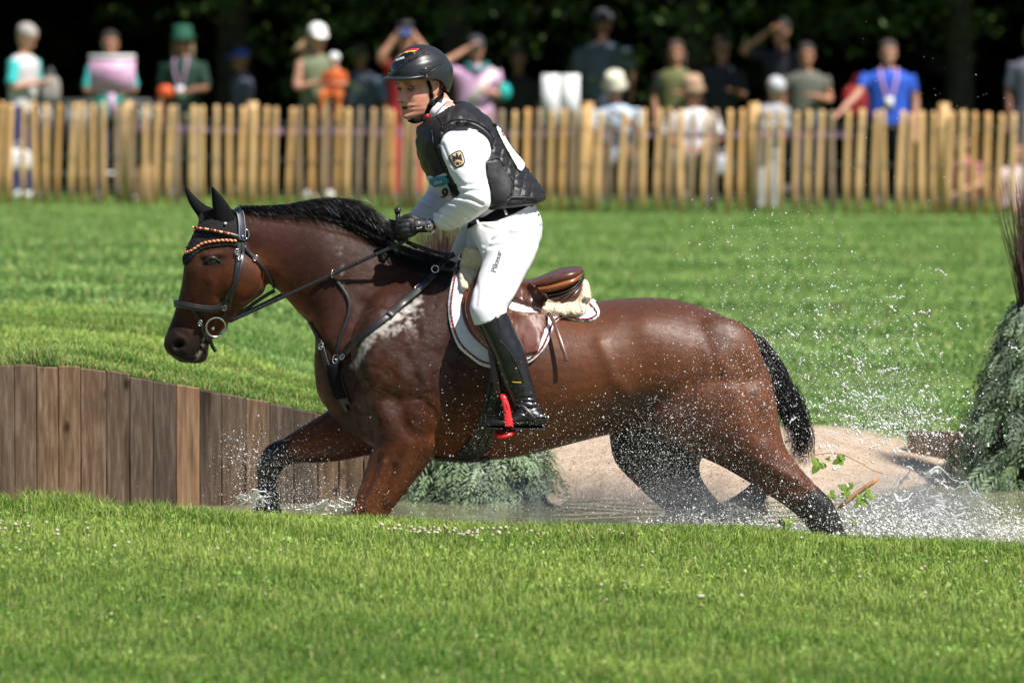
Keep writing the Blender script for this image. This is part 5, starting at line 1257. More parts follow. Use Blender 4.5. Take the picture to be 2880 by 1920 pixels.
# padded edging round armhole and hem
ah = [PB(*p) for p in ((985, 1262), (982, 1180), (968, 1090), (950, 1000), (938, 935), (955, 880), (985, 830), (990, 770), (950, 712), (880, 665), (800, 645), (720, 650), (660, 685), (625, 740), (618, 820), (645, 905), (685, 1000), (738, 1095))]
rc('armhole_edge', tube([hit(VT, *q, .003, Yd=-.19)[0] for q in catmull(ah, 6)], .0105, 8), 'vest')
rc('inner_seam', tube([hit(VT, u - (u - PB(800, 900)[0]) * -.13, v - (v - PB(800, 900)[1]) * -.10, .002, Yd=-.17)[0] for u, v in catmull(ah[4:15], 6)], .0032, 6), 'vest')
hem = [PB(*p) for p in ((990, 1268), (1045, 1255), (1095, 1235), (1140, 1195), (1200, 1192), (1280, 1196), (1372, 1196))]
rc('hem', tube([hit(VT, *q, .002, Yd=-.1)[0] for q in catmull(hem, 6)], .0065, 8), 'vest')
for pl in ([(1150, 1090), (1150, 1190)], [(945, 935), (1000, 910), (1060, 915), (1160, 1085), (1150, 1180)], [(600, 590), (640, 660), (625, 740)], [(560, 700), (575, 800), (610, 900), (650, 1000)]):
    rc('seam', tube([hit(VT, *PB(*q), .001, Yd=-.1)[0] for q in catmull(pl, 6)], .0028, 6), 'vest')
# back number panel, front bib with the figure 9
rc('back_panel', drape(VT, [PB(*p) for p in ((1020, 645), (1062, 690), (1120, 790), (1180, 870), (1240, 945), (1212, 1002), (1185, 975), (1130, 880), (1080, 790), (1040, 710))], .002, .003, res=6, sub=3, Yd=-.05), 'number_white')
rc('panel_edge', tube([hit(VT, *PB(*q), .004, Yd=-.05)[0] for q in catmull([(1018, 648), (1040, 715), (1080, 795), (1130, 885), (1185, 980), (1212, 1004)], 6)], .0022, 6), 'black_thread')
for pts, m_ in (([(1030, 655), (1060, 690), (1075, 735), (1048, 705)], 'teal_print'), ([(1078, 740), (1090, 745), (1098, 765), (1086, 760)], 'flag_gold'), ([(1068, 728), (1078, 730), (1084, 748), (1075, 748)], 'flag_red')):
    rc('panel_print', drape(VT, [PB(*p) for p in pts], .006, .001, res=5, sub=2, Yd=-.05), m_)
bib = [(528, 1034), (600, 1030), (680, 1010), (730, 1090), (770, 1160), (700, 1226), (640, 1170), (575, 1100)]
BY = -.10
def bibpt(x, y, l=0): 
    p, n_ = hit(SHT, *PB(x, y), .006 + l, Yd=-.10); return p
bibt = [(PB(*p)) for p in bib]
rc('front_bib', drape(VT, bibt, .004, .003, res=7, sub=3, Yd=-.05, sm=10), 'number_white')
rc('bib_header', drape(VT, [PB(*p) for p in ((556, 1048), (660, 1028), (695, 1075), (590, 1102))], .0095, .001, res=7, sub=2, Yd=-.05), 'teal_print')
lay_text('2024', VT, PB(622, 1066), (1, -.2), 11, .014, 'white_print', rider, 1.0, Yd=-.05, bold=.02)
lay_text('9', VT, PB(662, 1152), (.8, .45), 42, .012, 'black_thread', rider, .95, bold=.03, Yd=-.05)

# breeches ------------------------------------------------------------------------------
pel = sect([(PB(880, 1320), PB(1290, 1215), 0, .158), (PB(850, 1385), PB(1330, 1270), 0, .168), (PB(830, 1450), PB(1366, 1340), 0, .178), (PB(815, 1520), PB(1372, 1430), 0, .182), (PB(830, 1590), PB(1355, 1520), 0, .17), (PB(900, 1640), PB(1300, 1590), 0, .13)], sub=4, n=36)
lg = []
for s_ in (-1, 1):
    st = [(f1(1068, 512) if s_ < 0 else f1(1030, 560), f1(1243, 500) if s_ < 0 else f1(1200, 520), s_ * .10, .108)] + leg_st(s_, 1.06)[1:]
    if s_ > 0: st = [(f1(1060, 520), f1(1230, 500), .10, .10), (f1(1036, 575), f1(1180, 570), .18, .095), (f1(1030, 620), f1(1150, 640), .26, .085), (f1(1040, 680), f1(1150, 690), .33, .072), (f1(1060, 740), f1(1140, 730), .37, .06)]
    else:
        st[1] = (f1(1092, 560), f1(1240, 548), -.155, .105); st[2] = (f1(1107, 594), f1(1228, 592), -.205, .094)
    lg.append(sect(st, sub=5, n=34))
pme = remesh(join(pel, *lg), .0055, 2, .5)
def CL(*p): return [(( 1200 + x / 2.375) * .81667, (640 + y / 2.375) * .81667) for x, y in p]
fold(pme, [(CL((380, 150), (430, 90), (520, 60), (600, 30)), 4, -.006), (CL((385, 120), (450, 40), (520, -10)), 4, -.005), (CL((420, 130), (520, 110), (620, 130)), 4, -.004), (CL((560, 190), (640, 150), (720, 130)), 4, -.004), (CL((600, 260), (680, 200)), 3, -.003), (CL((540, 30), (640, 60), (740, 60)), 4, -.005), (CL((560, -40), (660, -20), (760, -10)), 4, -.004), (CL((520, 470), (560, 420), (600, 370)), 3, -.003), (CL((470, 560), (500, 480)), 3, -.003), (CL((320, 300), (340, 420), (330, 520)), 5, -.002),
           (BL((930, 1400), (1010, 1430), (1100, 1420)), 4, -.004), (BL((1100, 1380), (1200, 1340), (1300, 1330)), 4, -.004), (BL((1000, 1500), (1080, 1460), (1200, 1450)), 4, -.005)],
     extra=lambda U_, V_, C: .0011 * np.array([mnoise.noise(Vector((c[0] * 20, c[1] * 20, c[2] * 30))) for c in C]))
br_o = link('breeches', pme, M['white_breeches']); child(br_o, rider); BRT = bvh(pme)
M['print_grey'] = mat('grey_print', (.17, .18, .20), .5, .1, 60)
lay_text('Pikeur', BRT, KC([(470, 228)])[0], (.30, -1), 21, .0015, 'print_grey', rider, 1.18, bold=.012, Yd=-.25)
rc('belt', strap(BRT, [PB(*p) for p in ((838, 1385), (880, 1375), (960, 1345), (1050, 1310), (1150, 1272), (1230, 1240), (1285, 1216))], .045, .006, .004, Yd=-.12), 'black_cloth')
for q, q2 in (((1085, 1262), (1110, 1325)), ((885, 1345), (918, 1400)), ((1268, 1205), (1292, 1250))):
    rc('belt_loop', strap(BRT, [PB(*q), PB((q[0] + q2[0]) / 2, (q[1] + q2[1]) / 2), PB(*q2)], .009, .003, .012, Yd=-.15), 'white_breeches')
rc('pocket_button', ball(hit(BRT, *PB(1342, 1320), .001, Yd=-.05)[0], (.005, .003, .006), 10, 6), 'black_thread')

# boots -----------------------------------------------------------------------------------
def boot(s_):
    bt = empty('boot', tuple(at(*f1(1180, 850), s_ * .38))); child(bt, rider)
    Y = s_ * .38
    sh = shin_st(s_, 1.06)
    sh = [(f1(1094, 742), f1(1164, 716), s_ * .371, .056)] + [(a, b, c, w) for a, b, c, w in sh[1:]]
    shaft = sect(sh + [(f1(1183, 958), f1(1246, 945), s_ * .392, .036)], sub=5, n=30)
    I = lambda x, y: (1340 + x / 5.225, 960 + y / 5.225)
    foot = sect([(I(1005, 1080), I(1008, 1250), s_ * .392, .020), (I(960, 1020), I(975, 1262), s_ * .394, .034), (I(850, 960), I(880, 1266), s_ * .396, .039), (I(700, 940), I(720, 1266), s_ * .398, .040), (I(590, 1010), I(600, 1262), s_ * .400, .042), (I(480, 1090), I(480, 1262), s_ * .402, .046), (I(330, 1118), I(330, 1262), s_ * .404, .045), (I(200, 1130), I(200, 1258), s_ * .402, .036), (I(120, 1155), I(125, 1235), s_ * .400, .020)], sub=4, n=28)
    me = remesh(join(shaft, foot), .0045, 3, .5)
    fold(me, [([(u * .81667, v * .81667) for u, v in [I(*q) for q in pl]], r, h) for pl, r, h in (
        ([(560, 1000), (640, 960), (800, 990), (930, 950)], 2.2, -.004), ([(600, 900), (720, 880), (860, 900)], 2.5, -.004), ([(640, 830), (740, 830), (850, 820)], 2.5, -.003), ([(560, 1040), (640, 1030), (720, 1070)], 2, -.003), ([(880, 1140), (1010, 1135)], 1.6, -.002))],
         extra=lambda U_, V_, C: .0014 * np.array([mnoise.noise(Vector((c[0] * 26, c[1] * 26, c[2] * 26))) for c in C]))
    rc('boot_upper', me, 'boot', bt)
    rc('sole', sect([(I(1018, 1262), I(1016, 1305), s_ * .395, .036), (I(860, 1268), I(860, 1310), s_ * .397, .040), (I(840, 1266), I(840, 1290), s_ * .398, .038), (I(600, 1262), I(600, 1284), s_ * .40, .042), (I(330, 1260), I(330, 1284), s_ * .404, .046), (I(150, 1236), I(150, 1262), s_ * .402, .030)], sub=3, n=20), 'black_thread', bt)
    BT = bvh(me)
    fa = s_ > 0
    if not fa:
        rc('calf_seam', tube([hit(BT, *q, .001, Yd=-.4)[0] for q in catmull([I(350, -10), I(480, 150), I(580, 320), I(650, 480), I(690, 620), I(690, 800)], 5)], .0022, 6), 'boot', bt)
        rc('knee_patch_edge', tube([hit(BT, *q, .001, Yd=-.4)[0] for q in catmull([f1(1130, 718), f1(1142, 735), f1(1148, 762), f1(1140, 790)], 6)], .0018, 6), 'boot', bt)
        rc('yellow_tab', strap(BT, [I(525, 592), I(590, 600), I(655, 600)], .003, .001, .002, Yd=-.4), 'flag_gold', bt)
        rc('spur_strap', strap(BT, [I(560, 960), I(640, 950), I(720, 990), I(800, 1080), (I(870, 1180)), I(890, 1215)], .014, .004, .003, Yd=-.42), 'leather_black', bt)
        rc('spur_strap', strap(BT, [I(780, 1110), I(800, 1180), I(810, 1250)], .013, .003, .002, Yd=-.42), 'leather_black', bt)
        rc('boot_cap', ball(at(*I(1000, 1075), -.43), (.004, .003, .004), 8, 6), 'metal', bt)
    rc('spur', join(tube([at(*I(880, 1100), s_ * .432), at(*I(960, 1090), s_ * .43), at(*I(1030, 1100), s_ * .41)], .004, 8), ball(at(*I(1050, 1112), s_ * .405), (.0065, .0065, .0065), 12, 8)), 'metal', bt)
boot(-1); boot(1)

# hands in gloves -----------------------------------------------------------------------------
def PG(x, y, Y): return np.array(at(1040 + x / 7.84, 540 + y / 7.84, Y))
def hand(off, Y0, s_, name='glove'):
    """fist closed round the rein; off = picture offset; s_ = which way the back of the hand faces"""
    G_ = lambda x, y, d=0: PG(x + off[0], y + off[1], Y0 + s_ * d)
    palm = tube(catmull([G_(1420, 690), G_(1290, 740), G_(1100, 740), G_(950, 760), G_(860, 780)], 4), np.interp(np.linspace(0, 1, 17), [0, .3, .7, 1], [.027, .034, .040, .036]), 16, flat=.72)
    parts_ = [palm]
    kn = [(860, 640, -.014), (820, 740, -.020), (830, 840, -.022), (860, 920, -.018)]     # knuckles
    for i, (x, y, d) in enumerate(kn):
        L = [1.0, 1.08, 1.0, .82][i]
        ch_ = [G_(x + 90, y - 5, d), G_(x, y, d - .004), G_(x - 110 * L, y + 25, d), G_(x - 150 * L, y + 75, d + .018), G_(x - 95 * L, y + 118, d + .032), G_(x - 20, y + 110, d + .030)]
        parts_.append(tube(catmull(ch_, 4), np.interp(np.linspace(0, 1, 21), [0, .2, .5, .8, 1], [.0115, .012, .0105, .0095, .008]) * (.9 if i == 3 else 1), 12))
    th = [G_(1050, 640, .0), G_(920, 560, .006), G_(800, 560, .012), G_(700, 620, .014), G_(640, 680, .012)]
    parts_.append(tube(catmull(th, 4), np.interp(np.linspace(0, 1, 17), [0, .4, .7, 1], [.016, .0135, .012, .009]), 12))
    v = ([], [])
    for q in parts_: v = join(v, q)
    me = remesh(v, .0028, 2, .4)
    rc(name, me, 'glove'); return bvh(me)
GT = hand((0, 0), -.165, 1)
hand((-420, 130), .05, -1)
GE = lambda x, y, l=0: hit(GT, 1040 + x / 7.84, 540 + y / 7.84, l, Yd=-.19)[0]
rc('cuff_tab', drape(GT, KG([(985, 660), (1040, 620), (1120, 620), (1180, 680), (1200, 760), (1110, 780), (1000, 780)]), .001, .003, res=4, sub=3, Yd=-.2), 'glove')
lay_text('Roeckl', GT, KG([(1090, 780)])[0], (1, -.25), 5.2, .005, 'white_print', rider, 1.1, bold=.03, Yd=-.2)
rc('glove_emblem', ball(GE(1080, 690, .004), (.003, .0015, .005), 8, 6), 'silver')
for k in range(4):
    rc('knuckle_crease', tube([GE(880 + 8 * k, 700 + 45 * k, .0005), GE(930, 712 + 45 * k, .0015), GE(985, 700 + 48 * k, .0005)], .0014, 6), 'glove')
# wristwatch
watch = empty('wristwatch', tuple(PG(1300, 750, -.2))); child(watch, rider)
wc = np.array(GE(1300, 755, .004)); wc[1] = min(wc[1], -.195)
wq = Vector((-.15, -1, .35)).to_track_quat('Z', 'Y').to_matrix().to_4x4()
disc = lambda r, z0, z1, n=28: skin_rings(np.array([[(r * math.cos(a), r * math.sin(a), z) for a in np.linspace(0, 2 * math.pi, n, endpoint=False)] for z in (z0, z1)]))
WMx = Matrix.Translation(wc) @ wq
rc('case', xform(disc(.0165, -.004, .005), WMx), 'metal', watch)
rc('dial', xform(disc(.0145, .004, .0056), WMx), 'black_thread', watch)
for k in range(12):
    a = k * math.pi / 6; rc('hour_mark', xform(box(.0118 * math.cos(a), .0118 * math.sin(a), .006, .0026, .0013, .0006, Matrix.Rotation(0, 4, 'Z')), WMx), 'white_print', watch)
rc('watch_hand', xform(join(box(.003, .002, .0064, .011, .0012, .0005), box(-.001, -.003, .0066, .0012, .009, .0005)), WMx), 'white_print', watch)
wr_c = (np.array(PG(1345, 700, -.168)) + np.array(PG(1330, 790, -.168))) / 2
rc('bracelet', strap(GT, KG([(1330, 600), (1300, 650), (1295, 690)]), .020, .004, .003, Yd=-.19), 'metal', watch)
rc('bracelet', strap(GT, KG([(1330, 820), (1370, 870), (1400, 900)]), .018, .004, .003, Yd=-.19), 'metal', watch)

# riding crop held in the near fist ----------------------------------------------------------
crop = empty('riding_crop', tuple(PG(610, 600, -.12))); tag(crop, 'short black riding crop held upright in the rider\'s gloved fist', 'riding crop')
ch('handle', tube([PG(615, 430, -.10), PG(620, 560, -.105), PG(610, 760, -.11), PG(600, 950, -.10)], [.0085, .0095, .009, .007], 14), M['leather_black'], crop)
ch('knob', join(tube([PG(612, 440, -.10), PG(616, 385, -.112), PG(617, 372, -.116)], [.012, .0125, .010], 16), ball(PG(617, 370, -.118), (.0035, .003, .0035), 10, 8)), M['helmet_matt'], crop)
ch('shaft', tube([PG(600, 950, -.10), PG(700, 1250, .10), PG(900, 1500, .22)], [.005, .004, .003], 8), M['leather_black'], crop)
# ------------------------------------------------------------------ brush cones by the pond
M['spruce'] = mat('spruce_needles', (.20, .27, .19), .7, .35, 8, spec=.2)
M['spruce_blue'] = mat('blue_spruce_needles', (.26, .34, .28), .7, .3, 8, spec=.2)
M['twig'] = mat('dark_birch_twigs', (.075, .035, .032), .7, .4, 30)
M['bark_post'] = mat('dark_post', (.05, .035, .03), .9, .3, 20)
def sprays(n, base, rb, h, top_r, wd):
    """drooping boughs, each a fan of narrow needle-covered twigs"""
    V, F, C_ = [], [], []
    for k in range(n):
        t = RNG.random() ** .9; a = RNG.uniform(0, 2 * math.pi); r = (rb * (1 - t) + top_r * t) * RNG.uniform(.72, 1.08)
        o_ = np.array([base[0] + r * math.cos(a), base[1] + r * math.sin(a), base[2] + h * t])
        ou = np.array([math.cos(a), math.sin(a), 0]); tg = np.array([-math.sin(a), math.cos(a), 0])
        ax = ou * RNG.uniform(.15, .75) + np.array([0, 0, -1.0]) + tg * RNG.normal(0, .45); ax /= np.linalg.norm(ax)
        sd = np.cross(ax, ou); sd /= np.linalg.norm(sd); nr = np.cross(sd, ax); L = RNG.uniform(.07, .17) * wd
        col = np.array([.30, .38, .29]) * (1 - RNG.random()) + np.array([.13, .21, .07]) * RNG.random(); m_ = 8
        for j in range(m_):
            s_ = (j + .5) / m_; c0 = o_ + ax * L * s_ + nr * .01 * math.sin(3 * s_)
            for q in ((-1, 1) if j < m_ - 1 else (0,)):
                l = L * .34 * (1 - .55 * s_) * RNG.uniform(.7, 1.2); d = ax * .75 + sd * q * .75 + nr * RNG.normal(0, .18); d /= np.linalg.norm(d); w_ = np.cross(d, nr) * RNG.uniform(.0035, .0065) * wd
                i = len(V); V += [c0, c0 + d * l * .5 + w_, c0 + d * l, c0 + d * l * .5 - w_]; F.append((i, i + 1, i + 2, i + 3)); C_ += [col * RNG.uniform(.85, 1.15)] * 4
    me = fast_mesh(np.array(V), np.array(F)); vcol(me, 'tint', np.array(C_)); return me
def brush_cone(u, v, Y, rb, h, hz, label, lean=0.0):
    b = at(*f1(u, v), Y); root = empty('brush_marker', tuple(b)); tag(root, label, 'brush marker', 'conical brush markers at the water')
    ch('spruce_skirt', sprays(1300, b, rb, h, .12, 1.15), M['blade'], root)
    core = tube([b + [0, 0, -.3], b + [0, 0, h * .5], b + [lean, 0, h]], [rb * .78, rb * .5, .08], 16); ch('post', core, M['bark_post'], root)
    n = 2200; a = RNG.uniform(0, 2 * np.pi, n); r = RNG.uniform(0, .11, n); s = RNG.uniform(.4, 1, n)
    p0 = np.stack([b[0] + lean + r * np.cos(a), b[1] + r * np.sin(a), np.full(n, b[2] + h * .80)], 1)
    sp = (RNG.uniform(-.02, .08, n) + .16 * RNG.random(n) ** 6) * s
    p3 = p0 + np.stack([sp * np.cos(a), sp * np.sin(a), (hz - h * .80) * s], 1); p1 = p0 * .67 + p3 * .33 - np.stack([sp * np.cos(a), sp * np.sin(a), 0 * a], 1) * .25; p2 = p0 * .33 + p3 * .67
    ch('twig_bundle', strands(bez(p0, p1, p2, p3, 6), .0045, 6), M['twig'], root)
brush_cone(1090, 1162, 2.35, .36, .62, 1.22, 'conical marker of spruce boughs and dark twigs behind the horse\'s belly', -.13)
brush_cone(2400, 1100, 3.0, .42, .76, 1.28, 'tall conical marker of spruce boughs and dark twigs at the right edge')

# ------------------------------------------------------------------ picket fence
def FY(x): return 35.5 - .135 * x
def GZ(x, y): return float(back_z(np.array(float(x)), np.array(float(y))))
t = NT('picket_wood'); v = t.co('Object', (30, 30, 3)); oi = t.n('ShaderNodeObjectInfo'); gn = t.noise(v, 2.0, 6, .6)
cA = t.ramp(oi.outputs['Random'], [(0, (.36, .25, .15)), (.22, (.30, .22, .15)), (.3, (.62, .40, .19)), (.6, (.72, .47, .22)), (.85, (.62, .34, .13)), (1, (.66, .48, .27))])
cA = t.mix(cA, t.ramp(gn, [(.3, (.6, .55, .5)), (.7, (1.2, 1.2, 1.2))]), .8, 'MULTIPLY'); t.set(color=cA, rough=.7, spec=.25); t.bump(gn, .5, .01); M['picket'] = t.m
fence = empty('picket_fence', (0, 35.5, 0)); tag(fence, 'long chestnut paling fence of golden split pickets in front of the spectators', 'fence')
def picket_mesh(wd, th, h, top):
    R_ = []
    for z, k in ((-.05, 1.0), (h * .3, 1.04), (h * .7, .96), (h - .05, .92), (h, top)):
        a = np.linspace(0, 2 * math.pi, 8, endpoint=False)
        R_.append(np.stack([wd / 2 * k * np.cos(a) + .006 * math.sin(z * 5 + h * 9), th / 2 * k * np.sin(a), np.full(8, z)], 1))
    me = mesh_from(*skin_rings(np.array(R_))); me.materials.append(M['picket']); return me
PM = [picket_mesh(random.uniform(.050, .070), random.uniform(.022, .032), 1.0 + random.uniform(-.012, .012), random.uniform(.5, .85)) for _ in range(9)] 
x = -8.6; npk = 0
while x < 8.6:
    if -8.5 < x < 8.5:
        y = FY(x); o = bpy.data.objects.new('picket', random.choice(PM)); COL.objects.link(o); o.parent = fence
        z = GZ(x, y); hs = random.uniform(.985, 1.015)
        o.location = (x, y - 35.5 + random.uniform(-.012, .012), z); o.rotation_euler = (0, random.gauss(.022, .018), random.uniform(-.3, .3)); o.scale = (random.uniform(.85, 1.12), 1, hs); npk += 1
    x += random.choice([.108, .117, .125, .135, .104]) * random.uniform(.94, 1.06)
for px_ in (-3.78, -2.55, -.98, .72, 2.32, 4.13):
    y = FY(px_) + .06
    o = ch('fence_post', tube([(px_, y, -.2), (px_ + .01, y, .6), (px_ + .02, y, .99)], [.06, .058, .05], 12), M['picket'], fence)
M['wire'] = mat('galvanised_wire', (.34, .35, .36), .4, .1, 30, metal=.8)
for zz in (.84, .48, .16):
    P = [(q, FY(q) + .028 * (1 if k_ % 2 else -1), GZ(q, FY(q)) + zz + .006 * math.sin(q * 6)) for k_, q in enumerate(np.arange(-8.4, 8.4, .12))]
    ch('wire', tube(P, .004, 5), M['wire'], fence)
M['mauve'] = mat('mauve_tape', (.52, .30, .55), .5, .08, 10)
P = np.array([(q, FY(q) + .07, GZ(q, FY(q)) + .755 + .006 * math.sin(q * 3)) for q in np.arange(-3.75, 3.45, .15)])
o = obj('barrier_tape', ribbon(P, np.tile([0, -1, 0], (len(P), 1)), .055, .002), M['mauve']); tag(o, 'mauve tape strung along behind the pickets of the fence', 'tape')

# ------------------------------------------------------------------ trees and wood behind
def leafcloud(n, fn, size, name, m, parent=None, cols=None):
    P = fn(n); n = len(P)
    a = RNG.normal(0, 1, (n, 3)); a /= np.linalg.norm(a, axis=1, keepdims=True); b = RNG.normal(0, 1, (n, 3)); b -= (a * b).sum(1, keepdims=True) * a; b /= np.linalg.norm(b, axis=1, keepdims=True)
    s = size * RNG.uniform(.6, 1.4, (n, 1))
    V = np.stack([P - a * s, P - b * s * .45, P + a * s, P + b * s * .45], 1).reshape(-1, 3)
    me = fast_mesh(V, np.arange(n * 4).reshape(n, 4))
    c = np.array([.045, .085, .016]) * RNG.uniform(.6, 1.5, (n, 1)) if cols is None else cols(n)
    vcol(me, 'tint', np.repeat(c, 4, 0)); o = link(name, me, m)
    if parent is not None: child(o, parent)
    return o
M['bark'] = mat('tree_bark', (.07, .062, .05), .9, .4, 10, .8, .05)
def tree(x, y, r, hz, crown, label, lean=0.0):
    root = empty('broadleaf_tree', (x, y, -.06)); tag(root, label, 'tree', 'trees behind the spectators')
    tr = tube([(x, y, -.2), (x + .02, y, .5), (x + lean * .3, y, 2.2), (x + lean, y + .2, hz * .6)], [r * 1.35, r, r * .85, r * .4], 18)
    for k in range(6):
        a = k * 1.05 + x; z0 = 2.6 + .5 * k
        tr = join(tr, tube([(x + lean * .5, y, z0), (x + 1.2 * math.cos(a), y + 1.2 * math.sin(a), z0 + .8), (x + 2.6 * math.cos(a), y + 2.6 * math.sin(a), z0 + 1.0)], [r * .4, r * .22, r * .08], 8))
    ch('trunk', tr, M['bark'], root)
    def fn(n):
        C_ = np.array([[x + crown[0] * math.cos(q) * RNG.uniform(.2, .9), y + crown[1] * math.sin(q) * RNG.uniform(.2, .9), hz * .5 + crown[2] * RNG.uniform(-.75, .9)] for q in np.linspace(0, 2 * math.pi * 9, 70)])
        P = C_[RNG.integers(0, len(C_), n)] + RNG.normal(0, .55, (n, 3)) * [1.1, 1.1, .7]
        return P[P[:, 2] > 2.5]
    leafcloud(9000, fn, .16, 'crown', M['blade'], root)
tl = [(-6.4, 44.5, .2, 'dark tree at the left edge behind the white haired man'), (-3.2, 46, .22, 'dark tree behind the fourth spectator in the blue cap'), (-.6, 45.0, .2, 'dark tree standing behind the rider\'s helmet'), (2.1, 46.5, .22, 'dark tree behind the white sign boards'), (4.93, 43.6, .165, 'tree with a bare dark trunk showing at the right edge'), (7.6, 45.5, .2, 'dark tree beyond the right end of the fence')]
for x, y, r, lb in tl: tree(x, y, r, 8.5, (3.4, 3.2, 2.6), lb, random.uniform(-.3, .3))
# low hanging lit branches at the front of the crowns
def hang(n):
    out = []
    spots = [(1.2, 10, 0.2), (600, 20, .5), ] 
    C_ = []
    for u, v, su, sv, k in [(420, 14, 60, 14, 9), (560, 8, 60, 10, 6), (700, 30, 50, 26, 9), (760, 60, 60, 40, 10), (640, 110, 30, 60, 6), (880, 40, 70, 30, 9), (930, 90, 60, 40, 8), (820, 170, 60, 40, 7), (690, 185, 40, 40, 5), (1100, 45, 90, 40, 12), (1250, 70, 80, 50, 10), (1290, 15, 80, 14, 9), (1180, 100, 50, 30, 5), (1500, 60, 70, 50, 10), (1480, 100, 30, 50, 5), (1640, 60, 80, 40, 9), (1730, 18, 50, 16, 7), (1860, 14, 60, 12, 8), (1980, 35, 60, 30, 7), (2080, 20, 60, 16, 7), (2150, 50, 40, 40, 7), (2210, 90, 30, 50, 4), (1880, 70, 60, 40, 6), (1560, 170, 120, 60, 7), (2280, 40, 30, 40, 4), (1000, 150, 60, 40, 5)]:
        for _ in range(k): C_.append((random.gauss(u, su), random.gauss(v, sv)))
    C_ = [at(*f1(u, min(v, 215)), RNG.uniform(39.5, 43)) for u, v in C_]
    C_ = np.array(C_); P = C_[RNG.integers(0, len(C_), n)] + RNG.normal(0, 1, (n, 3)) * [.10, .25, .055]
    return P
o = leafcloud(3600, hang, .042, 'foliage', M['blade'], None, lambda n: np.array([.055, .10, .022]) * RNG.uniform(.25, 1.7, (n, 1)) * np.where(RNG.random((n, 1)) < .06, [2.0, 1.3, .6], [1, 1, 1]))
tag(o, 'low hanging green branches catching light along the wood edge', 'foliage', kind='stuff')
# understorey wall of leaves and an unseen closed canopy set forward to shade the crowd
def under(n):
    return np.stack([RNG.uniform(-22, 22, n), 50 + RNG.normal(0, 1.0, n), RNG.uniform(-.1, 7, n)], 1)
o = leafcloud(60000, under, .22, 'undergrowth', M['blade'], None, lambda n: np.array([.018, .032, .008]) * RNG.uniform(.4, 1.4, (n, 1)))  # leaves coloured near black to carry the wood's deep shade
tag(o, 'dense undergrowth with deep shade put into its leaf colour behind the crowd', 'undergrowth', kind='stuff')
def canopy(n):
    x = RNG.uniform(-22, 22, n); y = RNG.uniform(37.9, 52, n)
    z = 2.9 + 3.2 * RNG.random(n) + .4 * np.sin(x * 1.3) + np.where(y < 40, .5, 0)
    return np.stack([x, y, z], 1)
o = leafcloud(60000, canopy, .24, 'canopy', M['blade']); tag(o, 'unseen leafy canopy set out to shade the spectators at the wood edge', 'canopy', kind='stuff')
obj('wood_floor', ([(-60, 41, -.02), (60, 41, -.02), (60, 70, .1), (-60, 70, .1)], [(0, 1, 2, 3)]), mat('leaf_litter', (.05, .038, .022), .95, .3, 3), kind='structure')
obj('wood_shade_wall', (*xform(box(0, 53, 4, 120, 1.2, 9), Matrix()),), mat('wood_shade', (.012, .016, .008), .95, .4, 2), kind='structure')  # plain wall coloured near black for the shade deep in the wood

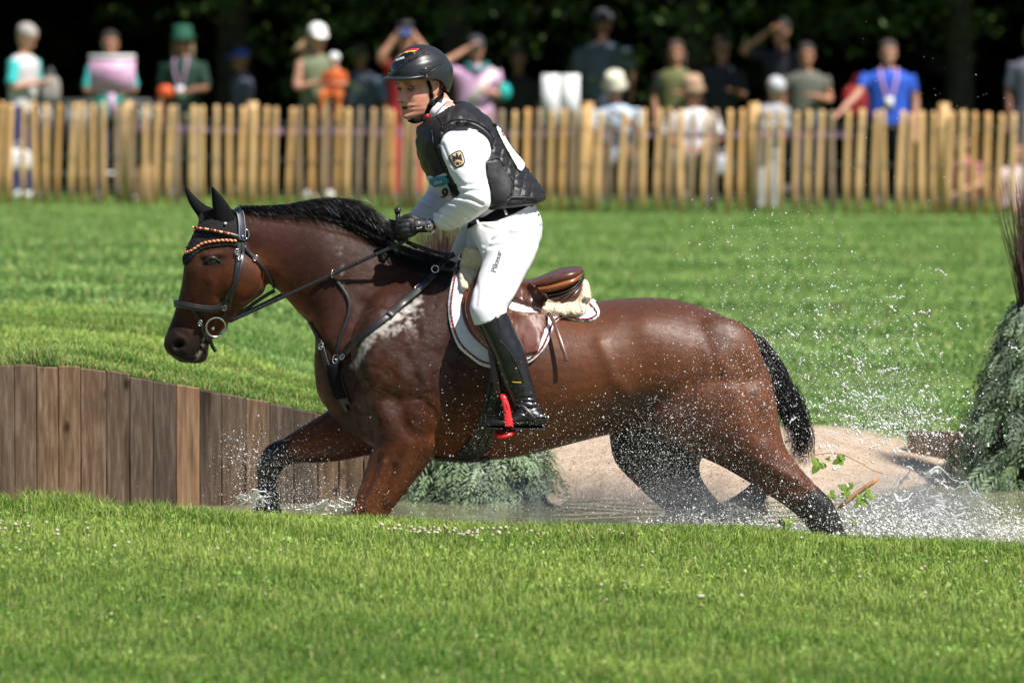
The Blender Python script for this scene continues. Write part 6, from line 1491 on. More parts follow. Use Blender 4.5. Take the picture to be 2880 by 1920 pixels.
# ------------------------------------------------------------------ spectators
SK = {k: skin_mat('skin_' + k, c) for k, c in (('fair', (.56, .31, .22)), ('tan', (.45, .23, .15)), ('brown', (.25, .125, .08)))}
CLM = {}
def cloth(c):
    if c not in CLM:
        nm = 'cloth_%d' % len(CLM); CLM[c] = mat(nm, c, .8, .12, 12)
    return CLM[c]
HEADV = head_vf(30, 36)
def rot2(v, a): return np.array([v[0] * math.cos(a) - v[1] * math.sin(a), v[0] * math.sin(a) + v[1] * math.cos(a), v[2]])
def person(u, v_head, Y, label, shirt=(.5, .5, .5), legs=(.03, .035, .06), skin='fair', face=-90, H=1.74, pose='stand', arms=('down', 'down'), hair=(.03, .02, .015), hat=None, hatc=(.8, .8, .8), sleeves=.5, sleevec=None, longhair=False, extras=None, shoes=(.12, .11, .10), shorts=False, lean=0.0, bulk=1.0, headpitch=.1, headyaw=0.0):
    """u, v_head: top of the head on the 2352 view; face: heading in degrees (-90 looks at the camera)"""
    top = np.array(at(*f1(u, v_head), Y)); gz = GZ(top[0], Y)
    S = H / 1.74
    fa = math.radians(face)
    hipz = .92 * S if pose == 'stand' else .46 * S
    base = np.array([top[0], Y, top[2] - H if pose == 'stand' else top[2] - (hipz + .82 * S)])
    zoff = 0
    def L(x, y, z):   # local: x forward, y left, z up -> world, with forward lean above the hips
        p = np.array([x, y * bulk if z > .3 else y, z]) * S
        if z * S > hipz: p[0] += (p[2] - hipz) * math.tan(lean)
        return rot2(p, fa) + base
    root = empty('person', tuple(base)); tag(root, label, 'person', 'spectators behind the fence')
    hz = hipz / S; tz = hz + .48
    B = [('t', [(0, 0, hz - .06), (0, 0, hz + .08), (.0, 0, hz + .25), (0, 0, tz - .06), (-.01, 0, tz + .03)], [(.15, .10), (.145, .10), (.15, .105), (.175, .105), (.09, .07)])]
    def oval(P, wh, n=16):
        R_ = []
        P_ = catmull([np.r_[p, w] for p, w in zip(P, wh)], 3)
        for q in P_:
            R_.append([L(q[0] + q[4] * math.cos(a), q[1] + q[3] * math.sin(a), q[2]) for a in np.linspace(0, 2 * math.pi, n, endpoint=False)])
        return skin_rings(np.array(R_))
    torso_ = oval(B[0][1], B[0][2])
    neck_ = tube([L(-.01, 0, tz), L(.005, 0, tz + .09), L(.015, 0, tz + .14)], [.055 * S, .05 * S, .05 * S], 12)
    armp = []
    for s_, ap in zip((1, -1), arms):
        sh = (0, s_ * .18, tz - .03)
        pts = {'down': [sh, (-.01, s_ * .23, tz - .30), (.06, s_ * .22, tz - .55)], 'fold': [sh, (.02, s_ * .23, tz - .28), (.22, s_ * .06, tz - .24)], 'hold': [sh, (.03, s_ * .24, tz - .27), (.24, s_ * .12, tz - .30)],
               'brow': [sh, (.14, s_ * .36, tz + .02), (.12, s_ * .10, tz + .20)], 'phone': [sh, (.20, s_ * .24, tz + .02), (.22, s_ * .09, tz + .24)], 'rest': [sh, (.10, s_ * .26, tz - .22), (.26, s_ * .40, tz - .38)],
               'lap': [sh, (.08, s_ * .24, tz - .26), (.30, s_ * .10, tz - .34)], 'cam': [sh, (.12, s_ * .24, tz - .22), (.26, s_ * .07, tz - .08)]}[ap]
        armp.append([np.array(q) for q in pts])
    limbs = []; handsv = []
    for q in armp:
        P = [L(*p) for p in q]; limbs.append(tube(catmull([P[0], (P[0] + P[1]) / 2, P[1], (P[1] + P[2]) / 2, P[2]], 3), np.interp(np.linspace(0, 1, 13), [0, .5, 1], [.050, .042, .028]) * S, 10))
        d = P[2] - P[1]; d /= np.linalg.norm(d)
        hv = tube([P[2], P[2] + d * .05 * S, P[2] + d * .10 * S], [.03 * S, .04 * S, .03 * S], 10, flat=.55)
        sd = np.cross(d, [0, 0, 1]); sd /= max(np.linalg.norm(sd), .01)
        for k in range(4): hv = join(hv, tube([P[2] + d * .08 * S + sd * (k - 1.5) * .018 * S, P[2] + d * .13 * S + sd * (k - 1.5) * .02 * S, P[2] + d * .17 * S + sd * (k - 1.5) * .018 * S - [0, 0, .01]], .009 * S, 6))
        hv = join(hv, tube([P[2] + d * .03 * S + sd * .03 * S, P[2] + d * .07 * S + sd * .06 * S], .011 * S, 6)); limbs.append(hv); handsv.append(P[2] + d * .09)
    if pose == 'stand':
        lp = [[(0, s_ * .09, hz), (.01, s_ * .10, hz * .52), (-.01 + .02 * s_, s_ * .11, .08)] for s_ in (1, -1)]
    else:
        lp = [[(0, s_ * .10, hz), (.42, s_ * .16, hz + .03), (.40, s_ * .15, .08)] for s_ in (1, -1)]
    lv = []
    for q in lp:
        P = [L(*p) for p in q]; lv.append(tube(catmull([P[0], P[0] * .5 + P[1] * .5, P[1], P[1] * .5 + P[2] * .5, P[2]], 3), np.interp(np.linspace(0, 1, 13), [0, .5, .75, 1], [.088, .06, .056, .04]) * S, 12))
        lv.append(tube([L(q[2][0] - .06, q[2][1], .04), L(q[2][0] + .06, q[2][1], .045), L(q[2][0] + .15, q[2][1], .03)], [.035 * S, .04 * S, .028 * S], 10))
    HMx = Matrix.Translation(L(.02, 0, tz + .205)) @ Matrix.Rotation(fa + headyaw, 4, 'Z') @ Matrix.Rotation(headpitch, 4, 'Y') @ Matrix.Scale(S * 1.10, 4)
    bv = join(torso_, neck_, *limbs, *lv, xform(HEADV, HMx))
    bm_ = remesh(bv, .013, 1, .3); bo = link('body', bm_, SK[skin]); child(bo, root)
    # clothes
    def sleeve(q, frac, k=1.22):
        P = [L(*p) for p in q]; C_ = catmull([P[0], (P[0] + P[1]) / 2, P[1], (P[1] + P[2]) / 2, P[2]], 4); m_ = max(3, int(len(C_) * frac))
        return tube(C_[:m_], np.interp(np.linspace(0, 1, len(C_)), [0, .5, 1], [.066, .056, .040])[:m_] * S, 12)
    tv = oval([(p[0], p[1], p[2]) for p in B[0][1]], [(w * 1.12 + .008, d_ * 1.16 + .008) for w, d_ in B[0][2][:-1]] + [(.10, .085)])
    sv = tv
    if sleeves > 0 and sleevec is None:
        for q in armp: sv = join(sv, sleeve(q, sleeves))
    so = link('shirt', remesh(sv, .014, 1, .4), cloth(shirt)); child(so, root)
    if sleevec is not None:
        for q in armp: ch('sleeve', sleeve(q, sleeves), cloth(sleevec), root)
    tr_ = oval([(0, 0, hz - .10), (0, 0, hz + .02), (0, 0, hz + .10)], [(.165, .125), (.165, .12), (.155, .115)])
    for q in lp:
        P = [L(*p) for p in q]; C_ = catmull([P[0], P[0] * .5 + P[1] * .5, P[1], P[1] * .5 + P[2] * .5, P[2]], 4); m_ = len(C_) // 2 + 1 if shorts else len(C_)
        tr_ = join(tr_, tube(C_[:m_], np.interp(np.linspace(0, 1, len(C_)), [0, .5, 1], [.105, .08, .062])[:m_] * S, 12))
    to = link('shorts' if shorts else 'trousers', remesh(tr_, .015, 1, .4), cloth(legs)); child(to, root)
    for q in lp: ch('shoe', tube([L(q[2][0] - .07, q[2][1], .045), L(q[2][0] + .05, q[2][1], .05), L(q[2][0] + .17, q[2][1], .035)], [.045 * S, .05 * S, .034 * S], 10), cloth(shoes), root)
    HL = lambda x, y, z: np.array(HMx @ Vector((x, y, z)))
    if hair is not None:
        hv = xform(ball((-.014, 0, .046), (.101, .084, .083), 20, 14), HMx)
        if longhair: hv = join(hv, tube([HL(-.05, 0, .04), HL(-.09, .02, -.06), HL(-.09, .02, -.20), HL(-.07, .0, -.30)], [.07, .075, .06, .03], 12), tube([HL(-.02, .07, .02), HL(-.01, .078, -.10), HL(.0, .07, -.24)], [.03, .032, .02], 8), tube([HL(-.02, -.07, .02), HL(-.01, -.078, -.10), HL(.0, -.07, -.24)], [.03, .032, .02], 8))
        ch('hair', hv, cloth(hair), root)
    for s_ in (1, -1):
        ch('eye', xform(ball((.078, s_ * .031, -.001), (.008, .012, .007), 8, 6), HMx), M['dark'], root)
    ch('lips', xform(ball((.082, 0, -.071), (.006, .020, .007), 10, 6), HMx), M['lip'], root)
    if hat == 'cap':
        ch('cap', join(xform(ball((-.012, 0, .055), (.100, .088, .078), 20, 12), HMx), xform(tube([(.03, 0, .055), (.10, 0, .050), (.155, 0, .038)], [.07, .068, .045], 16, flat=.10), HMx)), cloth(hatc), root)
    elif hat == 'bucket':
        R_ = [[(r * math.cos(a) - .01, r * .93 * math.sin(a), z) for a in np.linspace(0, 2 * math.pi, 20, endpoint=False)] for r, z in ((.135, .018), (.102, .050), (.096, .10), (.085, .135), (.03, .142))]
        ch('bucket_hat', xform(skin_rings(np.array(R_)), HMx), cloth(hatc), root)
    elif hat == 'helmet': ch('hat', xform(ball((-.012, 0, .045), (.112, .10, .092), 20, 12), HMx), cloth(hatc), root)
    if extras: extras(root, L, HL, S, handsv, hz, tz)
    return root
def lanyard(c=(.55, .30, .50)):
    def f(root, L, HL, S, hv, hz, tz):
        for s_ in (1, -1):
            P = np.array([L(.07, s_ * .07, tz + .05), L(.125, s_ * .06, tz - .08), L(.135, s_ * .02, tz - .26)]); ch('lanyard', ribbon(catmull(P, 4), np.tile([0, -1, 0], (9, 1)), .025, .004), cloth(c), root)
        ch('badge_card', box(*L(.14, 0, tz - .31), .08, .01, .11), cloth((.75, .75, .78)), root)
    return f
TEAL = (.05, .55, .55); DN = (.02, .028, .06)
def vest_extra(c):
    def f(root, L, HL, S, hv, hz, tz): pass
    return f
person(50, 55, 37.6, 'balding man in pale waistcoat with turquoise sleeves at the left edge', (.62, .62, .64), (.02, .03, .16), 'fair', -25, 1.76, arms=('fold', 'fold'), hair=(.38, .36, .34), sleevec=TEAL, sleeves=.5, headpitch=.45, lean=.05, shoes=(.8, .8, .8), bulk=1.1)
sgn_p = person(253, 70, 37.2, 'spectator in turquoise shirt holding a square mauve sign board', TEAL, (.05, .06, .10), 'tan', -88, 1.70, arms=('hold', 'hold'), hair=(.02, .015, .012))
sp = at(*f1(258, 170), 36.75)
sg = empty('sign_board', tuple(sp)); tag(sg, 'square mauve sign board on a short handle in front of the turquoise shirt', 'sign')
ch('board', box(sp[0], sp[1], sp[2], .455, .02, .375), mat('mauve_board', (.70, .42, .62), .5, .03, 5), sg); ch('board_header', box(sp[0], sp[1] - .012, sp[2] + .165, .455, .006, .05), mat('pale_board', (.72, .66, .70), .5, .03, 5), sg)
for k, w__ in enumerate((.24, .20, .22)): ch('printed_line', box(sp[0] - .01, sp[1] - .0115, sp[2] + .035 - .035 * k, w__, .003, .010), mat('print', (.42, .22, .40), .5, .03, 5), sg)
ch('handle', box(sp[0] - .01, sp[1] + .002, sp[2] - .30, .07, .018, .26), mat('mauve_handle', (.62, .36, .56), .5, .03, 5), sg)
person(420, 62, 38.6, 'spectator in dark green hat and shirt holding something orange', (.012, .045, .03), (.22, .18, .13), 'brown', -100, 1.76, arms=('hold', 'down'), hat='bucket', hatc=(.01, .09, .055), hair=(.25, .18, .10), longhair=True, extras=lanyard((.35, .22, .35)))
p = at(*f1(380, 212), 38.2); o = obj('carrier_bag', ball(p, (.085, .05, .075), 14, 10), mat('orange_plastic', (.65, .09, .02), .5, .2, 20)); tag(o, 'small orange bag held by the spectator in the green hat', 'bag')
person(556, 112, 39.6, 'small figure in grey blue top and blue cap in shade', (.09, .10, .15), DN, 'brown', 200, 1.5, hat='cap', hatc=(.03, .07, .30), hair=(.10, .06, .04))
person(727, 55, 37.3, 'woman in white cap and sleeveless olive top with hair blown sideways', (.16, .19, .11), (.10, .055, .035), 'fair', -60, 1.76, arms=('hold', 'fold'), sleeves=0, hat='cap', hatc=(.85, .85, .83), hair=(.30, .20, .11), headpitch=.25, headyaw=-.2, shoes=(.85, .85, .85),
       extras=lambda root, L, HL, S, hv, hz, tz: ch('blown_hair', join(tube([HL(-.06, 0, .0), HL(-.10, -.04, -.03), np.array(at(*f1(690, 108), 37.25)), np.array(at(*f1(672, 118), 37.25))], [.05, .045, .035, .015], 10), tube([HL(-.06, 0, -.02), np.array(at(*f1(705, 125), 37.25)), np.array(at(*f1(684, 140), 37.25))], [.04, .03, .01], 8)), cloth((.33, .22, .12)), root))
person(768, 122, 36.9, 'toddler in white cap and orange clothes held by the woman in olive', (.55, .11, .02), (.55, .13, .03), 'fair', -100, .88, pose='sit', arms=('fold', 'fold'), hat='helmet', hatc=(.82, .82, .85), hair=(.2, .1, .05), shoes=(.7, .3, .1))
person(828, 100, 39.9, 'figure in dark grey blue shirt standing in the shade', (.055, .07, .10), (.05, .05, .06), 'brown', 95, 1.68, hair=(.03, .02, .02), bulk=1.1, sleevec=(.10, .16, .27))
def phone(root, L, HL, S, hv, hz, tz):
    c = (hv[0] + hv[1]) / 2; ch('phone', box(c[0], c[1] - .03, c[2] + .03, .15, .012, .08), M['black_thread'], root)
person(930, 58, 37.4, 'spectator in blue cap and red top raising a phone with both hands', (.42, .02, .03), (.45, .06, .06), 'fair', -88, 1.76, arms=('phone', 'phone'), sleeves=.3, hat='cap', hatc=(.05, .11, .32), extras=phone)
person(1092, 82, 37.4, 'spectator in mauve jacket shading the eyes with one hand', (.66, .40, .64), (.50, .30, .48), 'fair', -80, 1.66, arms=('fold', 'brow'), sleeves=.35, hat='cap', hatc=(.03, .035, .045), hair=(.05, .03, .02), bulk=1.15,
       extras=lambda root, L, HL, S, hv, hz, tz: (ch('scarf', tube([L(.09, .10, tz + .04), L(.14, 0, tz - .03), L(.09, -.10, tz + .04)], .03, 8), cloth((.02, .22, .22)), root), ch('sash', ribbon(np.array([L(.15, .16, tz - .02), L(.17, .02, tz - .2), L(.17, -.10, tz - .40)]), np.tile([0, -1, 0], (3, 1)), .09, .01), cloth((.66, .62, .60)), root), ch('teal_cuff', ball(L(.05, .26, tz - .25), (.07, .07, .09), 12, 8), cloth((.02, .45, .42)), root)))
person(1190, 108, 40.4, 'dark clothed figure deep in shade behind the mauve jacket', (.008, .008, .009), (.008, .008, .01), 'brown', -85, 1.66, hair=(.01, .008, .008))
person(1385, 22, 40.6, 'tall figure in slate blue shirt and cap seen from behind', (.10, .125, .17), (.04, .045, .06), 'brown', 92, 1.96, sleeves=.45, hat='cap', hatc=(.16, .16, .18), hair=(.02, .02, .03), bulk=1.15)
def camera_x(root, L, HL, S, hv, hz, tz):
    c = (hv[0] + hv[1]) / 2; ch('camera', join(box(*c, .13, .08, .09), tube([c + [0, -.02, 0], c + [0, -.14, 0]], [.04, .045], 14)), cloth((.05, .05, .055)), root)
person(1412, 170, 36.6, 'seated spectator in cream bucket hat and pale blue shirt with camera', (.45, .60, .78), (.25, .16, .09), 'tan', -92, 1.72, pose='sit', arms=('cam', 'lap'), sleeves=.5, hat='bucket', hatc=(.72, .68, .55), hair=(.3, .2, .12), headpitch=.5, bulk=1.1, extras=camera_x)
person(1552, 92, 38.2, 'long haired woman in olive waistcoat over a black top', (.13, .14, .05), (.03, .03, .035), 'tan', -90, 1.62, arms=('fold', 'down'), sleeves=.45, sleevec=(.02, .02, .022), hair=(.05, .028, .02), longhair=True)
person(1658, 84, 39.5, 'man in dark shirt and sunglasses partly in shade', (.018, .02, .03), (.03, .035, .05), 'tan', -75, 1.68, arms=('fold', 'down'), hair=(.06, .035, .03), sleeves=.6,
       extras=lambda root, L, HL, S, hv, hz, tz: ch('sunglasses', tube([HL(.06, .06, 0), HL(.09, .03, 0), HL(.092, 0, .004), HL(.09, -.03, 0), HL(.06, -.06, 0)], .014, 8), M['dark'], root))
person(1590, 178, 36.7, 'seated spectator in tan cap and white open shirt', (.78, .76, .80), (.16, .14, .13), 'tan', -90, 1.72, pose='sit', arms=('lap', 'lap'), sleeves=.5, hat='bucket', hatc=(.42, .28, .18), hair=(.2, .12, .08), headpitch=.35, bulk=1.1)
hd = person(1762, 178, 37.3, 'figure bent forward under a pale grey hood', (.42, .43, .46), (.46, .46, .48), 'fair', -60, 1.45, arms=('fold', 'fold'), sleeves=1.0, hat='helmet', hatc=(.50, .51, .55), hair=None, lean=.25, headpitch=.6)
person(1796, 42, 39.0, 'dark figure raising a forearm to the head near the grey top', (.02, .017, .025), (.02, .02, .03), 'tan', -120, 1.80, arms=('down', 'brow'), sleeves=.45, hair=(.02, .02, .02))
person(1852, 98, 38.0, 'woman in grey green v-neck top beside the blue polo', (.12, .125, .10), (.05, .055, .08), 'tan', -88, 1.62, arms=('fold', 'down'), sleeves=.3, hair=(.03, .025, .022), bulk=1.1)
person(2040, 92, 37.0, 'volunteer in bright blue shirt with lanyard resting a hand on the fence', (.02, .09, .55), (.015, .018, .04), 'fair', -88, 1.66, arms=('down', 'rest'), sleeves=.36, hair=(.06, .045, .04), bulk=1.25, extras=lanyard((.60, .32, .52)))
person(2372, 60, 37.2, 'figure in grey at the right edge beside the tree trunk', (.16, .16, .22), (.10, .10, .15), 'brown', -100, 1.76, sleeves=.5, hair=(.03, .02, .02))
person(2215, 298, 37.0, 'spectator sitting on the grass with bare knees drawn up', (.35, .10, .14), (.03, .03, .03), 'fair', -120, 1.55, pose='sit', arms=('lap', 'lap'), shorts=True, sleeves=.3, hair=(.04, .02, .02), lean=.1, shoes=(.75, .55, .52))
person(2330, 320, 37.1, 'seated spectator in white top with bare legs low at the right', (.70, .55, .55), (.5, .4, .42), 'fair', -70, 1.5, pose='sit', arms=('lap', 'down'), shorts=True, sleeves=.3, hair=(.03, .02, .03), shoes=(.03, .35, .33))
# signs, barrier, bags
sw = empty('sign_boards', tuple(at(*f1(1288, 225), 36.2))); tag(sw, 'pair of blank white sign boards standing behind the fence', 'sign')
c = at(*f1(1288, 225), 36.2)
for k in (-1, 1): ch('board', box(c[0] + k * .097, c[1] + .02 * k, c[2] - .03, .175, .02, .52, Matrix()), mat('white_board', (.78, .79, .80), .5, .03, 5), sw)
ch('post', box(c[0], c[1] + .03, c[2] - .5, .04, .03, .9), M['wire'], sw)
def rail(a, b, r=.018): return tube([a, b], r, 10)
bx0, bx1 = at(*f1(95, 232), 38.4), at(*f1(345, 232), 38.4); zt = bx0[2]
bar = empty('crowd_barrier', tuple(bx0)); tag(bar, 'galvanised steel crowd barrier behind the left pickets', 'barrier')
for z_ in (zt, .22): ch('rail', rail((bx0[0], 38.4, z_), (bx1[0], 38.4, z_)), M['wire'], bar)
for k in np.linspace(0, 1, 13): x_ = bx0[0] * (1 - k) + bx1[0] * k; ch('upright', rail((x_, 38.4, .22), (x_, 38.4, zt), .009), M['wire'], bar)
for x_ in (bx0[0] + .15, bx1[0] - .15): ch('foot', box(x_, 38.4, -.02, .05, .5, .03), M['wire'], bar)
def bag(u, v, Y, sx, sz, c, label, name='bag', cat='bag'):
    p = at(*f1(u, v), Y); root = empty(name, tuple(p)); tag(root, label, cat)
    R_ = [[(p[0] + sx / 2 * k * np.sign(math.cos(a)) * abs(math.cos(a)) ** .5, p[1] + sx * .28 * k * np.sign(math.sin(a)) * abs(math.sin(a)) ** .5, p[2] + z) for a in np.linspace(0, 2 * math.pi, 18, endpoint=False)] for k, z in ((.8, -sz / 2), (1, -sz * .3), (1.02, 0), (.9, sz * .35), (.55, sz / 2))]
    ch('sack', skin_rings(np.array(R_)), mat(name + '_cloth', c, .8, .15, 8), root)
    ch('strap', tube(catmull([(p[0] - sx * .2, p[1], p[2] + sz * .45), (p[0], p[1], p[2] + sz * .8), (p[0] + sx * .2, p[1], p[2] + sz * .45)], 5), .012, 8), mat(name + '_strap', tuple(np.array(c) * .6), .8, .1, 8), root)
bag(1968, 235, 38.0, .30, .34, (.28, .012, .012), 'dark red bag hanging beside the blue shirted volunteer')
bag(42, 368, 36.6, .26, .22, (.75, .75, .76), 'white carrier bag behind the pickets at the left edge')
bag(335, 430, 37.2, .2, .42, (.30, .17, .09), 'brown cardboard coloured bag behind the left pickets')
bag(1660, 380, 37.4, .22, .2, (.55, .57, .65), 'pale bag on the ground behind the seated pair')
bag(116, 205, 38.8, .2, .26, (.32, .30, .28), 'grey rucksack behind the balding man')
# ------------------------------------------------------------------ thrown water
t = NT('water_drop'); t.set(color=(.97, .98, 1.0), rough=.22, trans=.1, ior=1.33, spec=.8); M['drop'] = t.m
t = NT('white_water'); v = t.co(); t.set(color=(.97, .98, .99), rough=.4, trans=.12, ior=1.33, spec=.6); M['foam'] = t.m
OC = np.array([(1, 0, 0), (-1, 0, 0), (0, 1, 0), (0, -1, 0), (0, 0, 1), (0, 0, -1)], float)
OF = np.array([(0, 2, 4), (2, 1, 4), (1, 3, 4), (3, 0, 4), (2, 0, 5), (1, 2, 5), (3, 1, 5), (0, 3, 5)])
def drops(P, r, name, label, m='drop', stretch=.35):
    n = len(P); s = 1 + RNG.uniform(-stretch, stretch, (n, 1, 3))
    V = P[:, None] + OC[None] * r[:, None, None] * s
    F = (np.arange(n)[:, None, None] * 6 + OF[None]).reshape(-1, 3)
    o = link(name, fast_mesh(V.reshape(-1, 3), F, True), M[m]); tag(o, label, 'water drops', kind='stuff'); return o
def cloud(items):
    """items: (n, u, v, su, sv, rotdeg, Y0, sY, rmin, rmax)"""
    Ps, Rs = [], []
    for n, u, v, su, sv, rot, y0, sy, r0_, r1_ in items:
        a = math.radians(rot); x = RNG.normal(0, su, n); y = RNG.normal(0, sv, n)
        uu = u + x * math.cos(a) - y * math.sin(a); vv = v + x * math.sin(a) + y * math.cos(a); YY = RNG.normal(y0, sy, n)
        r = (r0_ + (r1_ - r0_) * RNG.random(n) ** 6) * .85
        P = px(uu, vv, YY); ok = P[:, 2] > WATER_Z + .002; ok &= ~((P[:, 1] < -1.0) & (P[:, 2] < .1))
        Ps.append(P[ok]); Rs.append(r[ok])
    return np.concatenate(Ps), np.concatenate(Rs)
# veil over the hindquarters (just in front of the horse)
P, r = cloud([(2600, 1650, 930, 120, 120, 20, -.45, .10, .0009, .0032), (1700, 1540, 1010, 80, 60, 0, -.42, .12, .0009, .003), (1500, 1740, 850, 50, 110, -20, -.40, .12, .0009, .0035),
              (5200, 1500, 1060, 70, 60, 40, -.05, .20, .0007, .0020), (6000, 1560, 1130, 90, 50, 20, -.1, .22, .0007, .0024), (700, 1290, 1000, 130, 50, 0, -.5, .1, .001, .0032), (260, 1100, 980, 90, 80, 0, -.48, .08, .001, .0032), (900, 1830, 1130, 60, 60, 0, -.35, .12, .001, .0034)])
drops(P, r, 'water_droplets', 'fine white water droplets in front of the horse\'s hindquarters')
P, r = cloud([(1100, 1790, 640, 110, 100, 30, .1, .5, .0011, .0045), (1700, 2000, 760, 120, 90, 20, .1, .5, .0011, .0045), (2400, 2020, 880, 130, 60, 20, .1, .5, .0011, .0048), (420, 1790, 800, 60, 50, 0, .1, .4, .0012, .0045), (2200, 2060, 960, 90, 40, 15, .1, .4, .0013, .0052), (900, 1960, 1000, 100, 45, 10, 0, .4, .0012, .0042),
              (150, 1700, 540, 90, 40, 0, .1, .4, .001, .003), (130, 2150, 330, 140, 100, 20, .1, .6, .0012, .003), (700, 2080, 1100, 130, 60, 0, .1, .4, .0012, .004), (500, 1600, 1000, 500, 200, 0, .1, .5, .0008, .002)])
drops(P, r, 'water_droplets', 'spray of bright droplets thrown up behind the horse over the lawn')
# clotted strings of drops in the spray
Ps, Rs = [], []
for k in range(110):
    u0, v0 = random.gauss(2000, 120), random.gauss(890, 110)
    if random.random() < .35: u0, v0 = random.gauss(2020, 110), random.gauss(985, 25)
    m_ = random.randint(5, 16); a = random.uniform(-.6, 1.2)
    uu = u0 + np.cumsum(RNG.normal(2.0 * math.cos(a), 2.2, m_)); vv = v0 + np.cumsum(RNG.normal(2.0 * math.sin(a), 2.2, m_))
    Ps.append(px(uu, vv, np.full(m_, random.gauss(.1, .3)))); Rs.append(RNG.uniform(.0018, .0046, m_))
drops(np.concatenate(Ps), np.concatenate(Rs), 'water_droplets', 'clotted strings of water drops above the sand bank', stretch=.6)
P, r = cloud([(900, 625, 1075, 60, 50, 20, .0, .15, .001, .003), (420, 560, 1040, 30, 30, 10, .05, .1, .001, .0045), (700, 610, 1150, 50, 25, 0, 0, .12, .001, .0035), (1100, 760, 1140, 80, 22, 0, -.1, .2, .001, .0032), (500, 720, 1080, 90, 40, 0, -.2, .15, .0008, .0022), (260, 600, 1120, 60, 50, 0, -.3, .1, .001, .0028)])
drops(P, r, 'water_droplets', 'droplets splashing round the horse\'s lifted foreleg')
P, r = cloud([(14000, 1330, 1150, 170, 32, 0, .1, .3, .0006, .0015), (9000, 1600, 1130, 120, 50, 0, .1, .3, .0006, .0015), (8000, 2020, 1150, 110, 50, 0, .1, .3, .0006, .0015), (3800, 1200, 1150, 200, 26, 0, .1, .3, .0009, .0026), (3200, 1640, 1190, 140, 22, 0, -.1, .25, .001, .004), (4200, 2080, 1190, 130, 38, 8, .1, .3, .0012, .0045), (1500, 2290, 1200, 60, 30, 0, .2, .3, .0012, .005), (1600, 1150, 1080, 160, 50, 0, .5, .3, .0008, .0024), (1300, 1430, 1090, 110, 50, 0, .3, .3, .0008, .0026)])
drops(P, r, 'water_droplets', 'mist of droplets low over the churned pond water')
M['mud'] = mat('wet_sand_fleck', (.10, .07, .045), .5, .3, 50)
P, r = cloud([(1500, 1330, 1080, 90, 60, 0, .3, .4, .0009, .0028), (700, 1660, 1090, 60, 40, 0, .3, .3, .0009, .0026), (900, 1960, 1050, 100, 40, 10, .4, .3, .0009, .0028), (300, 1180, 1100, 80, 30, 0, .2, .3, .0009, .0026), (350, 700, 1110, 110, 40, 0, .1, .3, .0008, .002)])
drops(P, r, 'sand_flecks', 'dark flecks of wet sand flying in the spray', 'mud', .5)
# sheets of torn water: a sheet with holes, thickened
def splash_sheet(cu, cv, su, sv, Y, seed, th, name, label, bend=.15, slope=0.0):
    nx, ny = 150, 90; U0 = np.linspace(-1, 1, nx); V0 = np.linspace(0, 1, ny)
    P = np.zeros((ny, nx, 3)); keepv = np.zeros((ny, nx), bool)
    for j, b_ in enumerate(V0):
        for i, a_ in enumerate(U0):
            n0 = mnoise.noise(Vector((a_ * 2.5, b_ * 2, seed)))
            u = cu + su * (a_ * (1 + .25 * b_) + .05 * n0); v = cv - sv * b_ * (1 - .55 * abs(a_) ** 1.6) * (1 + .35 * mnoise.noise(Vector((a_ * 3, 0, seed + 4)))) + slope * a_ * su
            y = Y + bend * (a_ * a_) - .12 * b_ + .03 * n0 + .012 * mnoise.noise(Vector((a_ * 14, b_ * 9, seed + 2)))
            P[j, i] = at(u / .81667, v / .81667, y)
            q = Vector((a_ * su / 24, b_ * sv / 20, seed)); vd = mnoise.voronoi(q)[0]
            e = vd[1] - vd[0]
            keepv[j, i] = e < (.26 - .19 * b_) + .14 * mnoise.noise(q * .35) and (abs(a_) < .97)
    F = []; idx = np.arange(nx * ny).reshape(ny, nx)
    for j in range(ny - 1):
        for i in range(nx - 1):
            if keepv[j, i] and keepv[j + 1, i + 1] and (keepv[j, i + 1] or keepv[j + 1, i]): F.append((idx[j, i], idx[j, i + 1], idx[j + 1, i + 1], idx[j + 1, i]))
    V = P.reshape(-1, 3); used = sorted(set(i for f in F for i in f)); mp = {a: b for b, a in enumerate(used)}
    me = mesh_from(V[used], [tuple(mp[i] for i in f) for f in F]); o = link(name, me, M['foam']); tag(o, label, 'splash', kind='stuff')
    md = o.modifiers.new('th', 'SOLIDIFY'); md.thickness = th; md.offset = 0
    ms = o.modifiers.new('sm', 'SMOOTH'); ms.iterations = 3
    return o
splash_sheet(2120, 1245, 150, 165, .35, 1.0, .003, 'water_splash', 'net of torn water rising behind the hind hooves')
splash_sheet(2050, 1240, 110, 120, .05, 7.0, .004, 'water_splash', 'low white sheet of water beside the hind hoof')
splash_sheet(1650, 1235, 150, 75, .02, 13.0, .004, 'water_splash', 'white water churned between the hind legs')
splash_sheet(2330, 1245, 60, 60, .5, 17.0, .004, 'water_splash', 'splash at the right edge of the pond')
splash_sheet(590, 1165, 40, 42, .1, 19.0, .004, 'water_splash', 'small splash at the lifted fore hoof')
splash_sheet(780, 1182, 90, 38, -.1, 23.0, .005, 'water_splash', 'low splash between the forelegs')
# foam clumps: many little blobs of white water near the surface
P, r = cloud([(5200, 2030, 1212, 110, 26, 5, .0, .2, .0015, .008), (2600, 1640, 1200, 90, 18, 0, -.05, .2, .0014, .006), (700, 2310, 1225, 34, 14, 0, .3, .2, .0015, .007), (300, 760, 1165, 60, 8, 0, -.1, .15, .002, .006), (120, 590, 1150, 20, 10, 0, .05, .1, .002, .005)])
drops(P, r, 'white_water', 'churned white water round the horse\'s legs', 'foam', .6)

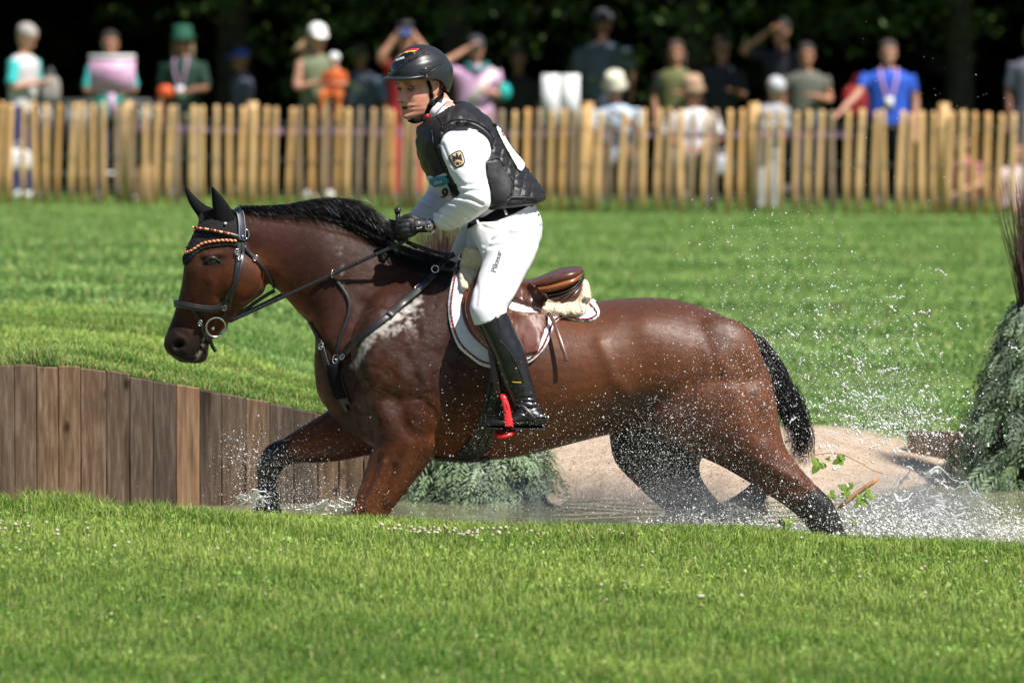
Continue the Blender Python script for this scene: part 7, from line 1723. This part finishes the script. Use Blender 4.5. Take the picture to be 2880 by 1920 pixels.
# ------------------------------------------------------------------ broken vine and stick thrown up with the water
M['stick'] = mat('brown_stick', (.42, .22, .07), .6, .3, 50, .4, .003)
M['leaf'] = mat('green_leaf', (.16, .28, .03), .5, .25, 40, spec=.4)
Yb = -.05
E_ = lambda x, y: (1600 + x / 2.063, 780 + y / 2.063)
vine = empty('broken_branch', tuple(at(*E_(1690, 1240), Yb))); tag(vine, 'snapped brown stick with a thin leafy vine flying behind the hind leg', 'branch')
ch('stick', tube([at(*E_(q, w), Yb) for q, w in ((1560, 1345), (1620, 1290), (1680, 1245), (1760, 1190), (1800, 1165))], [.005, .009, .0095, .009, .006], 10), M['stick'], vine)
ch('vine_stem', tube(catmull([at(*E_(q, w), Yb) for q, w in ((1330, 1062), (1400, 1035), (1500, 1020), (1580, 1025), (1680, 1070), (1760, 1115), (1820, 1135))], 6), .0022, 6), M['stick'], vine)
ch('vine_stem', tube(catmull([at(*E_(q, w), Yb) for q, w in ((1560, 1270), (1610, 1240), (1660, 1200), (1700, 1180))], 6), .0015, 6), M['stick'], vine)
ch('vine_stem', tube(catmull([at(*E_(q, w), Yb) for q, w in ((1150, 1420), (1250, 1418), (1330, 1415))], 6), .0018, 6), M['stick'], vine)
def leaf(x, y, s, rot):
    c = np.array(at(*E_(x, y), Yb - .01)); out = []
    n = 16
    for k in range(n):
        a = 2 * math.pi * k / n; rr = s * (.72 + .28 * math.cos(3 * a) + .08 * math.cos(9 * a))
        q = (rr * math.cos(a + rot), rr * math.sin(a + rot)); out.append((c[0] + q[0], c[1] + .35 * q[0] + .006 * math.cos(2 * a), c[2] + q[1]))
    out.append(tuple(c + [0, -.006, 0])); top = [(a, b - .0006, c_) for a, b, c_ in out]
    V = out + top; F = [(n, k, (k + 1) % n) for k in range(n)] + [(2 * n + 1, n + 1 + (k + 1) % n, n + 1 + k) for k in range(n)]
    ch('leaf', (V, F), M['leaf'], vine)
for x, y, s in ((1442, 1090, .036), (1565, 1062, .026), (1505, 1052, .012), (1610, 1225, .034), (1590, 1262, .014), (1735, 1262, .03), (1690, 1300, .032), (1525, 1262, .024), (1655, 1420, .018), (1262, 1428, .036), (1590, 1045, .014)):
    leaf(x, y, s, random.uniform(0, 6))
# black scrap of mud flung under the belly
p = np.array(at(1412, 1303, .3))
o = obj('leaf_scrap', (lambda q: q)(tube([p + [-.018, 0, .008], p + [-.006, .004, -.004], p + [.006, -.004, .006], p + [.018, 0, -.006]], [.002, .007, .006, .002], 6, flat=.4)), M['mud']); tag(o, 'dark scrap of leaf flying under the horse\'s belly before the spruce boughs', 'leaf')

# hanging spray mist
def mist(u, v, Y, rx, ry, rz, dens, label):
    c = at(*f1(u, v), Y); V, F = ball((0, 0, 0), 1.0, 24, 14)
    t = NT('spray_mist'); t.t.nodes.remove(t.b); out = t.t.nodes['Material Output']
    vol = t.n('ShaderNodeVolumePrincipled'); vol.inputs['Color'].default_value = (.96, .97, .98, 1); vol.inputs['Anisotropy'].default_value = .3
    co_ = t.n('ShaderNodeTexCoord'); ln = t.n('ShaderNodeVectorMath', operation='LENGTH'); t.l(co_.outputs['Object'], ln.inputs[0])
    fall = t.maprange(ln.outputs['Value'], .15, .98, 1, 0); nz2 = t.maprange(t.noise(co_.outputs['Object'], 3.2, 4, .6), .35, .7, .2, 1.5)
    t.l(t.math('MULTIPLY', t.math('MULTIPLY', fall, nz2), dens), vol.inputs['Density']); t.l(vol.outputs[0], out.inputs['Volume'])
    o = obj('spray_mist', (V, F), t.m); o.location = tuple(c); o.scale = (rx, ry, rz); tag(o, label, 'mist', kind='stuff')
mist(1330, 1150, .25, .52, .35, .14, 3.2, 'thin white mist hanging over the water under the belly')
mist(1600, 1160, -.15, .36, .30, .16, 3.2, 'thin white mist round the churned water between the hind legs')
mist(2080, 1170, .2, .40, .35, .20, 4.0, 'thin white mist over the splash behind the hind hooves')
